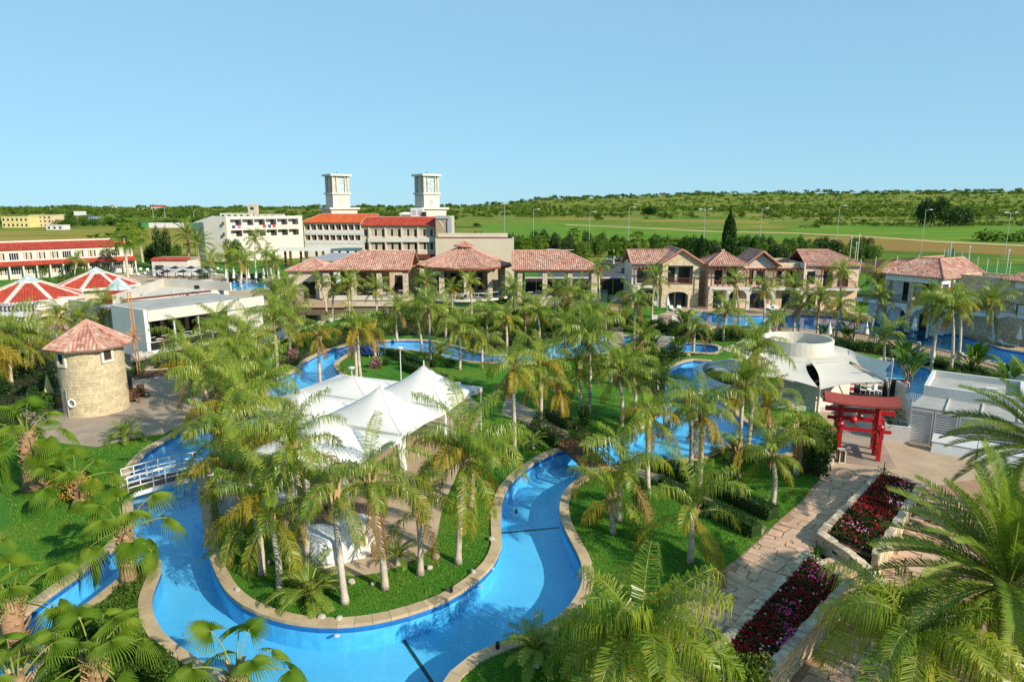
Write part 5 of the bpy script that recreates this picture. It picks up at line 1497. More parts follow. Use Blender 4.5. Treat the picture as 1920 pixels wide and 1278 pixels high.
roof_tiles(v2, [((a2+.8,.6,6.6),(a2+.8,8,6.6),(gm_,8,8.75),(gm_,.6,8.75)), ((X2(1404)-.3,8,6.9),(X2(1404)-.3,.6,6.9),(gm_,.6,8.75),(gm_,8,8.75))], .33, .42, seed=34, name='gable_tiles')
s = MB(); s.bar((X2(1404)-.3,.57,6.8),(gm_,.57,8.65), .1, .28); s.bar((a2+.8,.57,6.5),(gm_,.57,8.65), .1, .28); s.build('bargeboard', M['wood_red'], v2)
roof_tiles(v2, hip(a3+.1, a4+.6, -.2, 8, 6.8, 8.8, 4.0, left='gable'), .33, .42, seed=35, name='end_roof_tiles')
s = MB(); s.bx(a3-.1,a3+.12,-.3,8,3.4,7.1); s.build('fin_wall', M['white'], v2)
# V3
loc, ang, L = frame_of((48.0,85.0), (51.3,79.2))
v3 = thing('villa', 'white villa in shade with stone pillars and a loggia facing left', 'villa', loc, ang, 'villas along the pool')
op = [(1.0,3.0,3.6,6.2),(3.5,L-1.0,3.6,6.2),(1.2,2.6,0,2.5),(3.6,5.4,0,2.5)]
s = MB(); open_wall(s, 0, L, 0, 7.0, 1.6, .3, [(1.2,2.8,3.6,6.0),(3.6,5.4,3.6,6.0),(1.2,2.6,0,2.3),(3.6,5.4,0,2.3)]); s.bx(-3.8,0,2.7,9,0,6.6); s.bx(0,L,2.6,9,0,7); s.build('wall', M['white3'], v3)
s = MB(); s.bx(-.4,L,-.1,1.59,3.05,3.5); s.bx(-.2,L,-.1,.4,6.3,7.1); s.bx(L-.5,L,-.1,1.6,6.3,7.1); s.build('loggia', M['white3'], v3)
for xx in (.1,3.2,L-.4): stone_pillar(v3, xx, .2, 0, 6.3, .6, .6)
s = MB(); arch_open(s, .4, 2.9, 2.0, 3.04, -.05, .4); arch_open(s, 3.5, L-.7, 2.0, 3.04, -.05, .4); s.build('arcade', M['white3'], v3)
for x_, w_ in ((2.0,1.6),(4.5,1.8)): window(v3, x_, 1.7, 3.6, w_, 2.4, 1, 'balcony_door'); window(v3, x_, 1.7, 0, w_-.2, 2.3, 1, 'glass_door')
railing(v3, (.4,.0,3.5), (L-.7,.0,3.5), 1.0, .16, 'wood')
railing(v3, (-4,.6,3.4), (-.5,.6,3.4), 1.0, .16, 'wood'); s = MB(); s.bx(-4.4,-.4,.4,2.49,3.0,3.4); s.build('side_balcony', M['white3'], v3)
roof_tiles(v3, [((-.4,-.6,7.1),(L+.5,-.6,7.1),(L-2.4,3.6,9.0),(1.8,3.6,9.0)),((L+.5,-.6,7.1),(L+.5,9,7.1),(L-2.4,9,9.0),(L-2.4,3.6,9.0)),((-.4,9,7.1),(-.4,-.6,7.1),(1.8,3.6,9.0),(1.8,9,9.0))], .33, .42, seed=36)
roof_tiles(v3, [((-4.2,2.2,6.7),(-.2,2.2,6.7),(-.2,6,8.3),(-2.2,6,8.3)),((-4.2,10,6.7),(-4.2,2.2,6.7),(-2.2,6,8.3),(-2.2,6,8.3))], .33, .42, seed=37, name='rear_roof_tiles')
s = MB(); s.bx(L+.05,L+.2,.9,2.6,3.5,5.9); s.build('timber_screen', M['wood_red'], v3); s = MB(); s.bx(L+.3,L+3.2,3.0,3.3,3.4,6.4); s.build('side_wall', M['peach'], v3)
s = MB(); s.bx(L,L+9.5,3.4,8.5,0,6.6); s.bx(L,L+9.5,3.4,3.7,6.6,7.4); s.bx(L,L+9.5,8.2,8.5,6.6,7.4); s.bx(L+9.2,L+9.5,3.7,8.2,6.6,7.4); s.bx(L,L+.3,3.7,8.2,6.6,7.4); s.build('stone_block', M['stone_far'], v3)
s = MB(); s.bx(L,L+6,1.0,3.39,3.0,3.4); s.build('deck_slab', M['white3'], v3); railing(v3, (L+.4,1.05,3.4), (L+6,1.05,3.4), 1.0, .16, 'wood')
window(v3, L+2.4, 3.3, 3.5, 1.6, 2.3, 1, 'balcony_door')
# V4
loc, ang, L = frame_of((57.2,76.5), (59.6,69.0))
v4 = thing('villa', 'villa at the right edge with a shaded loggia over a dark ground floor', 'villa', loc, ang, 'villas along the pool')
s = MB(); open_wall(s, 0, L, 0, 7.2, 1.5, .3, [(.8,3.4,3.6,6.0),(4,6.6,3.6,6.0),(.6,7,0,2.6)]); s.bx(0,.3,1.8,9,0,7); s.bx(.3,L,3.2,9,0,7); s.build('wall', M['white3'], v4)
s = MB(); s.bx(-.2,L,-.3,1.49,3.0,3.5); s.bx(-.2,L,-.2,.2,6.4,7.2); s.bx(-.2,.3,-.2,1.5,6.4,7.2); s.build('loggia', M['white3'], v4)
for xx in (.1,4): stone_pillar(v4, xx, .0, 0, 3.0, .6, .6)
s = MB(); arch_open(s, .0, 3.9, 5.2, 6.39, -.15, .3); s.bx(-.2,.02,-.15,.15,3.5,6.39); s.build('arch', M['white3'], v4)
window(v4, 2.1, 1.6, 3.6, 2.6, 2.4, 2, 'balcony_door'); window(v4, 5.3, 1.6, 3.6, 2.6, 2.4, 2, 'balcony_door'); window(v4, 3.8, 1.6, 0, 6.3, 2.6, 3, 'glass_door')
railing(v4, (-3,-.2,3.5), (L,-.2,3.5), 1.05, .16, 'wood')
for k in range(3): s = MB(); s.bx(.2+k*1.6,1.5+k*1.6,-.4,-.26,3.55,4.5); s.build('towel_panel', M['canvas'], v4)
s = MB(); s.bx(-3.2,-.22,-.3,3,3.0,3.5); s.build('deck_slab', M['white3'], v4)
roof_tiles(v4, hip(-.7, L+4, -.6, 9, 7.2, 9.2, 4), .33, .42, seed=38)
# ---------------------------------------------------------------- marquee, bar, gate, store, furniture
# ================= marquee of peaked white tents on the island ====================
def tent(c, ax, s, eave, peak, label, seed, drapes=(), low=False, kx=.85):
    """square tent module: tensioned canopy rising to a peak, poles, tied curtains"""
    rr = random.Random(seed); t_ = thing('marquee_tent', label, 'tent', (c[0], c[1], 0), ax, 'white tents of the marquee')
    N_ = 14; mb = MB(); vs = []; fs = []
    for i in range(N_+1):
        for j in range(N_+1):
            u_ = i/N_*2-1; v_ = j/N_*2-1
            r_ = max(abs(u_), abs(v_)); q = .55*r_+.45*math.hypot(u_, v_)/1.414*1.2
            q = min(1, q)
            z = eave + (peak-eave)*(1-q)**1.7*.72 + (peak-eave)*.28*max(0, 1-q)
            z -= .16*(1-min(1, abs(abs(u_)-abs(v_))*1.2))*math.sin(math.pi*min(1, q))*0 
            z += .05*math.cos(4*math.atan2(v_, u_))*math.sin(math.pi*q)*(peak-eave)*.5
            # scalloped edge, pulled in between the corner poles
            if r_ > .999:
                e_ = min(abs(u_), abs(v_)); z -= 0
            pull = 1-.05*(1-min(abs(u_), abs(v_))**2)*(r_**6)
            vs.append((u_*s/2*pull*kx, v_*s/2*pull, z))
    for i in range(N_):
        for j in range(N_):
            a = i*(N_+1)+j; fs.append((a, a+N_+1, a+N_+2, a+1))
    mb.poly(vs, fs); mb.build('canopy', M['canvas'], t_, smooth=True)
    seam = MB()
    for k in range(4):
        a = k*math.pi/2+math.pi/4
        prev = None
        for q in range(9):
            t = q/8; u_ = t*(1 if k in (0,3) else -1); v_ = t*(1 if k in (0,1) else -1)
            i = int(round((u_+1)/2*N_)); j = int(round((v_+1)/2*N_)); p = Vector(vs[i*(N_+1)+j])+Vector((0,0,.015))
            if prev is not None: seam.bar(prev, p, .022, .012)
            prev = p
    seam.build('seam', M['white2'], t_)
    val = MB()
    for i in range(N_):
        for (a, b) in ((i*(N_+1), (i+1)*(N_+1)), (i*(N_+1)+N_, (i+1)*(N_+1)+N_), (i, i+1), (N_*(N_+1)+i, N_*(N_+1)+i+1)):
            A_, B_ = vs[a], vs[b]; val.face([A_, B_, (B_[0],B_[1],B_[2]-.32), (A_[0],A_[1],A_[2]-.32)])
    val.build('valance', M['canvas'], t_)
    for sx in (-1,1):
        for sy in (-1,1):
            m_ = MB(); m_.tube([(sx*s*.485*kx,sy*s*.485,0),(sx*s*.485*kx,sy*s*.485,eave)], .05, 6); m_.build('pole', M['metal_white'], t_)
    if not low: m_ = MB(); m_.tube([(0,0,peak-.1),(0,0,peak+.3)], .04, 6); m_.build('finial', M['metal_white'], t_)
    for (sx, sy) in drapes:
        m_ = MB(); pr = []
        for k in range(9):
            z = eave*(1-k/8); r_ = .16+.20*math.sin(math.pi*k/8)**.6*(1.15-k/8)
            pr.append([(sx*s*.46*kx+r_*(1+.22*math.cos(q*5.1+k))*math.cos(q*.524), sy*s*.46+r_*(1+.22*math.cos(q*5.1+k))*math.sin(q*.524), z) for q in range(12)])
        vs2 = [p for r0 in pr for p in r0]; f2 = [(i*12+q, i*12+(q+1)%12, (i+1)*12+(q+1)%12, (i+1)*12+q) for i in range(8) for q in range(12)]
        m_.poly(vs2, f2); m_.build('curtain', M['canvas'], t_, smooth=True)
    return t_
axd = math.atan2(42.55-37.97, -5.75+7.64)      # the row of main peaks
TS = 6.0; TP = 5.1
ux_, uy_ = math.cos(axd), math.sin(axd); nx_, ny_ = -uy_, ux_
c1 = Vector((-5.75,42.2)); c2 = c1-Vector((ux_,uy_))*TP; c3 = c2-Vector((ux_,uy_))*TP
tent(c1, axd, TS, 3.55, 5.35, 'tallest white peaked tent at the back right of the marquee', 1, ())
tent(c2, axd, TS, 3.5, 5.25, 'middle white peaked tent of the marquee front row', 2, ((-1,-1),))
tent(c3, axd, TS, 3.4, 4.95, 'white tent at the near left end of the marquee', 3, ((-1,-1),))
for i, (cc, pk, l) in enumerate(((c1,4.1,'low white tent behind the tallest marquee peak'),(c2,4.3,'low white tent behind the middle marquee peak'))):
    tent(cc+Vector((nx_,ny_))*5.6, axd, TS, 3.3, pk, l, 4+i, ((-1,1),) if i == 2 else (), low=True)
# boarded bar front and wall panel under the tent
bf = thing('bar_counter', 'long grey boarded counter under the near left tent', 'counter', (*(c3-Vector((ux_,uy_))*2.5), 0), axd+math.pi/2)
for k in range(4): s = MB(); s.bx(-1.0,4.6,-.04,.04,.1+k*.38,.46+k*.38); s.build('board', M['white2'] if k > 1 else M['marquee_floor'], bf)
s = MB(); s.bx(-1.0,4.6,-.1,.6,1.64,1.7); s.build('countertop', M['plastic_white'], bf)
s = MB(); s.bx(-1.0,4.6,.05,.55,0,1.63); s.build('body', M['marquee_floor'], bf)
# furniture on the patio
def cover_blob(px, label):
    x, y = G(*px); t_ = thing('covered_furniture', label, 'covered furniture', (x, y, 0), R(30))
    N_ = 26; Mr = 9; vs = []; fs = []
    rr = random.Random(4)
    for i in range(Mr+1):
        for k in range(N_):
            a = 2*math.pi*k/N_
            sx = 1.75/ (abs(math.cos(a))**4+abs(math.sin(a)*1.75/1.05)**4)**.25
            t = i/Mr
            if t < .62: r_ = sx*(1.06-.06*t/.62); z = 1.15*t/.62
            else: q = (t-.62)/.38; r_ = sx*(1-q); z = 1.15+.0*q
            cx = r_*math.cos(a)
            z2 = z*(1-.28*math.exp(-((cx-.1)/.35)**2)) + (.10 if cx > .3 else 0)*z
            fold = .05*math.sin(a*11+rr.uniform(-.3,.3))*(1-t)
            vs.append(((r_+fold)*math.cos(a), (r_+fold)*math.sin(a), max(0, z2+rr.uniform(-.025,.025)*t)))
    for i in range(Mr):
        for k in range(N_): fs.append((i*N_+k, i*N_+(k+1)%N_, (i+1)*N_+(k+1)%N_, (i+1)*N_+k))
    mb = MB(); mb.poly(vs, fs); mb.build('sheet', M['cover'], t_, smooth=True)
cover_blob((635,1034), 'furniture shrouded in a crumpled white sheet on the patio')
def folding_table(px, rz, label, m, w=1.6, d=.75):
    x, y = G(*px); t_ = thing('folding_table', label, 'table', (x, y, 0), rz)
    s = MB(); s.bx(-w/2,w/2,-d/2,d/2,.72,.76); s.build('tabletop', M[m], t_)
    for sx in (-w/2+.2, w/2-.2):
        s = MB(); s.bx(sx-.02,sx+.02,-d/2+.1,-d/2+.14,0,.72); s.bx(sx-.02,sx+.02,d/2-.14,d/2-.1,0,.72); s.bx(sx-.021,sx+.021,-d/2+.1,d/2-.1,.3,.34); s.build('leg', M['black'], t_)
folding_table((590,965), R(25), 'grey folding table on the patio', 'marquee_floor'); folding_table((607,945), R(28), 'brown folding table behind the grey one', 'wood_light')
x, y = G(537,988); ub = thing('parasol_base', 'dark round parasol base with a pole on the patio', 'parasol base', (x, y, 0))
s = MB(); s.lathe([(0,.1),(.36,.1),(.38,0)], 14); s.build('plate', M['black'], ub); s = MB(); s.tube([(0,0,.1),(0,0,1.1)], .03, 6); s.build('pole', M['metal_grey'], ub)
for i, (px, l) in enumerate((((556,990),'white cloth tied round a tent pole on the patio'),((580,992),'second tied white cloth beside the folding table'))):
    x, y = G(*px); t_ = thing('tied_curtain', l, 'curtain', (x, y, 0)); s = MB(); s.lathe([(.1,0),(.2,.25),(.22,.5),(.12,1.1),(.16,1.8),(.2,2.6)], 9); s.build('cloth', M['canvas'], t_, smooth=True)
# pale rocks round the island lawn
RK = []
for i in range(4):
    mb = MB(); rr = random.Random(30+i); bm2 = bmesh.new(); bmesh.ops.create_icosphere(bm2, subdivisions=2, radius=1)
    for v in bm2.verts: v.co *= 1+.28*mnoise.noise(v.co*1.3+Vector((i*9,0,0)))
    me = bpy.data.meshes.new('rock'); bm2.to_mesh(me); bm2.free(); me.materials.append(M['rock']); RK.append(me)
rl = [((604,1160),.2,'pale rock beside another at the front lawn edge'),((636,1162),.18,'rounded pale rock at the front lawn edge'),((659,1093),.2,'pale rock behind the golden frond palm'),((700,1096),.14,'small pale rock by the slim palm'),((817,1046),.22,'white rock beside the curved patio edge'),((805,1066),.17,'small white rock right of the shorter palm'),((887,1075),.18,'pale rock at the coping below the wide palm'),((921,1013),.2,'white rock at the coping in the river bend'),((921,963),.18,'pale rock at the coping above the lane joint'),((445,1109),.17,'pale rock on the left shore of the island'),((391,952),.13,'white rock at the bridge end of the island'),((505,1055),.14,'small rock behind the split trunk'),((653,712),.35,'rock on the bank of the curving channel'),((646,728),.3,'second rock on the bank of the curving channel'),((260,676),.9,'large pink rock at the pond below the restaurant'),((278,672),.7,'smaller pink rock at the pond below the restaurant'),((620,604),.6,'rock at the pond edge left of the pavilion'),((645,602),.5,'second rock at the pond edge left of the pavilion'),((600,610),.6,'third rock at the pond edge left of the pavilion'),((1290,668),.3,'stone at the pool bank under the banana')]
for i, (px, r_, l) in enumerate(rl):
    x, y = G(*px); o = put('rock', RK[i % 4], None, loc=(x, y, r_*.45), rz=i*1.3); r_ *= .75; o.scale = (r_*1.15, r_*.95, r_*.85); tag(o, l, 'rock')
# low bollard lamp on lawn
def lamp(px, top, label, head=.30):
    x, y = G(*px); h = XZ(px[0], top, y)[1]-.33; t_ = thing('garden_lamp', label, 'lamp post', (x, y, 0), 0, 'white garden lamps')
    s = MB(); s.tube([(0,0,0),(0,0,h)], [.055,.04], 8); s.build('pole', M['metal_white'], t_)
    s = MB(); s.lathe([(.06,h-.02),(head*.9,h+.18),(head,h+.26),(head*.55,h+.32),(0,h+.33)], 14); s.build('lamp_head', M['metal_white'], t_)
lamp((661,728), 687, 'white garden lamp by the curving channel'); lamp((752,713), 650, 'tall white garden lamp behind the marquee'); lamp((858,757), 716, 'white garden lamp at the right end of the marquee')
# blue loungers
def lounger(loc_, rz, label, m, group, proto={}):
    if m not in proto:
        t_ = thing('sun_lounger', label, 'sun lounger', loc_, rz, group)
        s = MB(); s.bx(-.3,.3,-.95,.45,.26,.31); s.build('seat', M[m], t_)
        s = MB(); s.poly([(-.3,.45,.28),(.3,.45,.28),(.3,.95,.72),(-.3,.95,.72),(-.3,.5,.24),(.3,.5,.24),(.3,1.0,.68),(-.3,1.0,.68)], [(0,1,2,3),(7,6,5,4),(0,4,5,1),(1,5,6,2),(2,6,7,3),(3,7,4,0)]); s.build('backrest', M[m], t_)
        for sx in (-.26,.26):
            for sy in (-.85,.4): s = MB(); s.bx(sx-.025,sx+.025,sy-.025,sy+.025,0,.26); s.build('leg', M['plastic_white'], t_)
        proto[m] = t_; return t_
    return dup(proto[m], loc_, rz, label, group)
for i in range(6):
    x, y = G(684+i%3*11, 659+i//3*8-i%3*1.5); lounger((x, y, 0), R(60), 'blue sun lounger in the row on the small lawn', 'blue_cloth', 'blue loungers behind the marquee')

# ================= footbridges ====================================================
def bridge(a, b, w, label, rise=.35, rail=True, zb=.12, m='metal_white'):
    a = Vector(a); b = Vector(b); L = (b-a).length; loc_, ang_, L = frame_of(a, b)
    t_ = thing('footbridge', label, 'footbridge', (a.x, a.y, 0), ang_)
    N_ = 14; P_ = lambda k, y, z: (L*k/N_, y, zb+rise*math.sin(math.pi*k/N_)+z)
    for k in range(N_*2):
        f = k/2; s = MB(); s.bar(P_(f+.03, -w/2+.06, -.02), P_(f+.03, w/2-.06, -.02), L/N_/2-.03, .05); s.build('plank', M['wood'] if rail else M['wood_light'], t_)
    for y_ in (-w/2, w/2):
        s = MB()
        for k in range(N_): s.bar(P_(k,y_,-.12), P_(k+1,y_,-.12), .1, .22)
        s.build('girder', M[m], t_)
    if rail:
        for y_ in (-w/2, w/2):
            s = MB()
            for k in range(N_):
                for z_ in (.35,.65,.98): s.bar(P_(k,y_,z_), P_(k+1,y_,z_), .05, .05)
            for k in range(0, N_+1, 2): s.bar(P_(k,y_,-.1), P_(k,y_,1.0), .05, .05)
            s.build('railing', M[m], t_)
    return t_
bridge(G(236,922), G(392,884), 1.5, 'white railed footbridge over the left channel', .1)
bridge(G(1052,826), G(1120,880), 1.5, 'dark timber footbridge over the channel at the end of the marquee path', .25, m='wood')

# ================= round white bar with shade sails ===============================
bx0, by0 = 25.2, 57.6
br = thing('round_bar', 'round white bar building with a raised drum on its roof', 'bar', (bx0, by0, 0))
s = MB(); s.lathe([(8.6,-1.0),(8.6,.35),(8.35,.36),(8.35,.12),(0,.12)], 48); s.build('platform', M['white2'], br)
s = MB(); s.lathe([(4.4,.12),(4.4,2.7),(4.9,2.75),(4.9,2.95),(2.8,3.0)], 40); s.build('wall', M['white'], br)
s = MB(); s.lathe([(2.95,2.9),(2.95,4.15),(2.75,4.15),(2.75,3.1),(0,3.05)], 44); s.build('drum', M['white'], br)
s = MB(); s.bx(-.9,.1,-2.2,-1.5,3.8,3.95); s.bx(-.85,-.75,-2.1,-2.0,3.1,3.8); s.bx(-.05,.05,-2.1,-2.0,3.1,3.8); s.build('roof_unit', M['metal_white'], br)
dark = MB()  # near-black sheets paint shade onto the bar wall and platform floor
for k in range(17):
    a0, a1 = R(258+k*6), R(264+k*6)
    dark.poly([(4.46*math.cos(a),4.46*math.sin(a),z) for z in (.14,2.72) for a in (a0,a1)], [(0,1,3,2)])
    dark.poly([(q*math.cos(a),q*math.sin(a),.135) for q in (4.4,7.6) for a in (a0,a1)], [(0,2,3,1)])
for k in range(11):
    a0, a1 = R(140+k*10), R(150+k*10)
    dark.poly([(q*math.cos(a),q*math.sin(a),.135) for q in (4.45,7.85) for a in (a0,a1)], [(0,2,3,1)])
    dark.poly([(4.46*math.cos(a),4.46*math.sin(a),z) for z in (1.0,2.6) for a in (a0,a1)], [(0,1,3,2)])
dark.build('painted_bar_shade', M['dark'], br)
s = MB()
for k in range(24):
    a0, a1 = R(140+k*5), R(140+k*5+5)
    s.poly([(q*math.cos(a), q*math.sin(a), z) for q, z in ((8.3,.36),(8.3,.8),(7.9,.8),(7.9,.36)) for a in (a0,a1)], [(0,2,3,1),(2,4,5,3),(4,6,7,5)])
s.build('parapet', M['white2'], br)
def sail(pts, label, sag=.35, seed=0):
    """four-cornered tensioned cloth with curved-in edges"""
    t_ = thing('shade_sail', label, 'shade sail', (0,0,0), 0, 'shade sails of the round bar'); N_ = 10; P_ = [Vector(p) for p in pts]; vs = []; fs = []
    cen = sum(P_, Vector())/4
    for i in range(N_+1):
        for j in range(N_+1):
            u_, v_ = i/N_, j/N_
            p = (P_[0]*(1-u_)+P_[1]*u_)*(1-v_)+(P_[3]*(1-u_)+P_[2]*u_)*v_
            e = 4*u_*(1-u_)*(1 if True else 0); e2 = 4*v_*(1-v_)
            pull = .16*(e*(abs(2*v_-1)**3)+e2*(abs(2*u_-1)**3))
            p = p.lerp(cen, pull); p.z -= sag*.5*e*e2*0.6
            vs.append(p)
    for i in range(N_):
        for j in range(N_): a = i*(N_+1)+j; fs.append((a, a+1, a+N_+2, a+N_+1))
    mb = MB(); n0 = len(vs)
    mb.poly(vs, fs); mb.poly([v-Vector((0,0,.02)) for v in vs], [f[::-1] for f in fs])
    mb.build('cloth', M['sail'], t_, smooth=True)
    return t_
def at(px, py, z): return (*G(px, py, z), z)
sail([at(1517,674,3.0), at(1579,671,3.0), at(1661,716,2.9), at(1537,730,2.7)], 'large cream shade sail in front of the drum')
sail([at(1590,655,3.0), at(1674,679,4.0), at(1663,714,3.1), at(1581,671,2.9)], 'cream shade sail stretched to the tall right post')
sail([at(1424,672,3.0), at(1511,672,3.0), at(1534,726,2.7), at(1424,704,2.8)], 'cream shade sail left of the large front sail')
sail([at(1345,652,2.9), at(1394,636,3.1), at(1432,652,3.2), at(1412,680,2.8)], 'cream shade sail on the far left of the bar')
sail([at(1415,668,3.1), at(1440,650,3.2), at(1450,672,3.0), at(1430,700,2.8)], 'narrow cream shade sail beside the drum')
for i, (b, t2, l) in enumerate((((1664,752),(1674,676,4.2),'tall white mast holding the right shade sail'),((1666,742),(1663,716,3.0),'short white mast under the shade sails'),((1534,760),(1537,728,2.8),'grey mast at the tip of the front sail'),((1424,740),(1424,702,2.9),'slim mast at the left sail'))):
    x, y = G(*b); q = at(*t2); t_ = thing('sail_mast', l, 'mast', (x, y, 0)); s = MB(); s.tube([(0,0,0),(q[0]-x, q[1]-y, q[2]+.15)], .07, 8); s.build('pole', M['metal_white'], t_); s = MB(); s.lathe([(.16,0),(.16,.05),(0,.06)], 8); s.build('foot', M['metal_grey'], t_)
# counter wall, white return walls
wb = thing('bar_wall', 'curved white wall under the front shade sail', 'wall', (0,0,0))
for a_, b_, h_ in (((1464,752),(1530,772),1.9),((1530,772),(1560,758),1.6),((1560,758),(1588,744),2.0)):
    s = MB(); A_, B_ = G(*a_), G(*b_); s.bar((*A_, h_/2+.02),(*B_, h_/2+.02), .3, h_); s.build('panel', M['white'], wb)
rw = thing('white_garden_wall', 'low white wall stepping down beside the red gate', 'wall', (0,0,0))
for a_, b_, h_ in (((1672,752),(1697,770),1.9),((1697,770),(1704,800),1.4),((1600,790),(1636,815),.8)):
    s = MB(); A_, B_ = G(*a_), G(*b_); s.bar((*A_, h_/2),(*B_, h_/2), .25, h_); s.build('panel', M['white2'], rw)
dr = thing('doorway_screen', 'dark panel beside the side pool', 'screen', (*G(1676,756), 0), R(-15)); s = MB(); s.bx(-.9,.9,-.05,.05,0,2.0); s.build('panel', M['dark'], dr)
f_ = thing('pool_fence', 'low white railing before the side pool', 'fence', (0,0,0)); railing(f_, (*G(1683,758), 0), (*G(1731,764), 0), 1.0, .14, 'metal_white', .025, .05)
# seating under the sails
x, y = G(1356,735,0); 
t_ = thing('bar_disc', 'round grey disc table on a post at the water side of the bar', 'table', (*G(1356,694,1.7), 0)); s = MB(); s.lathe([(0,1.66),(.75,1.66),(.78,1.72),(0,1.76)], 24); s.build('tabletop', M['metal_grey'], t_); s = MB(); s.tube([(0,0,.1),(0,0,1.66)], .06, 8); s.build('leg', M['black'], t_)
t_ = thing('gas_stack', 'red and white stack of crates under the front sail', 'crates', (*G(1591,742), 0))
for k in range(5): s = MB(); s.bx(-.28,.28,-.2,.2,.02+k*.26,.26+k*.26); s.build('crate', M['torii'] if k % 2 == 0 else M['plastic_white'], t_)
for i, (px, py) in enumerate(((1625,738),(1640,736),(1610,734))):
    x, y = G(px, py); 
    t_ = thing('bar_table', ['pale table under the right sail','pale table nearest the sail mast','pale table by the red and white crates'][i], 'table', (x, y, .0)); s = MB(); s.bx(-.5,.5,-.4,.4,.72,.76); s.build('tabletop', M['stone_pale'], t_); s = MB(); s.tube([(0,0,0),(0,0,.72)], .05, 6); s.build('leg', M['metal_white'], t_)
for i, (px, py) in enumerate(((1632,741),(1645,741),(1618,740))):
    x, y = G(px, py); t_ = thing('resin_chair', ['white chair under the right sail','white chair beside the sail mast','white chair between the pale tables'][i], 'chair', (x, y, 0), i*.5)
    s = MB(); s.bx(-.22,.22,-.22,.22,.42,.46); s.build('seat', M['plastic_white'], t_); s = MB(); s.bx(-.22,.22,.2,.24,.46,.9); s.build('backrest', M['plastic_white'], t_)
    for sx in (-.19,.19):
        for sy in (-.19,.19): s = MB(); s.bx(sx-.02,sx+.02,sy-.02,sy+.02,0,.42); s.build('leg', M['plastic_white'], t_)

# ================= red gate (torii) ===============================================
t0 = Vector(G(1567,846)); t1 = Vector(G(1640,854))
loc, ang, L = frame_of(t0, t1)
tg = thing('torii_gate', 'bright red timber gate with a sweeping dull red roof', 'gate', loc, ang)
HG = 3.35
for x_ in (0, L):
    s = MB(); s.tube([(x_,0,.0),(x_+(.06 if x_ == 0 else -.06),0,HG)], [.20,.18], 8); s.build('pillar', M['torii'], tg)
    for y_ in (-1.05, 1.15):
        s = MB(); s.bx(x_-.11,x_+.11,y_-.11,y_+.11,0,2.15); po = s.build('post', M['torii'], tg)
        s = MB(); s.bx(x_-.19,x_+.19,y_-.19,y_+.19,2.15,2.24); s.lathe([(.17,2.24),(.11,2.34),(0,2.38)], 8, (x_, y_)); s.build('cap', M['torii'], po)
        s = MB(); s.bar((x_, y_, .75),(x_, .1 if y_ < 0 else -.1, 1.2), .12, .14); s.build('brace', M['torii'], tg)
    for z_ in (1.75, .55): s = MB(); s.bx(x_-.08,x_+.08,-1.3,1.4,z_,z_+.2); s.build('side_tie', M['torii'], tg)
for y_ in (-1.05, 1.15): s = MB(); s.bx(-.55,L+.55,y_-.07,y_+.07,1.84,2.04); s.build('tie_beam', M['torii'], tg)
s = MB(); s.bx(-.85,L+.85,-.11,.11,2.72,3.0); s.build('lower_lintel', M['torii'], tg)
s = MB(); s.bx(-.3,L+.3,-.1,.1,2.28,2.48); s.build('tie_beam', M['torii'], tg)
s = MB(); s.bx(L/2-.1,L/2+.1,-.09,.09,2.48,2.72); s.build('strut', M['torii'], tg)
s = MB(); s.lathe([(0,2.1),(.16,2.16),(.24,2.3),(.24,2.4),(.16,2.54),(0,2.6)], 14, (L/2-.35, -.35)); s.build('lantern', M['torii'], tg, smooth=True)
mb = MB(); N_ = 16; xs = [-1.0+(L+2.0)*k/N_ for k in range(N_+1)]
cz = lambda x: HG+.28+.15*abs((x-L/2)/(L/2+1.0))**2.2
for k in range(N_):
    xa_, xb_ = xs[k], xs[k+1]
    for (ya, za, yb, zb_) in ((-.8,-.2,0,.2),(0,.2,.8,-.2)):
        mb.poly([(xa_,ya,cz(xa_)+za),(xb_,ya,cz(xb_)+za),(xb_,yb,cz(xb_)+zb_),(xa_,yb,cz(xa_)+zb_),(xa_,ya,cz(xa_)+za-.12),(xb_,ya,cz(xb_)+za-.12),(xb_,yb,cz(xb_)+zb_-.12),(xa_,yb,cz(xa_)+zb_-.12)], [(0,1,2,3),(7,6,5,4),(0,4,5,1),(2,6,7,3)]+([(0,3,7,4)] if k == 0 else [])+([(1,5,6,2)] if k == N_-1 else []))
mb.build('roof', M['torii_roof'], tg)
mb = MB()
for k in range(N_): mb.bar((xs[k],0,cz(xs[k])-.28),(xs[k+1],0,cz(xs[k+1])-.28), .3, .34)
mb.build('upper_lintel', M['torii'], tg)
s = MB(); s.bx(-.5,L+.9,-2.0,4.5,.015,.05); s.build('floor_slab', M['paving_grey'], tg)
ln = thing('floor_lantern', 'small cream lantern standing at the left foot of the red gate', 'lantern', (*G(1576,866), 0))
for sx in (-.17,.17):
    for sy in (-.17,.17): s = MB(); s.bx(sx-.03,sx+.03,sy-.03,sy+.03,0,.8); s.build('post', M['cream'], ln)
s = MB(); s.bx(-.22,.22,-.22,.22,.8,.86); s.bx(-.22,.22,-.22,.22,0,.05); s.build('frame', M['cream'], ln); s = MB(); s.bx(-.13,.13,-.13,.13,.05,.7); s.build('pane', M['dark'], ln)

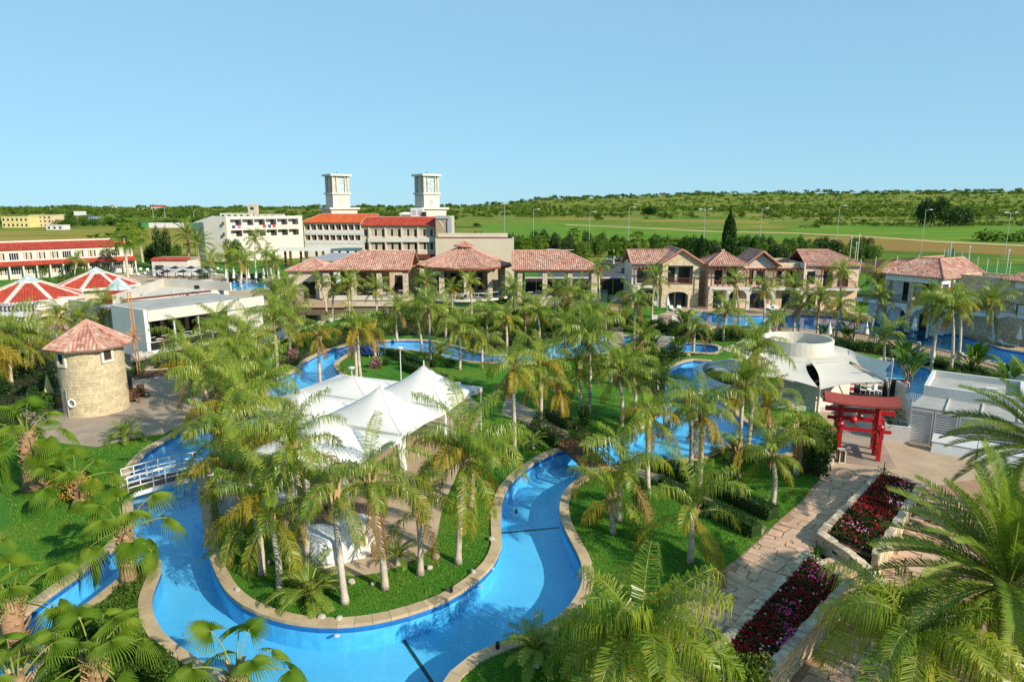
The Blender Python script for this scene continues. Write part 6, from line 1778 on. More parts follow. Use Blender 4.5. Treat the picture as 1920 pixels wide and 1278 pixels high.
# ================= white store with louvred screens ==============================
loc, ang, L = frame_of((28.75,44.9), (33.0,41.7))
L = 5.6
so = thing('service_store', 'white flat-roofed store with parapet beside the red gate', 'building', loc, ang)
D = 5.6
s = MB(); s.bx(0,L,0,D,0,2.8); s.build('wall', M['white2'], so)
s = MB(); s.bx(0,L,0,.22,2.8,3.25); s.bx(0,L,D-.22,D,2.8,3.25); s.bx(0,.22,.22,D-.22,2.8,3.25); s.bx(L-.22,L,.22,D-.22,2.8,3.25); s.build('parapet', M['white2'], so)
for k in range(3):
    for j in range(3): s = MB(); w_, d_ = (L-.44)/3, (D-.44)/3; s.bx(.23+k*w_,.22+(k+1)*w_-.02,.23+j*d_,.22+(j+1)*d_-.02,2.8,2.815); s.build('roof_panel', M['flat_roof'], so)
s = MB(); s.bx(L*.62,L*.74,D*.5,D*.6,2.82,3.0); s.tube([(L*.4,D*.52,2.95),(L*.66,D*.55,2.95)], .03, 5); s.build('roof_vent', M['metal_white'], so)
# lower louvred annex in front
an = thing('louvred_store', 'lower white annex closed by louvred shutters in front of the store', 'store', loc, ang)
y0 = -3.3
s = MB(); s.prism([(-.35,y0),(L+2,y0),(L+2,-.02),(-.05,-.02)], 2.35, 2.5); s.build('roof', M['flat_roof'], an)
for x_ in (1.6, 3.5, 5.4): s = MB(); s.bx(x_-.05,x_+.05,y0,-.03,2.5,2.58); s.build('roof_batten', M['white'], an)
s = MB(); s.bar((-.35,y0,1.2),(-.05,-.02,1.2), .12, 2.4); s.build('side_wall', M['white2'], an)
for k in range(6):
    xa_, xb_ = -.3+k*1.35, -.3+(k+1)*1.35-.04
    f = MB(); f.bx(xa_,xa_+.09,y0-.06,y0+.04,.05,2.34); f.bx(xb_-.09,xb_,y0-.06,y0+.04,.05,2.34); f.bx(xa_+.09,xb_-.09,y0-.06,y0+.04,.05,.15); f.bx(xa_+.09,xb_-.09,y0-.06,y0+.04,2.22,2.34)
    sh_ = f.build('shutter', M['white2'], an)
    for j in range(12):
        q = MB(); z_ = .22+j*.168; q.poly([(xa_+.09,y0-.05,z_),(xb_-.09,y0-.05,z_),(xb_-.09,y0+.03,z_+.12),(xa_+.09,y0+.03,z_+.12),(xa_+.09,y0-.05,z_+.02),(xb_-.09,y0-.05,z_+.02),(xb_-.09,y0+.03,z_+.14),(xa_+.09,y0+.03,z_+.14)], [(3,2,1,0),(4,5,6,7),(0,1,5,4),(2,3,7,6)])
        q.build('slat', M['white2'], sh_)
s = MB(); s.bx(-.2,7.6,y0+.1,y0+.15,.02,2.3); s.build('backing', M['grey_roof'], an)
# white covered boxes before the shutters
for i, (o_, w_) in enumerate(((1.15,2.35),(3.6,2.35))):
    v = Matrix.Rotation(ang,3,'Z') @ Vector((o_, y0-.35, 0))
    t_ = thing('storage_box', ['white sloping storage box against the shutters','second white storage box half hidden by date fronds'][i], 'box', (loc[0]+v.x, loc[1]+v.y, 0), ang)
    s = MB(); s.poly([(0,-.95,0),(w_,-.95,0),(w_,0,0),(0,0,0),(.06,-.62,.62),(w_-.06,-.62,.62),(w_,0,.95),(0,0,.95)], [(0,3,2,1),(0,1,5,4),(1,2,6,5),(2,3,7,6),(3,0,4,7)]); s.build('body', M['plastic_white'], t_)
    s = MB(); s.poly([(-.03,-.67,.6),(w_+.03,-.67,.6),(w_+.03,.02,.96),(-.03,.02,.96),(-.03,-.67,.66),(w_+.03,-.67,.66),(w_+.03,.02,1.02),(-.03,.02,1.02)], [(3,2,1,0),(4,5,6,7),(0,1,5,4),(1,2,6,5),(2,3,7,6),(3,0,4,7)]); s.build('lid', M['plastic_white'], t_)
pb_ = thing('wall_planter', 'white box planter between red gate and louvred store', 'planter', (*G(1680,829), 0), R(-25))
for (a_, b_, c_, d_) in ((-.75,.75,0,.12),(-.75,.75,1.2,1.32),(-.75,-.63,.12,1.2),(.63,.75,.12,1.2)): s = MB(); s.bx(a_,b_,c_,d_,0,1.15); s.build('side', M['white2'], pb_)
s = MB(); s.bx(-.63,.63,.12,1.2,.1,.9); s.build('soil', M['soil'], pb_)
rr = random.Random(8); s = MB()
for _ in range(420): leafquad(rr, s, Vector((rr.gauss(-.5,.4), rr.gauss(.7,.4), rr.uniform(.9,2.1))), .09)
s.build('foliage', M['leaf_dark'], pb_)
wr = thing('white_garden_wall', 'white wall behind the right corner of the store', 'wall', (0,0,0)); s = MB(); A_, B_ = G(1885,735), G(1990,760); s.bar((*A_, .9),(*B_, .9), .25, 1.8); s.build('panel', M['white2'], wr)
for i, (px, py, l) in enumerate(((1746,690,'slim white pole behind the store corner'),(1893,765,'short white lamp at the right corner of the store'))):
    x, y = G(px, py); t_ = thing('garden_lamp', l, 'lamp post', (x, y, 0), 0, 'white garden lamps'); h = (3.6, 1.6)[i]; s = MB(); s.tube([(0,0,0),(0,0,h)], .05, 7); s.build('pole', M['metal_white'], t_); s = MB(); s.lathe([(.05,h),(.13,h+.1),(.1,h+.22),(0,h+.25)], 10); s.build('lamp_head', M['metal_white'], t_)

# ================= villa pool surroundings ========================================
for i, (px, l) in enumerate((((1251,583),'closed white parasol on the first villa terrace'),((1440,640),'closed white parasol beside the drum'),((1553,640),'closed white parasol at the near pool rim'),((1622,640),'closed cream parasol at the pool steps'),((1745,688),'closed white parasol beside the leaning palm'),((1908,650),'closed white parasol at the fourth villa'),((1712,630),'closed white parasol before the third villa'))):
    lounge_umbrella(px, l, 2.4, 'canvas', 'closed parasols round the villa pool')
k = 0
for px, py, a in ((1262,583,10),(1274,583,-8),(1352,580,0),(1365,580,5),(1445,582,0),(1458,583,0),(1515,585,5),(1528,586,-5),(1760,612,40),(1785,622,40),(1870,645,30),(1890,650,30),(1215,640,80),(1235,642,80)):
    x, y = G(px, py); lounger((x, y, .02), R(a), 'white sun lounger on the villa deck' if px < 1700 else 'white sun lounger at the right villas', 'plastic_white', 'white loungers at the villas')
# balustrade and railings below the villa pool
fn = thing('pool_fence', 'dark railing along the planted strip below the villa pool', 'fence', (0,0,0))
fp_ = [G(1560,632),G(1640,648),G(1720,664),G(1800,686),G(1880,714),G(1925,735)]
for a_, b_ in zip(fp_, fp_[1:]): railing(fn, (*a_, 0), (*b_, 0), 1.1, .2, 'wood', .035, .07, 'rail_panel')
for p in fp_: s = MB(); s.bx(p[0]-.14,p[0]+.14,p[1]-.14,p[1]+.14,0,1.35); s.build('post', M['white'], fn)
wt = thing('villa_gate', 'white plastered gate posts on the deck left of the first villa', 'gate', (*G(1245,612), 0))
for x_ in (-1.3,1.3): s = MB(); s.bx(x_-.4,x_+.4,-.2,.2,0,1.5); s.build('post', M['white'], wt)
railing(wt, (-.9,0,0), (.9,0,0), 1.4, .2, 'wood_red')
lw_ = thing('deck_wall', 'low white wall edging the deck left of the villa pool', 'wall', (0,0,0)); s = MB(); s.bar((*G(1195,640), .45),(*G(1262,646), .45), .25, .9); s.build('panel', M['white'], lw_)

# ================= hotel terrace clutter ==========================================
for i in range(16):
    px = 425+i%8*14; py = 522+i//8*7; x, y = G(px, py); lounge_umbrella((px, py), 'closed white parasol on the hotel pool terrace', 2.3, 'canvas', 'closed parasols at the hotel pool')
for i in range(26):
    px = 250+i%13*13.5; py = 507+i//13*9+(i%3); x, y = G(px, py); lounger((x, y, .02), R(20+i*3), 'pale sun lounger on the hotel terrace', 'plastic_white', 'loungers on the hotel terrace')
for i in range(14):
    px = 300+i%7*15; py = 521+i//7*8; x, y = G(px, py); t_ = thing('open_parasol', 'dark open parasol in the row by the hotel pool', 'parasol', (x, y, 0), 0, 'dark parasols by the hotel pool')
    s = MB(); s.tube([(0,0,0),(0,0,2.5)], .04, 5); s.build('pole', M['wood'], t_); s = MB(); s.lathe([(1.35,2.1),(.02,2.65)], 8); s.build('canopy', M['grey_roof'] if i % 2 else M['black'], t_)
    table_set((x+.6, y-.5, 0), 0, 'pale table under the dark parasols', 'tables under the dark parasols')

# ================= cars, street lamps, far buildings ==============================
def car(px, rz, paint, label, gy=None):
    x, y = G(*px); t_ = thing('parked_car', label, 'car', (x, y, .015), rz, 'cars in the car park')
    W = .86; prof = [(-2.1,.35),(-2.12,.75),(-1.95,.95),(-1.2,1.0),(-.55,1.42),(.85,1.45),(1.55,1.02),(2.05,.92),(2.12,.6),(2.1,.35)]
    mb = MB(); n = len(prof)
    def half(y_, zc_): return [(p[0], y_*(1 if p[1] < 1.05 else .82), p[1]) for p in prof]
    vs = half(-W, 0)+half(W, 0)
    mb.poly(vs, [tuple(range(n)), tuple(range(2*n-1, n-1, -1))]+[(i, n+i, n+(i+1)%n, (i+1)%n) for i in range(n)]); mb.build('body', paint, t_)
    g_ = MB()
    for sg in (-1,1):
        yy = sg*(W*.915); g_.face([(-.95,yy*1.0,1.06),(-.5,yy*.93,1.36),(.8,yy*.93,1.38),(1.35,yy*1.0,1.06)])
    g_.face([(-1.17,-.68,1.035),(-1.17,.68,1.035),(-.6,.64,1.41),(-.6,-.64,1.41)]); g_.face([(1.53,-.68,1.06),(.9,-.64,1.45),(.9,.64,1.45),(1.53,.68,1.06)])
    g_.build('window', M['glass'], t_)
    for sx in (-1.3,1.32):
        for sy in (-1,1):
            w_ = MB(); w_.tube([(sx,sy*.68,.32),(sx,sy*.89,.32)], .32, 12); wo = w_.build('wheel', M['black'], t_); h_ = MB(); h_.tube([(sx,sy*.85,.32),(sx,sy*.9,.32)], .18, 8); h_.build('rim', M['metal_grey'], wo)
    for sy in (-.6,.6): h_ = MB(); h_.bx(-2.14,-2.1,sy-.16,sy+.16,.66,.82); h_.build('headlight', M['plastic_white'], t_); h_ = MB(); h_.bx(2.08,2.14,sy-.14,sy+.14,.7,.86); h_.build('tail_light', M['torii'], t_)
carp = [mat('black_car_paint', (.015,.016,.02), .25, .05, 1, spec=.6), mat('silver_car_paint', (.45,.47,.5), .3, .05, 1, spec=.6, metal=.4), mat('blue_car_paint', (.02,.035,.09), .25, .05, 1, spec=.6)]
for (px, rz, c_, l) in (((1177,512),R(100),0,'black hatchback parked beside the first villa'),((1176,492),R(95),0,'dark car farther back beside the first villa'),((1146,490),R(60),1,'silver car at the far left of the car park'),((1160,489),R(85),0,'dark car next to the silver one'),((1315,506),R(95),2,'dark blue car seen between the villas'),((1325,504),R(95),0,'black car beside the dark blue one')): car(px, rz, carp[c_], l)
sd = thing('carport', 'flat pale carport roof among the trees behind the right pavilion', 'carport', (*G(1050,484), 0)); s = MB(); s.bx(-4,4,-2,2,2.5,2.65); s.build('roof', M['white2'], sd)
for x_ in (-3.5,3.5): s = MB(); s.bx(x_-.08,x_+.08,-.1,.1,0,2.5); s.build('post', M['metal_grey'], sd)
def street_lamp(b, top, label, double=False, face=1):
    x, y = G(*b); X_, Z_ = XZ(top[0], top[1], y)
    if y > 175: Z_ -= 0
    t_ = thing('street_lamp', label, 'street lamp', (x, y, 0), 0, 'street lamps of the plain'); r_ = max(.08, y*.0003)
    s = MB(); s.tube([(0,0,0),(0,0,Z_-.4)], [r_*1.2, r_*.8], 6); s.build('pole', M['metal_grey'], t_)
    for sg in ((-1,1) if double else (face,)):
        s = MB(); s.tube([(0,0,Z_-.4),(sg*.5,0,Z_-.05),(sg*1.6,0,Z_)], r_*.7, 5); s.build('arm', M['metal_grey'], t_); s = MB(); s.bx(sg*1.6-.5,sg*1.6+.5,-.2,.2,Z_-.12,Z_+.1); s.build('lamp_head', M['metal_white'], t_)
for i, (b, tp, l, d_) in enumerate((((1000,478),(1001,392),'street lamp behind the cream hall palms',0),((1104,480),(1103,397),'street lamp behind the car park, middle of the plain',0),((1177,480),(1178,388),'street lamp left of the first villa',0),((1318,480),(1318,392),'twin-armed street lamp behind the slim cypress',1),((1423,478),(1425,390),'street lamp behind the second villa gable',0),((1566,478),(1568,385),'street lamp behind the rounded tree',0),((1726,478),(1733,393),'street lamp at the right field',0),((1883,484),(1890,398),'street lamp at the right edge of the fields',1),((946,455),(950,378),'tall thin lamp right of the tower',0),((310,410),(311,390),'far street lamp left of the white wing',1),((288,412),(287,394),'far street lamp beyond the dry field',0),((96,400),(95,380),'far street lamp above the yellow house',0),((364,414),(364,396),'far street lamp at the end of the dry field',0))): street_lamp(b, tp, l, bool(d_))
# sports court fence and floodlight masts at the right
cf = thing('court_fence', 'tall green-netted fence of the sports court behind the third villa', 'fence', (0,0,0))
cpx = [(1768,497),(1775,494),(1783,491),(1786,500),(1800,505),(1814,510),(1830,515),(1848,520),(1866,524),(1890,528),(1920,532),(1960,536)]
pts = [G(*p) for p in cpx]
for p in pts: s = MB(); s.tube([(p[0],p[1],0),(p[0],p[1],4.2)], .07, 5); s.build('post', M['metal_white'], cf)
s = MB()
for a_, b_ in zip(pts, pts[1:]):
    A_, B_ = Vector(a_), Vector(b_); n_ = max(2, int((B_-A_).length/.9))
    for k in range(n_): p = A_.lerp(B_, k/n_); s.bar((p.x,p.y,.1),(p.x,p.y,4.1), .03, .03)
    for z_ in [.3+.55*q for q in range(8)]: s.bar((*a_, z_),(*b_, z_), .03, .03)
s.build('netting', mat('green_net', (.03,.16,.09), .8), cf)
for i, (b, tp, l) in enumerate((((1592,497),(1595,445),'first of three thin masts behind the second villa'),((1602,498),(1603,455),'middle of three thin masts behind the second villa'),((1606,498),(1609,440),'last of three thin masts behind the second villa'),((1779,497),(1781,455),'mast at the corner of the court fence'),((1813,508),(1816,463),'mast along the court fence'),((1884,526),(1888,469),'mast near the right end of the court fence'))):
    x, y = G(*b); Z_ = XZ(tp[0], tp[1], y)[1]; t_ = thing('floodlight_mast', l, 'mast', (x, y, 0), 0, 'masts round the sports court'); s = MB(); s.tube([(0,0,0),(0,0,Z_)], .09, 6); s.build('pole', M['metal_white'], t_); s = MB(); s.bx(-.25,.25,-.12,.12,Z_-.1,Z_+.2); s.build('lamp_head', M['metal_grey'], t_)
df = thing('dark_fence', 'dark mesh fence behind the villa roofs', 'fence', (0,0,0))
dpx = [(1612,512),(1640,508),(1680,505),(1720,502),(1768,498)]
for a_, b_ in zip(dpx, dpx[1:]):
    A_, B_ = G(*a_), G(*b_); s = MB(); s.bar((*A_, 1.4),(*B_, 1.4), .05, 2.6); s.build('mesh_panel', M['frame_dark'], df); s = MB(); s.bx(A_[0]-.08,A_[0]+.08,A_[1]-.08,A_[1]+.08,0,3.4); s.build('post', M['metal_grey'], df)
# far buildings
def block(px0, px1, pyb, pyt, m, label, nwin=0, rows_=1, roof=None, depth=8, gable=False, name='far_house', cat='house'):
    x, y = G((px0+px1)/2, pyb); xa_, zt = XZ(px0, pyt, y); xb_ = XZ(px1, pyt, y)[0]
    z0 = hill(x, y) if y > 175 else 0
    if y > 650: xa_, zt = XZ(px0, pyt, y)
    t_ = thing(name, label, cat, (xa_, y, 0)); w_ = xb_-xa_; zt = max(zt, z0+2.5)
    s = MB(); s.bx(0,w_,0,depth,z0-1,zt); s.build('wall', m, t_)
    for r0 in range(rows_):
        for k in range(nwin):
            ww = w_/nwin*.4; hh = (zt-z0)/rows_*.45; x_ = w_*(k+.5)/nwin; zz = z0+(zt-z0)*(r0+.3)/rows_
            s = MB(); s.bx(x_-ww/2-.1,x_+ww/2+.1,-.12,.0,zz-.1,zz+hh+.1); wo = s.build('window', M['white'], t_); s = MB(); s.bx(x_-ww/2,x_+ww/2,-.15,-.121,zz,zz+hh); s.build('pane', M['glass'], wo)
    s = MB()
    if gable: s.prism([(-.3,-.3),(w_+.3,-.3),(w_+.3,depth+.3),(-.3,depth+.3)], zt, zt+.25); s.poly([(-.4,-.4,zt+.25),(w_+.4,-.4,zt+.25),(w_+.4,depth+.4,zt+.25),(-.4,depth+.4,zt+.25),(0,depth/2,zt+w_*.12+.25),(w_,depth/2,zt+w_*.12+.25)], [(0,1,5,4),(2,3,4,5),(1,2,5),(3,0,4)])
    else: s.bx(-.2,w_+.2,-.2,depth+.2,zt,zt+.4)
    s.build('roof', roof or m, t_)
    return t_
yel = mat('yellow_house_render', (.60,.50,.20), .9, .08, .2); sandc = mat('sandy_house_render', (.55,.45,.27), .9, .1, .2)
block(2,52,427,407,yel,'left half of the long yellow apartment house beyond the dry field',6,2,depth=14)
block(53,96,426,404,sandc,'right half of the long yellow apartment house beyond the dry field',5,3,depth=14)
block(86,118,431,423,M['white2'],'low white shed in front of the yellow house',3,1,depth=7)
block(258,278,396,390.5,M['white'],'far white house among the trees on the left',3,1)
block(283,310,394,388,M['white'],'far white house with a red roof on the left',3,1,M['roof_red'],gable=True)
block(205,225,391,387,M['white2'],'pale far building on the left skyline',3,1)
block(412,470,411,400,M['white'],'low white flat-roofed house behind the hotel wing',5,1)
block(464,480,409,385,M['cream'],'cream bell-gabled chapel behind the white wing',1,2,gable=True,name='chapel',cat='chapel')
block(478,530,411,402,M['white'],'second white house behind the hotel wing',4,1)
for i, (a_, b_, pb_x, pt_) in enumerate(((1010,1085,383.5,378.5),(1070,1200,386,378.5),(960,1008,383,379),(860,905,382,378),(1125,1180,383,377.5))):
    block(a_, b_, pb_x+1, pt_+1, M['white'], ['long white greenhouse at the middle of the skyline','longest white greenhouse on the plain','white greenhouse right of the tower','short white greenhouse beside the tower','white greenhouse behind the longest one'][i], 0, 1, depth=30, name='greenhouse', cat='greenhouse')
for i, (a_, b_, pb_x, pt_, m_) in enumerate(((1590,1615,375,370.5,'cream'),(1620,1640,374,371,'white'),(1545,1556,378,374,'peach'),(1580,1612,381,379,'white'),(1640,1660,378,374,'cream'),(1278,1290,377,372,'cream'),(1320,1332,376,371.5,'white'),(1370,1384,372,368,'cream'),(1180,1192,370,366,'white'),(1880,1894,379,375.5,'white'),(1700,1716,376,373,'cream'))):
    block(a_, b_, pb_x, pt_, M[m_], ['cream farmhouse on the right hill','white farmhouse beside the cream one on the right hill','small peach hut on the right plain','long low white shed on the right plain','cream house in front of the right hill','cream hut in the middle of the hill','white hut in the middle of the hill','cream hut near the crest of the hill','small white hut on the left slope of the hill','white hut far right on the plain','small cream house right of the farmhouses'][i], 2, 1, M['roof_red'] if i in (0,4) else None, gable=i in (0,4))
# billboards on the left of the plain
def board(px0, px1, py0, py1, label, m='plastic_white', text=None):
    x, y = G((px0+px1)/2, 412); xa_, zb_ = XZ(px0, py1, y); xb_, zt_ = XZ(px1, py0, y)
    t_ = thing('billboard', label, 'billboard', (xa_, y, 0)); s = MB(); s.bx(0,xb_-xa_,-.15,.15,zb_,zt_); s.build('panel', M[m], t_)
    for f in (.25,.75): s = MB(); s.bx((xb_-xa_)*f-.2,(xb_-xa_)*f+.2,.16,.5,0,zb_); s.build('post', M['metal_grey'], t_)
    if text:
        cu = bpy.data.curves.new('lettering', 'FONT'); cu.body = text; cu.size = (zt_-zb_)*1.05; cu.extrude = .05; cu.materials.append(M['white'])
        tmp = bpy.data.objects.new('tmp', cu); o = put('lettering', bpy.data.meshes.new_from_object(tmp), t_); bpy.data.objects.remove(tmp); o.location = (.5, -.25, zb_+.4); o.rotation_euler = (math.pi/2, 0, 0)
board(139,161,396,404,'white billboard among the trees on the left'); board(110,122,402,408.5,'smaller white billboard left of the first one')
board(160,188,405,412,'blue lettered sign panel below the white billboard', 'blue_cloth', 'OLYMPIC')
board(915,922,423,433,'small white sign board on the green field edge')
gb = thing('green_hoarding', 'green and white hoarding beside the far road', 'hoarding', (*G(300,427), 0)); L = 48
for k in range(8): s = MB(); s.bx(-14+k*6,-14.2+(k+1)*6,0,.2,0,3.6); s.build('panel', mat('green_board', (.04,.25,.08), .8) if k in (0,6,7) else M['white2'], gb)
# a guest standing on the restaurant terrace
def person(loc_, rz, label, shirt):
    t_ = thing('person', label, 'person', loc_, rz)
    vs = [(0,0,.92),(0,0,1.15),(0,0,1.42),(0,-.01,1.53),(0,-.02,1.64),(.1,0,.88),(.11,.02,.5),(.11,.04,.06),(.11,-.1,.03),(-.1,0,.88),(-.12,-.08,.5),(-.12,.02,.06),(-.12,-.12,.03),(.19,0,1.40),(.25,.02,1.12),(.24,-.12,.9),(-.19,0,1.40),(-.25,.02,1.12),(-.23,-.14,.92)]
    es = [(0,1),(1,2),(2,3),(3,4),(0,5),(5,6),(6,7),(7,8),(0,9),(9,10),(10,11),(11,12),(2,13),(13,14),(14,15),(2,16),(16,17),(17,18)]
    rad = [.15,.14,.15,.06,.10,.1,.07,.05,.04,.1,.07,.05,.04,.07,.05,.035,.07,.05,.035]
    me = bpy.data.meshes.new('body'); me.from_pydata(vs, es, [])
    o = put('body', me, t_); md = o.modifiers.new('skin', 'SKIN')
    for i, v in enumerate(me.skin_vertices[0].data): v.radius = (rad[i], rad[i]*.8)
    me.skin_vertices[0].data[0].use_root = True
    o.modifiers.new('sub', 'SUBSURF').levels = 1; o.modifiers['sub'].render_levels = 1
    me.materials.append(shirt)
    s = MB(); s.lathe([(0,1.74),(.09,1.7),(.105,1.63),(.08,1.58)], 10, (0,.01)); s.build('hair', M['wood'], t_)
person(RL(6.0, 1.3), ang, 'person in a pale top standing between the restaurant tables', mat('pale_pink_clothes', (.55,.3,.26), .9))
# ---------------------------------------------------------------- palms
DOWN = Vector((0,0,-1))
def frond_mesh(seed, L, a0, droop, nl, ll, width, m, style='queen', stem=0.12, gold=0.0, sg_=1.0):
    """one feather frond growing along +X; a0 start elevation, droop total bend"""
    rr = random.Random(seed)
    mb = MB(); NS = 11
    pts = []; tans = []
    p = Vector((0,0,0)); side_bend = rr.uniform(-.25,.25)
    for i in range(NS+1):
        s = i/NS
        th = a0 - droop*(s**1.35)
        yaw = side_bend*s*s
        t = Vector((math.cos(th)*math.cos(yaw), math.cos(th)*math.sin(yaw), math.sin(th)))
        pts.append(p.copy()); tans.append(t)
        p = p + t*(L/NS)
    mb.tube(pts[::2]+([pts[-1]] if NS % 2 else []), [0.035*(1-0.8*i/((NS+1)//2)) for i in range(len(pts[::2]+([pts[-1]] if NS % 2 else [])))], 4, 1, cap=False)
    for k in range(nl):
        s = stem + (0.99-stem)*(k+.5)/nl
        x = s*NS; i = min(NS-1, int(x)); f = x-i
        base = pts[i].lerp(pts[i+1], f); T = tans[i].lerp(tans[i+1], f).normalized()
        B = Vector((0,0,1)).cross(T)
        if B.length < .05: B = Vector((0,1,0))
        B.normalize(); N = T.cross(B)
        env = (0.45+0.55*math.sin(min(1,(s-stem)/.4)*math.pi/2))*(1-0.55*max(0,(s-.6)/.4)**1.5)
        for sg in (-1, 1):
            l = ll*env*rr.uniform(.85,1.1)
            if style == 'queen':
                d = T*rr.uniform(.25,.6) + B*sg*.8 + N*rr.uniform(-.15,.75)
                sag = rr.uniform(.75,1.25)*sg_
            elif style == 'date':
                d = T*.62 + B*sg*.72 + N*.42 + Vector((rr.gauss(0,.06), rr.gauss(0,.06), rr.gauss(0,.06)))
                sag = .05
            else:
                d = T*.45 + B*sg*.85 + N*.25 + Vector((rr.gauss(0,.05), rr.gauss(0,.05), rr.gauss(0,.05)))
                sag = .22
            d.normalize()
            wv = (T - d*T.dot(d)).normalized()*width*.5
            mid = base + d*l*(.5-.08*sag) + DOWN*l*.13*sag
            tip = base + d*l*(1-.42*sag) + DOWN*l*.68*sag
            mb.poly([base-wv*.5, base+wv*.5, mid+wv, mid-wv, tip], [(0,1,2,3),(3,2,4)], 2 if rr.random() < gold*(.3+s) else 0)
    return mb.mesh('frond', [m, M['rachis'], M['frond_gold']])

QF = {}     # queen palm frond classes -> list of meshes
def mk(key, a0, droop, m, n=3, L=3.3, **kw):
    QF[key] = [frond_mesh(hash_(key)+i*7, L*(1+.08*(i-1)), R(a0+6*(i-1)), R(droop+8*(i-1)), 74, 1.0, .038, m, **kw) for i in range(n)]
def hash_(s): return sum(ord(c)*(i+3) for i, c in enumerate(s))
mk('up', 84, 72, M['frond'], L=3.8)
mk('high', 70, 108, M['frond'], L=3.7)
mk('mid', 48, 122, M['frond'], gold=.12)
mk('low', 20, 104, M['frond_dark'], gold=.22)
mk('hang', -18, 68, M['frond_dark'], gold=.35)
mk('ghigh', 54, 122, M['frond_gold'])
mk('glow', 14, 102, M['frond_gold'])
mk('ghang', -30, 56, M['frond_gold'])
mk('bhang', -48, 40, M['frond_brown'], n=2)
mk('ssag', 25, 112, M['frond'], n=2)
LUSH = {k: [frond_mesh(950+i+j*4, 3.6, R(a), R(d), 96, 1.3, .034, M['frond'], gold=.05, sg_=1.2) for i in range(2)] for j, (k, a, d) in enumerate((('up',82,80),('high',66,112),('mid',48,125),('low',22,112)))}

def trunk_mesh(h, r0, r1, seed, lean=(0,0), m=None, bulge=0.0, rings=True):
    rr = random.Random(seed); mb = MB()
    n = max(6, int(h/.28)); pts = []; rad = []
    bx_, by_ = rr.uniform(-.12,.12), rr.uniform(-.12,.12)
    for i in range(n+1):
        s = i/n
        pts.append((lean[0]*s*s + bx_*math.sin(s*3.1), lean[1]*s*s + by_*math.sin(s*3.1), h*s))
        r = r0+(r1-r0)*s + bulge*math.sin(s*math.pi)
        if s < .08: r *= 1.35-.35*s/.08
        rad.append(r*(1+(.05 if i % 2 else -.03)*(1 if rings else 0)))
    mb.tube(pts, rad, 9)
    return mb.mesh('trunk', m or M['trunk'], smooth=True), pts[-1]

CROWNS = {}
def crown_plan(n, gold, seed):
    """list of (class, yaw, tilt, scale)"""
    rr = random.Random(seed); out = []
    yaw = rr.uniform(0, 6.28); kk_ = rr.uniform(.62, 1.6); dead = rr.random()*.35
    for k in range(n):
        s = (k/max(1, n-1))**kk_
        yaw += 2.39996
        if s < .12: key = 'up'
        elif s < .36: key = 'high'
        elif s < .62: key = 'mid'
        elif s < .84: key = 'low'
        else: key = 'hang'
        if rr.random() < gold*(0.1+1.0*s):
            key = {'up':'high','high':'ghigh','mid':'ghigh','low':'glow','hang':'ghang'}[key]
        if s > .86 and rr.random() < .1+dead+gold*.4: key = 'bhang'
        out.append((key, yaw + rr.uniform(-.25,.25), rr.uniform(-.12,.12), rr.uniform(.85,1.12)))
    return out

BOOT = None
def boots_mesh(seed):
    rr = random.Random(seed); mb = MB()
    for k in range(14):
        a = k*2.4; z = -.75+.85*k/14
        c = Vector((math.cos(a), math.sin(a), 0))
        p = c*.13 + Vector((0,0,z)); q = c*(.2+.1*k/14) + Vector((0,0,z+rr.uniform(.4,.75)))
        mb.bar(p, q, .12, .035)
    return mb.mesh('leaf_base', M['boot'])
BOOTS = [boots_mesh(i) for i in range(3)]
MERGED = {}
def merged_crown(var, n, gold):
    """whole crown of a distant palm in one mesh"""
    key = (var, n, gold)
    if key in MERGED: return MERGED[key]
    vs = []; fs = []; mi = []; mats = [M['frond'], M['rachis'], M['frond_dark'], M['frond_gold'], M['frond_brown']]
    idx = {m.name: i for i, m in enumerate(mats)}
    rr = random.Random(var*31+n)
    for kk, yaw, tilt, sc in crown_plan(n, gold, var*13+5):
        me = rr.choice(QF[kk])
        T = Matrix.Rotation(yaw, 4, 'Z') @ Matrix.Rotation(tilt, 4, 'Y') @ Matrix.Scale(sc, 4)
        b = len(vs); vs += [tuple(T @ v.co) for v in me.vertices]
        loc_idx = [idx[m.name] for m in me.materials]
        for p in me.polygons:
            fs.append(tuple(b+v for v in p.vertices)); mi.append(loc_idx[p.material_index])
    me = bpy.data.meshes.new('crown'); me.from_pydata(vs, [], fs)
    for m in mats: me.materials.append(m)
    me.polygons.foreach_set('material_index', mi); me.update()
    MERGED[key] = me
    return me

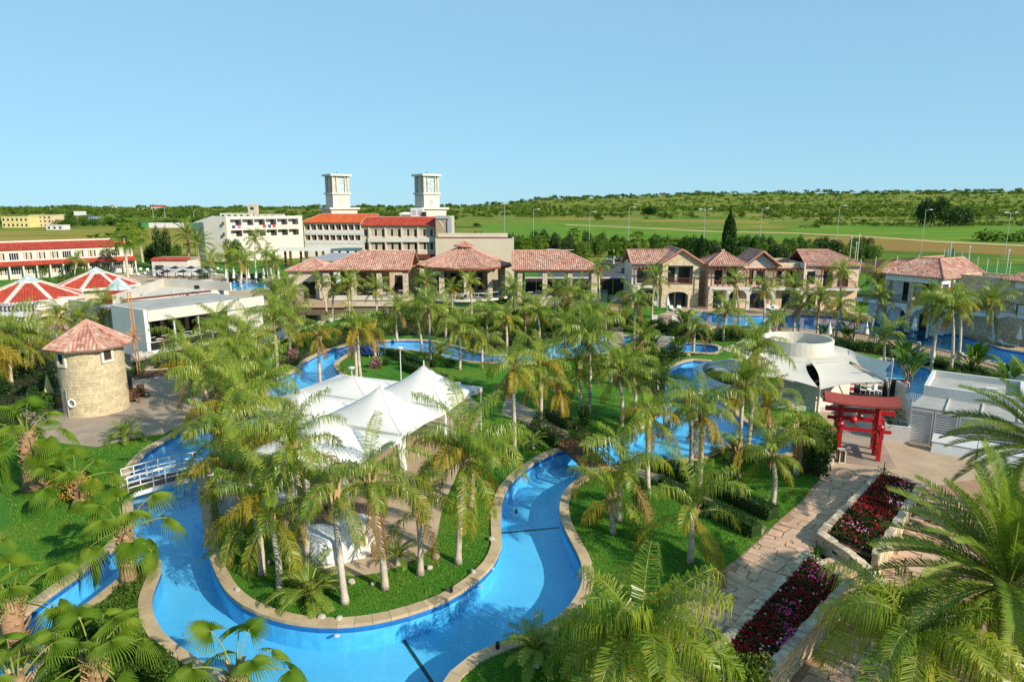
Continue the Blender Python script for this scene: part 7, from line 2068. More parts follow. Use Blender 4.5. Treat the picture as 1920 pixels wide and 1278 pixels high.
PALM_N = [0]
def queen(base, crown, label, gold=.15, n=24, sc=1.0, group='queen palms in the resort garden', name='palm_tree', r=.15, zb=0.0, far=None):
    """base: photo pixel of the foot (on the ground); crown: photo pixel of the trunk top"""
    PALM_N[0] += 1; sd = 100+PALM_N[0]*17
    n = max(8, int(n*.82)); r *= .86
    if base[0] > 1130 and 700 < base[1] < 960: sc *= .74
    elif 930 < base[0] and base[1] < 860: sc *= .84
    elif 560 < base[0] and base[1] < 760: sc *= .84
    elif 400 < base[0] < 900 and base[1] > 930: sc *= .88; n = int(n*.85)
    x, y = G(*base, zb)
    X, Z = XZ(crown[0], crown[1], y)
    h = max(1.0, Z-zb); rr = random.Random(sd); lean = (max(-1.2, min(1.2, X-x)), rr.uniform(-.35,.35))
    t = thing(name, label, 'palm tree', (x, y, zb), 0, group)
    tm, top = trunk_mesh(h, r*1.15, r*.85, sd, lean)
    put('trunk', tm, t)
    put('leaf_base', BOOTS[sd % 3], t, loc=top, rz=rr.uniform(0,6))
    if far is None: far = y > 88
    if far:
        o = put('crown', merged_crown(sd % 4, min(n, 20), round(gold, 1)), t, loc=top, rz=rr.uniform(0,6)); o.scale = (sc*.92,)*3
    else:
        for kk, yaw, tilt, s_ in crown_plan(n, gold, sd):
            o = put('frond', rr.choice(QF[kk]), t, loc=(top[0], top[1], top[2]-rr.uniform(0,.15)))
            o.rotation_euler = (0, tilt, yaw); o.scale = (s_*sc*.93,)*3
    return t

# --- fan palms
def fan_mesh(seed, rad, pet, a0, m, spread=2.5, nseg=34, drp=.5):
    rr = random.Random(seed); mb = MB()
    # petiole rising then bending over
    pts = []; p = Vector((0,0,0)); NS = 6
    for i in range(NS+1):
        th = a0 - .55*(i/NS)**1.5
        pts.append(p.copy()); t = Vector((math.cos(th), 0, math.sin(th))); p = p + t*pet/NS
    mb.tube(pts, [.035-.018*i/NS for i in range(NS+1)], 5, 1, cap=False)
    hub = pts[-1]
    th = a0-.55-.35
    X = Vector((math.cos(th), 0, math.sin(th))); Yv = Vector((0,1,0)); N = X.cross(Yv)*-1
    for k in range(nseg):
        a0_, a1_ = [(-spread + 2*spread*(k+f)/nseg) for f in (0, 1)]
        am = (a0_+a1_)/2
        l = rad*(0.72+.28*math.cos(am*.5))*rr.uniform(.93,1.05)
        def P(a, r_, lift, dr): return hub + (X*math.cos(a)+Yv*math.sin(a))*r_ + N*(lift + .10*r_*abs(math.sin(a))) + DOWN*dr
        da = (a1_-a0_)*.5
        r1 = l*.5
        v = [P(a0_, .03, 0, 0), P(am, .03, .015, 0), P(a1_, .03, 0, 0), P(a0_, r1, -.012, drp*r1*.18), P(am, r1, .035, drp*r1*.18), P(a1_, r1, -.012, drp*r1*.18),
             P(am-da*.35, l*.85, 0, drp*l*.42), P(am+da*.35, l*.85, 0, drp*l*.42), P(am+rr.uniform(-.03,.03), l*rr.uniform(.95,1.05), 0, drp*l*rr.uniform(.75,1.25))]
        mb.poly(v, [(0,1,4,3),(1,2,5,4),(3,4,6),(4,5,7),(4,7,6),(6,7,8)], 0)
    return mb.mesh('fan_leaf', [m, M['rachis']])
FANS = {k: [fan_mesh(50+i*3+j, .88+.05*i, 1.3+.15*i, R(a), M['fan'], drp=d, spread=2.15) for i in range(3)] for j, (k, a, d) in enumerate((('up', 80, .35), ('mid', 50, .6), ('low', 14, .85), ('hang', -28, 1.1)))}
def fan_palm(base_xy, h, label, n=26, sc=1.0, r=.27, group='fan palms at the left edge of the garden', flowers=0, seed=1, merged=False, cat='palm tree'):
    n = max(10, int(n*.85))
    rr = random.Random(seed)
    t = thing('fan_palm', label, cat, (*base_xy, 0), 0, group)
    tm, top = trunk_mesh(h, r*1.25, r*.85, seed, (0,0), M['trunk_red'] if not merged else M['trunk'], .03)
    put('trunk', tm, t)
    bm_ = MB()
    for k in range(46):
        a = k*2.4; z = h*(.25+.75*k/46)
        c = Vector((math.cos(a), math.sin(a), 0)); rad_ = r*1.0
        bm_.bar(c*rad_*.9+Vector((0,0,z)), c*(rad_+.13)+Vector((0,0,z+.22)), .13, .03)
    if not merged: bm_.build('leaf_base', M['boot'], t)
    yaw = rr.uniform(0,6)
    if merged:
        key = ('fan', seed % 2)
        if key not in MERGED:
            vs=[];fs=[];mi=[]
            for k in range(22):
                s = k/21; kk = 'up' if s < .2 else 'mid' if s < .5 else 'low' if s < .8 else 'hang'
                me = rr.choice(FANS[kk]); yaw += 2.4
                T = Matrix.Rotation(yaw, 4, 'Z')
                b = len(vs); vs += [tuple(T @ v.co) for v in me.vertices]
                for p in me.polygons: fs.append(tuple(b+v for v in p.vertices)); mi.append(p.material_index)
            me = bpy.data.meshes.new('crown'); me.from_pydata(vs, [], fs); me.materials.append(M['fan']); me.materials.append(M['rachis'])
            me.polygons.foreach_set('material_index', mi); MERGED[key] = me
        o = put('crown', MERGED[key], t, loc=top, rz=rr.uniform(0,6)); o.scale = (sc,)*3
        return t
    for k in range(n):
        s = k/(n-1); kk = 'up' if s < .18 else 'mid' if s < .5 else 'low' if s < .82 else 'hang'
        yaw += 2.4 + rr.uniform(-.2,.2)
        o = put('fan_leaf', rr.choice(FANS[kk]), t, loc=(top[0]+math.cos(yaw)*.12, top[1]+math.sin(yaw)*.12, top[2]-.3*s))
        o.rotation_euler = (0, rr.uniform(-.15,.15), yaw); o.scale = (sc*rr.uniform(.72,.9),)*3
    for k in range(flowers):
        a = rr.uniform(0,6.28); mb = MB()
        for _ in range(150):
            q = rr.random()
            c = Vector((math.cos(a), math.sin(a), 0))*(.5+q*.9) + Vector((rr.gauss(0,.16), rr.gauss(0,.16), .1 - q*q*.75 + rr.gauss(0,.1)))
            leafquad(rr, mb, c, .06)
        mb.build('flower_spray', M['fl_orange'], t, loc=(top[0], top[1], top[2]))
    return t

# --- date palms and feather-leaved small palms
DATE = {k: [frond_mesh(300+i+j*5, 3.9, R(a), R(d), 92, .52, .034, M['date'], 'date', .1) for i in range(2)] for j, (k, a, d) in enumerate((('up', 80, 38), ('high', 58, 50), ('mid', 34, 55), ('low', 8, 50), ('hang', -18, 42)))}
DRYD = frond_mesh(377, 2.6, R(-50), R(30), 40, .4, .045, M['frond_brown'], 'date', .1)
SMALL = {k: [frond_mesh(400+i+j*5, 1.35, R(a), R(d), 34, .3, .028, M['date'], 'soft', .1) for i in range(2)] for j, (k, a, d) in enumerate((('up', 75, 80), ('mid', 48, 95), ('low', 18, 80)))}
def feather(base, h, label, lib, n, sc, r, name, group=None, seed=1, zb=0, tm=None, dry=0, cat='palm tree'):
    rr = random.Random(seed)
    t = thing(name, label, cat, (base[0], base[1], zb), 0, group)
    top = (0,0,.12)
    if h > .15:
        me, top = trunk_mesh(h, r*1.15, r, seed, (0,0), tm or M['trunk'], 0)
        put('trunk', me, t)
    keys = list(lib)
    yaw = rr.uniform(0,6)
    for k in range(n):
        kk = keys[min(len(keys)-1, int(len(keys)*(k/n)**.9))]
        yaw += 2.39996
        o = put('frond', rr.choice(lib[kk]), t, loc=(top[0]+math.cos(yaw)*r*.5, top[1]+math.sin(yaw)*r*.5, top[2]-.25*k/n*(1 if h > 1 else 0)))
        o.rotation_euler = (0, rr.uniform(-.12,.12), yaw+rr.uniform(-.15,.15)); s_ = sc*rr.uniform(.85,1.1); o.scale = (s_,)*3
    for k in range(dry):
        yaw += 2.4
        o = put('dry_frond', DRYD, t, loc=(top[0]+math.cos(yaw)*r*.7, top[1]+math.sin(yaw)*r*.7, top[2]-.35)); o.rotation_euler = (0, rr.uniform(-.2,.2), yaw)
    return t

MARKS = [(-99,'the left frame edge'),(30,'the yellow apartment house'),(130,'the white billboards'),(230,'the leaning fan palms'),(330,'the date palms'),(440,'the balcony wing'),(560,'the orange roof'),(640,'the far tower'),(720,'the red roof'),(810,'the near tower'),(890,'the cream hall'),(960,'the round pavilion'),(1040,'the right pavilion'),(1130,'the car park'),(1220,'the first villa'),(1310,'the slim cypress'),(1370,'the tall cypress'),(1440,'the flat stone bay'),(1540,'the second villa end roof'),(1620,'the thin masts'),(1700,'the third villa rear roof'),(1790,'the court fence'),(1880,'the right street lamp'),(1960,'the right frame edge')]
def mark(px): return min(MARKS, key=lambda m: abs(m[0]-px))[1]
# ================================================================ planting
Q = queen
# the island around the marquee, nearest first
Q((647,1130),(629,918),'palm with one long golden frond hanging before the covered furniture', .55, 11, .95)
Q((722,1103),(694,905),'slim palm beside the white covered furniture on the marquee lawn', .2, 22, 1.0)
Q((788,1076),(781,955),'shorter palm with drooping fronds at the edge of the curved patio', .15, 18, .95)
Q((859,1055),(870,858),'tall palm with a wide golden-edged crown right of the marquee', .3, 36, 1.15)
Q((882,950),(884,880),'palm half hidden behind the wide golden palm right of the marquee', .15, 16, .85)
Q((491,1076),(470,955),'grey trunked palm at the left shore of the marquee lawn', .25, 20, .95)
Q((525,1103),(503,968),'palm with a split pale trunk near the lawn corner by the left channel', .3, 20, .95)
Q((578,1066),(545,850),'tall dark trunked palm leaning over the front of the marquee', .3, 26, 1.1)
Q((455,985),(432,880),'leafy palm by the inner end of the white footbridge', .2, 24, 1.0)
Q((415,935),(408,820),'dense palm standing over the bridge end at the left channel', .2, 26, 1.05)
Q((470,900),(452,770),'full green palm between the left channel and the marquee', .12, 26, 1.1)
Q((430,850),(412,720),'tall bright palm left of the marquee over the upper channel', .12, 28, 1.1)
Q((500,830),(492,715),'palm behind the left corner of the marquee', .2, 24, 1.0)
# left side between windmill terrace and river
Q((395,770),(372,690),'palm at the edge of the windmill terrace', .15, 24, 1.0)
Q((470,735),(463,640),'palm beside the pond left of the upper channel', .15, 26, 1.05)
Q((418,700),(415,622),'palm in front of the restaurant terrace corner', .25, 24, 1.0)
Q((520,690),(512,600),'green palm at the pond edge left of the curving channel', .1, 24, 1.0)
Q((545,668),(541,600),'palm with two pale trunks near the pink flowers by the channel', .3, 22, 1.0)
Q((602,737),(598,632),'slender palm standing in the curved neck of the channel', .45, 16, .8)
Q((677,713),(672,612),'tall palm with twin pale stems on the small lawn behind the marquee', .5, 24, 1.0)
Q((668,718),(660,622),'stem leaning beside the twin palm behind the marquee', .5, 12, .8)
Q((704,668),(702,612),'palm by the blue loungers behind the marquee', .35, 22, .95)
Q((807,678),(804,575),'tall thin palm before the round pavilion', .1, 22, 1.0)
Q((791,662),(780,590),'dark palm before the left pavilion end', .08, 24, 1.05)
Q((862,692),(860,620),'palm with dark trunk on the shaded lawn behind the marquee', .1, 26, 1.05)
Q((904,690),(905,640),'palm at the end of the upper channel behind the marquee', .15, 22, .95)
Q((745,640),(745,575),'palm between the pond and the upper channel', .2, 22, .9)
# centre
Q((1013,800),(1012,690),'golden palm with a thick white trunk beside the marquee path', .3, 26, 1.1)
Q((1104,775),(1103,640),'tallest central palm with a bright green rounded crown', .05, 32, 1.2)
Q((965,850),(961,690),'palm with yellow fronds just right of the marquee roof', .55, 22, 1.0)
Q((1087,768),(1086,700),'short pale trunked palm on the striped lawn', .15, 20, .9)
Q((1053,790),(1050,728),'thin palm behind the clipped hedge of the marquee path', .5, 18, .85)
Q((1165,800),(1160,705),'grey-green palm mass left of the deep pool bend', .05, 26, 1.1)
Q((1215,925),(1215,780),'palm with a dry golden skirt at the footbridge end of the hedge', .45, 26, 1.0)
Q((1160,975),(1168,878),'bright feathery palm leaning over the lower channel', .15, 17, 1.0)
Q((1150,1000),(1146,935),'small palm with a hanging yellow frond on the right lawn', .7, 8, .8)
Q((1294,878),(1292,760),'palm at the hedge beside the deep pool', .2, 22, .95)
Q((1311,920),(1316,775),'tall palm with a pale leaning trunk beside the narrow path', .15, 26, 1.05)
Q((1294,1054),(1300,962),'young palm with spear leaf standing alone on the right lawn', .1, 14, .95)
Q((1247,800),(1240,720),'palm over the near shore of the deep pool', .1, 24, 1.05)
Q((1190,770),(1186,700),'palm behind the lawn left of the deep pool', .1, 24, 1.0)
Q((1146,720),(1145,680),'small palm with a pale stem by the upper channel', .1, 18, .9)
Q((1388,870),(1392,725),'tallest palm of the clump before the white round bar', .25, 26, 1.1)
Q((1402,842),(1420,662),'high palm rising in front of the round bar drum', .35, 26, 1.15)
Q((1385,895),(1384,840),'palm with an ivy wrapped foot on the lawn by the pool', .4, 9, .85)
Q((1448,945),(1452,860),'palm with a knotted grey trunk on the small right lawn', .1, 22, .95)
Q((1492,890),(1500,805),'palm with a leaning trunk beside the round clipped bushes', .1, 24, .95)
Q((1440,835),(1440,760),'palm at the shore in front of the bar wall', .3, 20, 1.0)
# pavilion shore
Q((656,605),(655,535),'palm in front of the left pavilion pillars', .15, 22, 1.0)
Q((625,600),(628,535),'second palm at the left pavilion corner', .3, 18, .9)
Q((706,600),(702,545),'small palm before the middle pillars of the left pavilion', .05, 20, .95)
Q((798,598),(797,530),'palm between left and round pavilion', .05, 22, .95)
Q((612,585),(596,528),'slim palm at the small tiled pavilion', .1, 14, .7)
Q((548,600),(545,545),'bushy palm left of the pavilions', .05, 26, 1.1)
Q((520,615),(515,560),'bushy palm near the pond corner left of the pavilions', .05, 26, 1.1)
Q((884,590),(880,535),'palm in front of the round pavilion balcony', .2, 20, .95)
Q((847,592),(846,545),'small palm in front of the round pavilion', .25, 18, .8)
Q((955,612),(960,545),'stout palm between round and right pavilion', .2, 22, .95, r=.24)
Q((1124,600),(1122,505),'very tall thin palm at the corner of the right pavilion', .3, 18, .8)
Q((1040,620),(1040,550),'palm in front of the right pavilion', .1, 24, 1.05)
Q((1086,630),(1086,555),'palm with golden fronds before the right pavilion', .4, 26, 1.1)
Q((1010,650),(1008,590),'palm in the dense planting below the right pavilion', .1, 26, 1.1)
Q((950,660),(948,600),'palm in the dense planting below the round pavilion', .25, 24, 1.0)
Q((1060,665),(1058,615),'low bright palm left of the tall central palm', .2, 24, 1.05)
Q((1105,655),(1104,590),'palm in the thicket right of the tall golden palm', .1, 24, 1.05)
Q((985,628),(984,572),'palm in the thicket before the right pavilion corner', .2, 24, 1.0)
Q((915,640),(914,588),'palm in the thicket before the round balcony', .1, 24, 1.05)
Q((1135,640),(1136,590),'palm beside the grey service path', .3, 22, .95)
Q((835,640),(834,590),'palm above the bend of the upper channel', .15, 22, .95)
Q((1065,600),(1066,545),'palm before the middle of the right pavilion', .1, 24, 1.0)
Q((1205,690),(1204,640),'leafy palm on the bank below the first villa', .1, 22, .95)
Q((1300,660),(1303,612),'palm on the bank before the villa pool tip', .15, 22, .95)
Q((440,760),(436,668),'palm behind the left palms of the upper channel', .1, 24, 1.05)
Q((365,735),(352,652),'palm before the lavender bed', .15, 22, .95)
# villa pool row
Q((1189,680),(1190,560),'tall palm left of the first villa', .2, 22, .95)
Q((1222,612),(1228,525),'palm before the left half of the first villa', .1, 22, 1.0)
Q((1357,640),(1360,585),'palm between the pools before the second villa', .05, 24, 1.0)
Q((1383,612),(1380,530),'thin palm before the pergola of the second villa', .1, 20, .9)
Q((1404,540),(1404,478),'very thin tall palm before the gable of the second villa', .1, 10, .5)
Q((1432,606),(1433,545),'leafy palm before the middle of the second villa', .05, 24, 1.0)
Q((1488,622),(1490,540),'palm before the flat stone bay of the second villa', .4, 20, .9)
Q((1497,626),(1500,572),'dark palm beside the strelitzia at the villa pool', .05, 20, .85)
Q((1532,626),(1535,560),'palm in front of the shuttered window of the second villa', .1, 24, 1.05)
Q((1567,636),(1572,575),'palm with curved trunk at the villa pool rim', .1, 22, 1.0)
Q((1575,600),(1573,515),'palm before the pink end wall of the second villa', .05, 22, 1.0)
Q((1640,606),(1647,520),'golden palm at the gap between the villas', .5, 24, 1.1)
Q((1633,620),(1650,556),'green palm below the golden palm at the villa gap', .1, 22, 1.0)
Q((1658,676),(1658,626),'broad low palm between bar and villa pool', .1, 24, .9)
Q((1737,634),(1742,556),'palm before the left pillar of the third villa', .15, 22, 1.0)
Q((1746,694),(1764,572),'leaning palm at the near rim of the villa pool', .1, 24, 1.0)
Q((1782,700),(1785,580),'palm with a dark trunk at the near pool rim', .2, 22, .95)
Q((1797,674),(1800,566),'palm on the deck before the third villa', .1, 20, .95)
Q((1862,646),(1855,574),'round golden palm before the fourth villa', .4, 30, 1.15)
Q((1840,600),(1838,530),'palm against the stone block of the third villa', .4, 20, 1.0)
Q((1600,640),(1605,600),'small palm at the pool fence', .1, 18, .8)
Q((1455,640),(1455,600),'small palm above the white drum', .15, 20, .8)
# left: around windmill and restaurant
Q((22,720),(16,640),'palm with pale trunk at the left edge above the shaded bed', .15, 26, 1.1)
Q((48,705),(62,640),'palm left of the windmill', .15, 26, 1.1)
Q((-30,740),(-30,650),'palm cut by the left edge of the view', .2, 24, 1.1)
Q((108,640),(110,592),'palm before the dark pergola', .3, 22, .95)
Q((150,645),(152,600),'palm beside the pergola opening', .15, 18, .8)
Q((196,640),(196,568),'palm against the white restaurant wall', .1, 18, .95)
# hotel pool
for (b, c, l, g_) in (((428,538),(426,482),'slim palm by the hotel pool', .2),((452,540),(450,490),'palm at the rim of the hotel pool', .2),((480,520),(478,450),'tall palm before the hotel balconies', .15),((503,525),(500,475),'palm before the low hotel pergola', .1),((463,530),(462,485),'palm in the clump at the hotel pool',.1),((515,530),(512,490),'palm right of the clump at the hotel pool',.1),((395,530),(394,488),'palm left of the hotel pool',.2),((170,512),(168,478),'palm before the red awning of the long wing',.15),((140,520),(142,492),'low palm before the long red roofed wing',.15),((208,512),(206,478),'palm near the end of the long red roofed wing',.2)):
    Q(b, c, l, g_, 20, .95, group='palms round the hotel pool')
for i, (b, c, l) in enumerate((((240,520),(230,445),'tall fan palm with leaning trunk past the glass pyramid'),((250,508),(247,428),'tallest fan palm beyond the restaurant roof'),((268,492),(267,440),'fan palm behind the sun terrace'),((182,505),(182,455),'fan palm before the end of the red roof'),((215,500),(213,452),'fan palm next to the tall leaning fan palm'),((955,480),(955,462),'fan palm beside the cream hall'),((1015,482),(1012,455),'fan palm behind the right pavilion'),((1075,478),(1075,440),'fan palm with orange skirt near the car park'),((1195,500),(1195,450),'fan palm at the far hedge of the car park'),((1150,495),(1152,462),'low fan palm in the far hedge'),((985,485),(985,460),'fan palm thicket by the cream hall'),((1250,490),(1250,462),'fan palm in the hedge beyond the first villa'))):
    x, y = G(*b); X, Z = XZ(*c, y)
    fan_palm((x, y), max(2, Z), l, merged=True, r=.22, sc=1.35, seed=70+i, group='distant fan palms')
for i, (b, c, l, s_) in enumerate((((357,510),(350,440),'large date palm left of the white hotel wing', 1.15),((376,510),(377,455),'second large date palm before the white hotel wing', 1.0))):
    x, y = G(*b); X, Z = XZ(*c, y)
    feather((x, y), Z, l, DATE, 30, s_, .33, 'date_palm', 'date palms by the hotel pool', 40+i, tm=M['trunk_red'])

# near fan palms, bottom left
def fp(crown_px, z, label, **kw):
    fan_palm(G(*crown_px, z), z-.25, label, **kw)
fp((48,800), 3.6, 'stout fan palm with a reddish trunk at the left edge', n=22, sc=1.25, r=.42, seed=1)
fp((140,885), 1.9, 'fan palm with orange flower sprays on the left lawn', n=17, sc=1.12, flowers=4, seed=2)
fan_palm(G(244,1090), XZ(231,985,G(244,1090)[1])[1], 'fan palm with a scaly trunk on the tip of the planted spit', n=18, sc=1.1, r=.27, seed=3)
fp((20,1105), 2.6, 'fan palm at the left edge above the narrow river arm', n=17, sc=1.1, r=.3, seed=4)
fp((172,1215), 1.9, 'fan palm among the ground cover of the planted spit', n=18, sc=1.12, seed=5)
fp((440,1240), 1.9, 'fan palm overhanging the pool at the bottom of the view', n=14, sc=1.08, seed=6)
fp((25,1255), 2.4, 'fan palm in the bottom left corner', n=12, sc=1.0, seed=8)
fp((-55,1000), 2.4, 'fan palm cut by the left edge beside the lawn', n=12, sc=1.0, seed=9)

# big near palms, bottom right
bx_, by_ = G(1197,1312)
feather((bx_, by_), 1.75, 'large green palm in front of the flagstone path at the bottom', LUSH, 30, .98, .17, 'palm_tree', 'queen palms in the resort garden', 60)
bx_, by_ = G(1722, 1200, 2.2)
feather((bx_, by_), 2.9, 'glossy palm with long drooping fronds at the bottom right', {k: LUSH[k] for k in ('high','mid','low')}, 24, .98, .16, 'palm_tree', 'queen palms in the resort garden', 61, zb=-.85)
bx_, by_ = G(1890, 1085, 3.6)
feather((bx_, by_), 4.4, 'great date palm filling the lower right corner', DATE, 84, 1.08, .42, 'date_palm', 'date palms at the right edge', 62, zb=-.85, tm=M['trunk_red'], dry=14)
bx_, by_ = G(1965, 850, 4.2)
feather((bx_, by_), 5.0, 'date palm reaching in from the right edge by the white store', DATE, 60, 1.1, .4, 'date_palm', 'date palms at the right edge', 63, zb=-.4, tm=M['trunk_red'], dry=8)

# small palms on the lawns
for i, (px, h, sc, n, l) in enumerate((((580,1122),.25,1.35,26,'spiky bright young palm at the front of the marquee lawn'),((430,1052),.55,.85,18,'small palm at the left shore of the marquee lawn'),((545,1050),.7,.95,20,'dark young palm behind the pale split trunk'),((746,1060),.45,.8,18,'small young palm beside the drooping palm'),((1004,1250),.6,1.0,22,'young palm at the lower right bank of the pool'),((236,826),.35,1.15,24,'low palm on the grass below the windmill terrace'),((825,668),.3,1.5,26,'dark sago palm on the shaded lawn'),((640,702),.3,.7,18,'small palm on the stony bank in the channel bend'),((616,742),.3,.8,18,'little palm at the tip of the channel bend'),((1378,858),.25,1.2,24,'sago palm at the pool edge on the right lawn'),((1000,840),.4,.8,18,'small palm by the hedge of the marquee path'))):
    feather(G(*px), h, l, SMALL, n, sc, .1, 'young_palm', 'small palms on the lawns', 80+i)

# ---------------------------------------------------------------- shrubs, hedges, paddle-leaved plants
def bush_mesh(seed, n, rx, ry, rz, leaf, m, lobes=5):
    rr = random.Random(seed); mb = MB()
    ls = [(Vector((rr.uniform(-.55,.55)*rx, rr.uniform(-.55,.55)*ry, rr.uniform(.3,.75)*rz)), rr.uniform(.45,.7)) for _ in range(lobes)]
    for k in range(n):
        c, s_ = ls[k % lobes]
        d = Vector((rr.gauss(0,1), rr.gauss(0,1), rr.gauss(.25,1))).normalized()
        q = rr.uniform(.55,1.05)
        p = c + Vector((d.x*rx, d.y*ry, d.z*rz))*s_*q
        if p.z < 0: p.z = rr.uniform(0, .2)
        leafquad(rr, mb, p, leaf*rr.uniform(.7,1.3), 0, .5)
    return mb.mesh('foliage', m)
BUSH = {k: [bush_mesh(500+i, 900, 1, 1, 1, .085, M[mm]) for i in range(3)] for k, mm in (('leaf','leaf'),('lime','leaf_lime'),('dark','leaf_dark'),('grey','leaf_grey'))}
def bush(px, w, h, kind, label, group=None, seed=0, name='shrub', xy=None):
    rr = random.Random(seed)
    x, y = xy or G(*px)
    o = put(name, rr.choice(BUSH[kind]), None, loc=(x, y, -.03), rz=rr.uniform(0,6.28))
    o.scale = (w/2, w/2, h*.9)
    return tag(o, label, 'shrub', group)
# dense planting below the pavilions and between pools
r5 = random.Random(55)
zones = [
 ('dark shrub between pond and lazy river', 'dark', [(655,630),(700,618),(760,610),(830,615),(870,622),(940,630),(1040,624),(1120,612),(1180,612),(1160,600),(1000,596),(900,612),(760,602),(650,622)], 72, 2.7, 2.0),
 ('light green shrub between pond and lazy river', 'lime', [(680,628),(760,615),(850,622),(940,634),(1100,616),(1000,600),(900,615),(700,608)], 16, 2.2, 1.5),
 ('shrub above the deep pool bend', 'dark', [(1246,688),(1290,668),(1335,664),(1250,670),(1150,676),(1140,690),(1190,715),(1235,712)], 26, 2.2, 1.7),
 ('leafy shrub along the villa pool fence', 'dark', [(1560,640),(1660,656),(1760,682),(1850,706),(1940,730),(1930,745),(1860,728),(1760,698),(1650,668),(1560,652)], 30, 1.5, .85),
 ('shrub along the upper channel', 'dark', [(1180,612),(1290,626),(1345,632),(1400,628),(1420,640),(1340,640),(1250,630),(1180,622)], 34, 2.0, 1.4),
 ('shaded shrub left of the windmill', 'dark', [(-40,700),(40,680),(110,690),(112,740),(60,770),(-40,790)], 18, 2.0, 1.7),
 ('shrub behind the curving channel', 'leaf', [(480,690),(540,670),(580,650),(640,640),(600,632),(540,650),(480,672)], 12, 2.0, 1.6),
 ('low shrub on the shaded lawn', 'dark', [(690,672),(740,668),(800,680),(870,694),(860,705),(790,700),(720,688)], 10, 1.2, .8),
 ('shrub on the hotel pool terrace', 'leaf', [(70,540),(150,512),(210,508),(230,514),(150,530),(100,552)], 18, 2.6, 1.8),
 ('shrub round the hotel pool palms', 'leaf', [(300,508),(400,512),(520,520),(540,535),(480,530),(380,524)], 16, 2.4, 1.3),
]
for lab, kind, px, n, w, h in zones:
    poly = PXL(px); k = 0; tries = 0
    xs = [p[0] for p in poly]; ys = [p[1] for p in poly]
    while k < n and tries < 4000:
        tries += 1
        p = (r5.uniform(min(xs), max(xs)), r5.uniform(min(ys), max(ys)))
        if not inside(p, poly) or inside(p, offset(river, .9)) or inside(p, offset(pond, .4)) or inside(p, offset(side_pool, .7)): continue
        zc_ = p[1]*CP+(CAM_H-.5)*SP; pp = 960+F*p[0]/zc_
        bush(None, w*r5.uniform(.7,1.25), h*r5.uniform(.7,1.2), kind if r5.random() < .75 else 'leaf', lab+', below '+mark(pp), lab.replace('shrub','shrubs'), r5.randrange(9999), xy=p); k += 1
# single shrubs with a character of their own
bush((1529,886), 2.3, 2.0, 'dark', 'round clipped dark bush beside the red gate', seed=1)
bush((1512,850), 2.8, 2.1, 'leaf', 'bright round bush behind the clipped bush near the gate', seed=2)
bush((1548,848), 1.9, 1.8, 'leaf', 'small green bush touching the foot of the red gate', seed=3)
bush((1380,902), 1.05, 1.5, 'dark', 'ivy column round the foot of the lawn palm', seed=4)
bush((1006,806), 1.5, 1.2, 'dark', 'round dark bush beside the marquee path', seed=5)
bush((1098,796), 1.5, 1.4, 'dark', 'round dark bush on the striped lawn', seed=6)
bush((1197,955), 1.2, 1.9, 'leaf', 'narrow leafy bush beside the hedge of the right lawn', seed=7)
bush((290,688), 2.6, 1.1, 'grey', 'grey lavender clump right of the windmill', 'lavender clumps by the pond', seed=8)
bush((318,684), 2.8, 1.15, 'grey', 'wide grey lavender clump below the restaurant', 'lavender clumps by the pond', seed=9)
bush((262,700), 1.8, .9, 'leaf', 'green clump at the foot of the windmill sail', seed=10)
bush((345,690), 2.0, .9, 'dark', 'dark clump at the end of the lavender bed', seed=11)
bush((78,770), 2.2, 1.6, 'leaf', 'leafy bush in front of the shaded bed by the windmill', seed=12)
for i, (px, l) in enumerate((((1378,1290),'lime green bush at the foot of the near planter'),((1420,1300),'second lime green bush below the near planter'))):
    bush(px, 1.6, 1.3, 'lime', l, seed=20+i)
fl = [bush_mesh(640+i, 300, 1, 1, 1, .09, M['fl_pink']) for i in range(1)]
for i, (px, l) in enumerate((((550,672),'pink flowering bougainvillea by the curving channel'),((705,690),'pink flowering bush on the small lawn behind the marquee'),((52,690),'magenta flower hanging beside the palm left of the windmill'))):
    x, y = G(*px); t_ = thing('bougainvillea', l, 'flowering shrub', (x, y, 0))
    o = put('foliage', BUSH['leaf'][i], t_); o.scale = (.75,.75,.9)
    o = put('flowers', fl[0], t_); o.scale = (.72,.72,.98)

def hedge(pts, w, h, label, seed, dens=330, m='leaf_dark'):
    rr = random.Random(seed)
    x0, y0 = pts[0]; t_ = thing('hedge', label, 'hedge', (x0, y0, 0), 0)
    core = MB(); lf = MB()
    for a, b in zip(pts, pts[1:]):
        a = Vector((a[0]-x0, a[1]-y0)); b = Vector((b[0]-x0, b[1]-y0)); d = b-a; L = d.length; d /= L; n_ = Vector((d.y, -d.x))
        core.bar((a.x, a.y, h*.45), (b.x, b.y, h*.45), w*.8, h*.84)
        for _ in range(int(L*dens)):
            s_ = rr.uniform(-.05, L+.05); f = rr.random()
            if f < .5: off, z = rr.uniform(-w/2, w/2), h*rr.uniform(.92,1.03)
            elif f < .95: off, z = rr.choice((-1,1))*w/2*rr.uniform(.92,1.05), h*rr.uniform(0,1)
            else: off, z = rr.uniform(-w/2, w/2), h*rr.uniform(.2,1); s_ = rr.choice((0, L))
            p = a + d*s_ + n_*off
            z += .05*mnoise.noise((p.x*1.5, p.y*1.5, 2))
            leafquad(rr, lf, Vector((p.x, p.y, z)), rr.uniform(.035,.07), 0, .3)
    core.build('branches', M['leaf_dark'], t_)
    tag(lf.build('leaves', M[m], t_), kind='stuff')
    return t_
hedge([G(1234,878), G(1330,918), G(1450,974)], 1.0, .72, 'long clipped hedge on the gate side of the narrow path', 1)
hedge([G(1330,962), G(1418,1006)], .9, .7, 'short clipped hedge on the lawn side of the narrow path', 2)
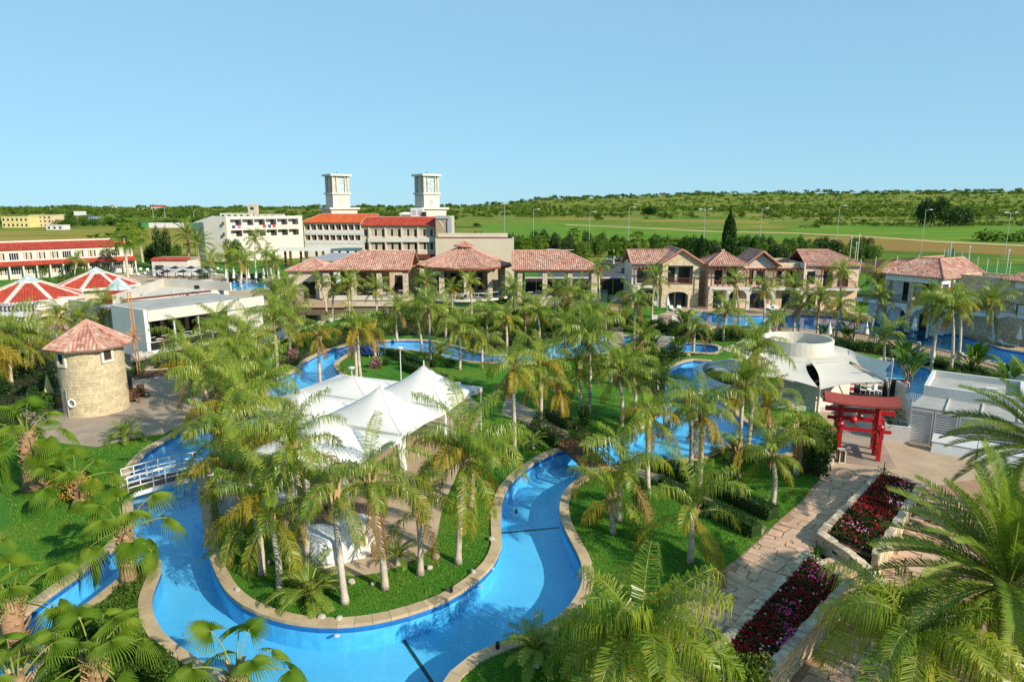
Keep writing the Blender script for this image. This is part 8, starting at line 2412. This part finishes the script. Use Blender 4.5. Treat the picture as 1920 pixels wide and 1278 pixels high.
hedge([G(1240,908), G(1330,960)], .6, .5, 'low clipped hedge at the upper lawn edge of the narrow path', 3)
hedge([G(1018,778), G(1072,805)], 1.0, .75, 'clipped hedge on the far side of the marquee path', 4)
hedge([G(1022,818), G(1048,838)], 1.0, .8, 'clipped hedge on the near side of the marquee path', 5)
hedge([G(730,664), G(800,690)], .9, .7, 'dark hedge before the blue loungers', 6, 120)
hedge([G(760,692), G(900,745)], .9, .8, 'dark clipped hedge behind the marquee peaks', 7, 200)
hedge([G(455,520), G(520,514)], 1.6, .7, 'low hedge of the round planter at the hotel pool', 8, 60)
hedge([G(1310,522), G(1335,520)], 1.4, 1.0, 'hedge at the car park end between the villas', 9, 60)
hedge([G(1600,570), G(1650,572)], 1.6, 2.0, 'tall shaded hedge in the gap between second and third villa', 10, 60)
hedge([G(1126,612), G(1132,560)], 1.6, 1.8, 'dark hedge beside the grey service path', 11, 60)
hedge([G(1062,507), G(1100,505), G(1150,503)], 1.8, 1.1, 'hedge on the kerb of the car park', 12, 40)

# real blades on the near lawns, on top of the lawn's own texture
def blades(n, seed):
    rr = random.Random(seed); vs = []; fs = []; mi = []
    ro = offset(river, .5); k = 0
    while k < n:
        d = 15+33*rr.random()**.8; a = rr.uniform(-.74,.60); x, y = a*d*1.1, d
        p = (x, y)
        if inside(p, ro) or inside(p, ISL) or inside(p, PATH) or inside(p, WIND_PATIO) or inside(p, TORII_T) or inside(p, LOWER): k += .35; continue
        k += 1; h = rr.uniform(.03,.075)*(1+.4*mnoise.noise((x*.4, y*.4, 1))); t = rr.uniform(0,6.28); w = .018+.0006*d; l = rr.uniform(-.05,.05); b = len(vs)
        vs += [(x-w*math.cos(t), y-w*math.sin(t), 0), (x+w*math.cos(t), y+w*math.sin(t), 0), (x+l, y+rr.uniform(-.05,.05), h)]
        fs.append((b, b+1, b+2)); mi.append(0 if rr.random() < .75 else 1)
    me = bpy.data.meshes.new('grass'); me.from_pydata(vs, [], fs); me.materials.append(M['blade']); me.materials.append(M['blade_dry']); me.polygons.foreach_set('material_index', mi); me.update()
    tag(put('grass', me), 'short mown grass of the near lawns', kind='stuff')
M['blade'] = leafmat('grass_blade', (0.05, 0.17, 0.012), (0.10, 0.24, 0.02), .3, .6, .15, 1.2)
M['blade_dry'] = leafmat('yellow_grass_blade', (0.14, 0.21, 0.02), (0.24, 0.26, 0.05), .3, .6, .15, 1.2)
blades(110000, 3)
# ground cover on the planted spit
def cover(name, px, n, z, leaf, m, label, seed):
    rr = random.Random(seed); poly = PXL(px); mb = MB(); xs = [p[0] for p in poly]; ys = [p[1] for p in poly]; ro = offset(river, .5)
    k = 0
    while k < n:
        p = (rr.uniform(min(xs), max(xs)), rr.uniform(min(ys), max(ys)))
        if not inside(p, poly): continue
        k += 1
        if inside(p, ro): continue
        h = z*(.55+.9*mnoise.noise((p[0]*.9, p[1]*.9, seed)))
        if h < .03: continue
        leafquad(rr, mb, Vector((p[0], p[1], rr.uniform(.02, h))), leaf*rr.uniform(.7,1.3), 0, .8)
    tag(mb.build(name, m), label, kind='stuff')
cover('ground_cover', bed_px['f'], 21000, .55, .075, M['leaf'], 'leafy ground cover on the planted spit', 3)
cover('ground_cover', bed_px['d'], 1500, .3, .06, M['leaf_dark'], 'low plants on the red soil bed', 4)
cover('ground_cover', bed_px['a'], 16000, .5, .13, M['leaf_dark'], 'low undergrowth of the bed between pond and river', 5)
cover('ground_cover', bed_px['e'], 7000, .8, .12, M['leaf_dark'], 'undergrowth of the shaded bed left of the windmill', 6)
cover('ground_cover', bed_px['c'], 6000, .6, .12, M['leaf_dark'], 'undergrowth below the villa pool fence', 7)
cover('ground_cover', bed_px['b'], 4000, .4, .1, M['leaf_dark'], 'undergrowth at the deep pool bend', 8)

# strelitzia / banana clumps: a few stems of big paddle leaves
def paddle_mesh(seed, L, W):
    rr = random.Random(seed); mb = MB(); NS = 7
    p = Vector((0,0,0)); pts = []
    for i in range(NS+1):
        s = i/NS; th = R(80) - R(75)*s*s*rr.uniform(.85,1.1)
        pts.append(p.copy()); p = p+Vector((math.cos(th), 0, math.sin(th)))*L/NS
    mb.tube(pts[:4], [.04,.035,.03,.025], 4, 1, cap=False)
    vs = []; fs = []
    for i in range(2, NS+1):
        s = (i-2)/(NS-2); w = W*math.sin(math.pi*min(1,(s*.86+.1)))**.7*.5
        c = pts[i]; vs += [c+Vector((0,-w,.12*w)), c, c+Vector((0,w,.12*w))]
    for i in range(NS-2):
        a = i*3; fs += [(a,a+1,a+4,a+3),(a+1,a+2,a+5,a+4)]
    mb.poly(vs, fs, 0)
    return mb.mesh('paddle_leaf', [M['leaf_banana'], M['rachis']])
PAD = [paddle_mesh(700+i, 2.1, .55) for i in range(3)]
def strelitzia(px, label, sc=1.0, seed=0, n=16, h=1.0):
    rr = random.Random(seed); x, y = G(*px)
    t_ = thing('strelitzia', label, 'plant', (x, y, 0), 0, 'paddle-leaved plants round the pools')
    s = MB()
    for k in range(4):
        a = rr.uniform(0,6); s.tube([(math.cos(a)*.3, math.sin(a)*.3, 0), (math.cos(a)*.4, math.sin(a)*.4, h)], [.09,.07], 6)
    s.build('stem', M['bark'], t_)
    for k in range(n):
        a = k*2.4; o = put('paddle_leaf', PAD[k % 3], t_, loc=(math.cos(a)*.25, math.sin(a)*.25, h*rr.uniform(.3,1.0)))
        o.rotation_euler = (0, rr.uniform(-.1,.6), a); o.scale = (sc*rr.uniform(.75,1.1),)*3
for i, (px, l, sc) in enumerate((((1457,618),'paddle-leaved plant before the second villa at the pool', 1.0),((1543,634),'paddle-leaved plant right of the drum at the villa pool', .7),((1588,640),'tall paddle-leaved plant beside the round bar', .85),((1703,718),'paddle-leaved clump left of the white store', 1.25),((1690,690),'paddle-leaved clump behind the corner of the shade sail', 1.1),((1824,700),'paddle-leaved plant behind the white store roof', 1.15),((1893,735),'tallest paddle-leaved plant at the right edge', 1.3),((1283,620),'paddle-leaved plant at the left tip of the villa pool', 1.1),((1222,655),'paddle-leaved plant by the upper channel', .9),((1330,645),'paddle-leaved plant behind the upper channel end', .9),((1270,662),'paddle-leaved plant on the deep pool bank', .8),((455,505),'paddle-leaved tree before the white hotel wing', 1.3))):
    strelitzia(px, l, sc, 900+i, h=1.2 if sc > 1 else .7)

# ---------------------------------------------------------------- trees of the plain
def tree_mesh(seed, n, leaf, m, shape='round'):
    rr = random.Random(seed); mb = MB()
    if shape == 'round':
        ls = [(Vector((rr.uniform(-.5,.5), rr.uniform(-.5,.5), rr.uniform(.35,.8))), rr.uniform(.3,.5)) for _ in range(7)]
        for k in range(n):
            c, s_ = ls[k % 7]; d = Vector((rr.gauss(0,1), rr.gauss(0,1), rr.gauss(.2,.9))).normalized()
            leafquad(rr, mb, c+d*s_*rr.uniform(.6,1.05), leaf*rr.uniform(.7,1.4), 0, .4)
    elif shape == 'column':
        for k in range(n):
            z = rr.random()**.85; w = .5*(1-(2*z-.9)**2*.55)*(1 if z < .8 else (1-z)/.2)
            a = rr.uniform(0,6.28); q = rr.uniform(.6,1.05)
            leafquad(rr, mb, Vector((math.cos(a)*w*q, math.sin(a)*w*q, z)), leaf*rr.uniform(.7,1.3), 0, .2)
    elif shape == 'flat':
        ls = [(Vector((rr.uniform(-.8,.8), rr.uniform(-.8,.8), rr.uniform(.15,.5))), rr.uniform(.25,.5)) for _ in range(8)]
        for k in range(n):
            c, s_ = ls[k % 8]; d = Vector((rr.gauss(0,1), rr.gauss(0,1), rr.gauss(.2,.7))).normalized()
            p = c+d*s_*rr.uniform(.6,1.05); p.z = max(0, p.z)
            leafquad(rr, mb, p, leaf*rr.uniform(.7,1.4), 0, .5)
    return mb.mesh('crown', m)
TR = [tree_mesh(800+i, 420, .11, M['tree_far']) for i in range(3)]
TRF = [tree_mesh(810+i, 300, .13, M['tree_far'], 'flat') for i in range(3)]
TRN = [tree_mesh(820+i, 2600, .055, M['leaf']) for i in range(2)]
TRND = [tree_mesh(825+i, 2600, .055, M['leaf_dark']) for i in range(2)]
TRL = [tree_mesh(828, 2400, .06, M['leaf_lime'])]
CYP = [tree_mesh(830+i, 2200, .06, M['cypress'], 'column') for i in range(2)]
TRUNKM = MB(); TRUNKM.tube([(0,0,0),(.02,.01,.3),(0,.03,.65)], [.05,.035,.02], 6)
TRUNK_ME = TRUNKM.mesh('trunk', M['bark'])
def tree(x, y, w, h, me, label, group=None, z=None, seed=0, name='tree', cat='tree', trunk=True):
    rr = random.Random(seed)
    zz = (hill(x, y) if y > 175 else 0) if z is None else z
    t_ = thing(name, label, cat, (x, y, zz-.05), rr.uniform(0,6.28), group)
    o = put('crown', me, t_); o.scale = (w, w, h)
    if trunk:
        o = put('trunk', TRUNK_ME, t_); o.scale = (h*.7, h*.7, h)
    return t_
r6 = random.Random(66)
# hedge of trees behind car park and villas (near the fields)
k = 0
for i in range(74):
    px = 905 + i*11.5 + r6.uniform(-5,5)
    if px > 1640: break
    py = 478 + r6.uniform(-9,10) + (8 if px > 1300 else 0)
    x, y = G(px, py); h = r6.uniform(4.0,6.5); w = r6.uniform(2.4,3.6)
    tree(x, y, w, h, r6.choice(TRND if r6.random() < .3 else TRN if r6.random() < .75 else TRL), 'bushy tree of the belt before the green field, above '+mark(px), 'trees of the belt behind the car park', seed=i)
for i, (px, py, w, h, l) in enumerate(((1545,497,4.6,6.8,'rounded bright tree behind the second villa'),(1515,500,3.4,5.2,'leafy tree left of the rounded tree behind the second villa'),(1460,497,3.2,5.6,'dark tree behind the flat bay of the second villa'),(1125,470,3.0,5.5,'spreading tree at the car park edge'),(1008,470,4.0,6.5,'dense tree behind the right pavilion'),(900,462,3.2,5,'tree to the right of the hotel lift tower'),(310,505,2.6,9.5,'tall dark ragged tree beyond the restaurant roof'),(330,492,3.0,4.5,'bushy tree left of the white hotel wing'),(285,500,3.0,5.5,'bushy tree behind the fan palms'),(442,496,3.5,6,'bushy tree before the corner of the white hotel wing'),(560,540,3.0,3.2,'dark bush left of the small tiled pavilion'),(75,520,2.6,3.2,'bush before the lower awning of the long wing'),(110,516,2.6,3.4,'second bush before the lower awning of the long wing'))):
    x, y = G(px, py); tree(x, y, w, h, r6.choice(TRN if i % 2 else TRND), l, seed=200+i)
for i, (px, py, top, w, l) in enumerate(((1313,500,440,2.4,'slim cypress behind the gable of the first villa'),(1364,497,396,3.6,'tall ragged cypress behind the second villa'),(1395,492,452,2.2,'small dark cypress left of the flat bay'),(1410,490,445,2.0,'pointed conifer behind the second villa roof'))):
    x, y = G(px, py); X, Z = XZ(px, top, y)
    tree(x, y, w, Z, CYP[i % 2], l, 'cypresses behind the villas', seed=300+i, name='cypress', trunk=False)
x, y = G(1745,426); tree(x, y, 13, 22, TRND[0], 'tall dark conifer on the right side of the plain', seed=330)
for i, (px, py, w, h, l) in enumerate(((1780,425,11,14,'umbrella-topped tree beside the tall dark conifer'),(1805,424,12,13,'broad tree right of the umbrella-topped tree'),(1885,452,13,6.5,'low dark spreading tree at the right side of the field'),(1215,405,18,13,'large tree clump right of the white greenhouses'),(1520,427,6,4,'small lone bush in the rough field'))):
    x, y = G(px, py); tree(x, y, w, h, TRF[i % 3] if i in (2,4) else TRND[i % 2], l, seed=340+i)
# scattered bushes of the plain: individuals for the ones that show largest
pts = []
def skip(px, py):
    if 900 < px < 1500 and 414 < py < 452: return True
    if 1480 < px and 424 < py < 470: return True
    if px < 420 and 424 < py < 470: return True
    return False
tries = 0
while len(pts) < 215 and tries < 9000:
    tries += 1
    px = r6.uniform(-60, 1980); py = 396 + 66*r6.random()**1.6
    if skip(px, py): continue
    x, y = G(px, py); pts.append((x, y, px, py))
for i, (x, y, px, py) in enumerate(pts):
    s_ = y/520
    w = r6.uniform(3.0,6.5)*s_**.7; h = w*r6.uniform(.55,.95)
    o = put('bush', r6.choice(TRF + TR), None, loc=(x, y, hill(x, y)-.1), rz=r6.uniform(0,6.28)); o.scale = (w, w, h)
    tag(o, '%s green bush on the plain straight above %s' % ('distant' if py < 404 else 'mid-distance' if py < 414 else 'nearer', mark(px)), 'bush', 'bushes scattered on the plain')
# far woods, one mass
def mass(name, n, pyr, label, seed, px=(-250,2170), size=(4,8), lim=None):
    rr = random.Random(seed); vs = []; fs = []; src = TRF + TR
    lows = []
    for me in [tree_mesh(seed*10+i, 46, .26, M['tree_far'], 'flat' if i % 2 else 'round') for i in range(5)]:
        lows.append(([v.co.copy() for v in me.vertices], [tuple(p.vertices) for p in me.polygons]))
    for _ in range(n):
        a = rr.uniform(*px); b = pyr[0] + (pyr[1]-pyr[0])*rr.random()
        if lim and lim(a, b): continue
        x, y = G(a, b)
        if y > 5200 or y < 0: continue
        if mnoise.noise((x*.004, y*.0016, 7.7)) < -.18 and pyr[1] > 395: continue
        z = hill(x, y); w = rr.uniform(*size)*(y/900)**.45; h = w*rr.uniform(.55,.95)
        c, s_ = math.cos(rr.uniform(0,6)), math.sin(rr.uniform(0,6)); V, Fc = rr.choice(lows); bb = len(vs)
        vs += [(x+w*(v.x*c-v.y*s_), y+w*(v.x*s_+v.y*c), z+h*v.z) for v in V]
        fs += [tuple(bb+i for i in f) for f in Fc]
    me = bpy.data.meshes.new(name); me.from_pydata(vs, [], fs); me.materials.append(M['tree_far']); me.update()
    tag(put(name, me), label, kind='stuff')
mass('woodland', 1500, (388.6, 400), 'far woods and scrub reaching to the horizon', 1, size=(5,10))
mass('woodland', 900, (388.2, 410), 'dense dark trees across the left of the plain', 2, px=(-200,960), size=(4,8), lim=lambda a, b: a < 300 and b > 404 and a < 130)
mass('scrub', 1300, (394, 424), 'low scrub scattered across the plain', 3, size=(2,4.5), lim=lambda a, b: skip(a, b))
mass('woodland', 1500, (387.4, 391.5), 'tree-covered ridge along the skyline', 4, size=(9,14))
def ridge(px0, px1, n, ymin, ymax, seed):
    """trees standing on the hill where the ground itself is the skyline"""
    rr = random.Random(seed); vs = []; fs = []
    lows = [([v.co.copy() for v in me.vertices], [tuple(p.vertices) for p in me.polygons]) for me in [tree_mesh(seed*10+i, 40, .28, M['tree_far'], 'flat' if i % 2 else 'round') for i in range(4)]]
    for _ in range(n):
        y = ymin*(ymax/ymin)**rr.random(); x = (rr.uniform(px0, px1)-960)/F*y
        if mnoise.noise((x*.003, y*.0012, 2.2)) < -.22: continue
        w = rr.uniform(5,9)*(y/1500)**.4; h = w*rr.uniform(.6,1); V, Fc = rr.choice(lows); b = len(vs); z = hill(x, min(y, 5000)); a = rr.uniform(0,6); c, s_ = math.cos(a), math.sin(a)
        vs += [(x+w*(v.x*c-v.y*s_), y+w*(v.x*s_+v.y*c), z+h*v.z) for v in V]; fs += [tuple(b+i for i in f) for f in Fc]
    me = bpy.data.meshes.new('woodland'); me.from_pydata(vs, [], fs); me.materials.append(M['tree_far']); me.update()
    tag(put('woodland', me), 'woods on the low hill to the right', kind='stuff')
mass('woodland', 260, (397, 409), 'grove of dark trees left of the greenhouse fields', 5, px=(1000,1235), size=(4,7))
mass('scrub', 150, (403, 407), 'hedge line across the middle of the plain', 6, px=(930,1300), size=(2,3.5))
mass('scrub', 170, (419, 424), 'hedge line along the far side of the rough field', 7, px=(1440,1960), size=(2,4))
ridge(960, 2150, 2600, 900, 5000, 9)
for o in ():
    pass
# hedge rows in front of the yellow house on the left
for i in range(22):
    px = -30+i*24+r6.uniform(-6,6); x, y = G(px, 424+r6.uniform(-3,3)); w = r6.uniform(6,9)
    tree(x, y, w, w*.62, r6.choice(TRN), 'rounded tree in the row beyond the dry field, above '+mark(px), 'tree row beyond the dry field', seed=400+i, trunk=False)
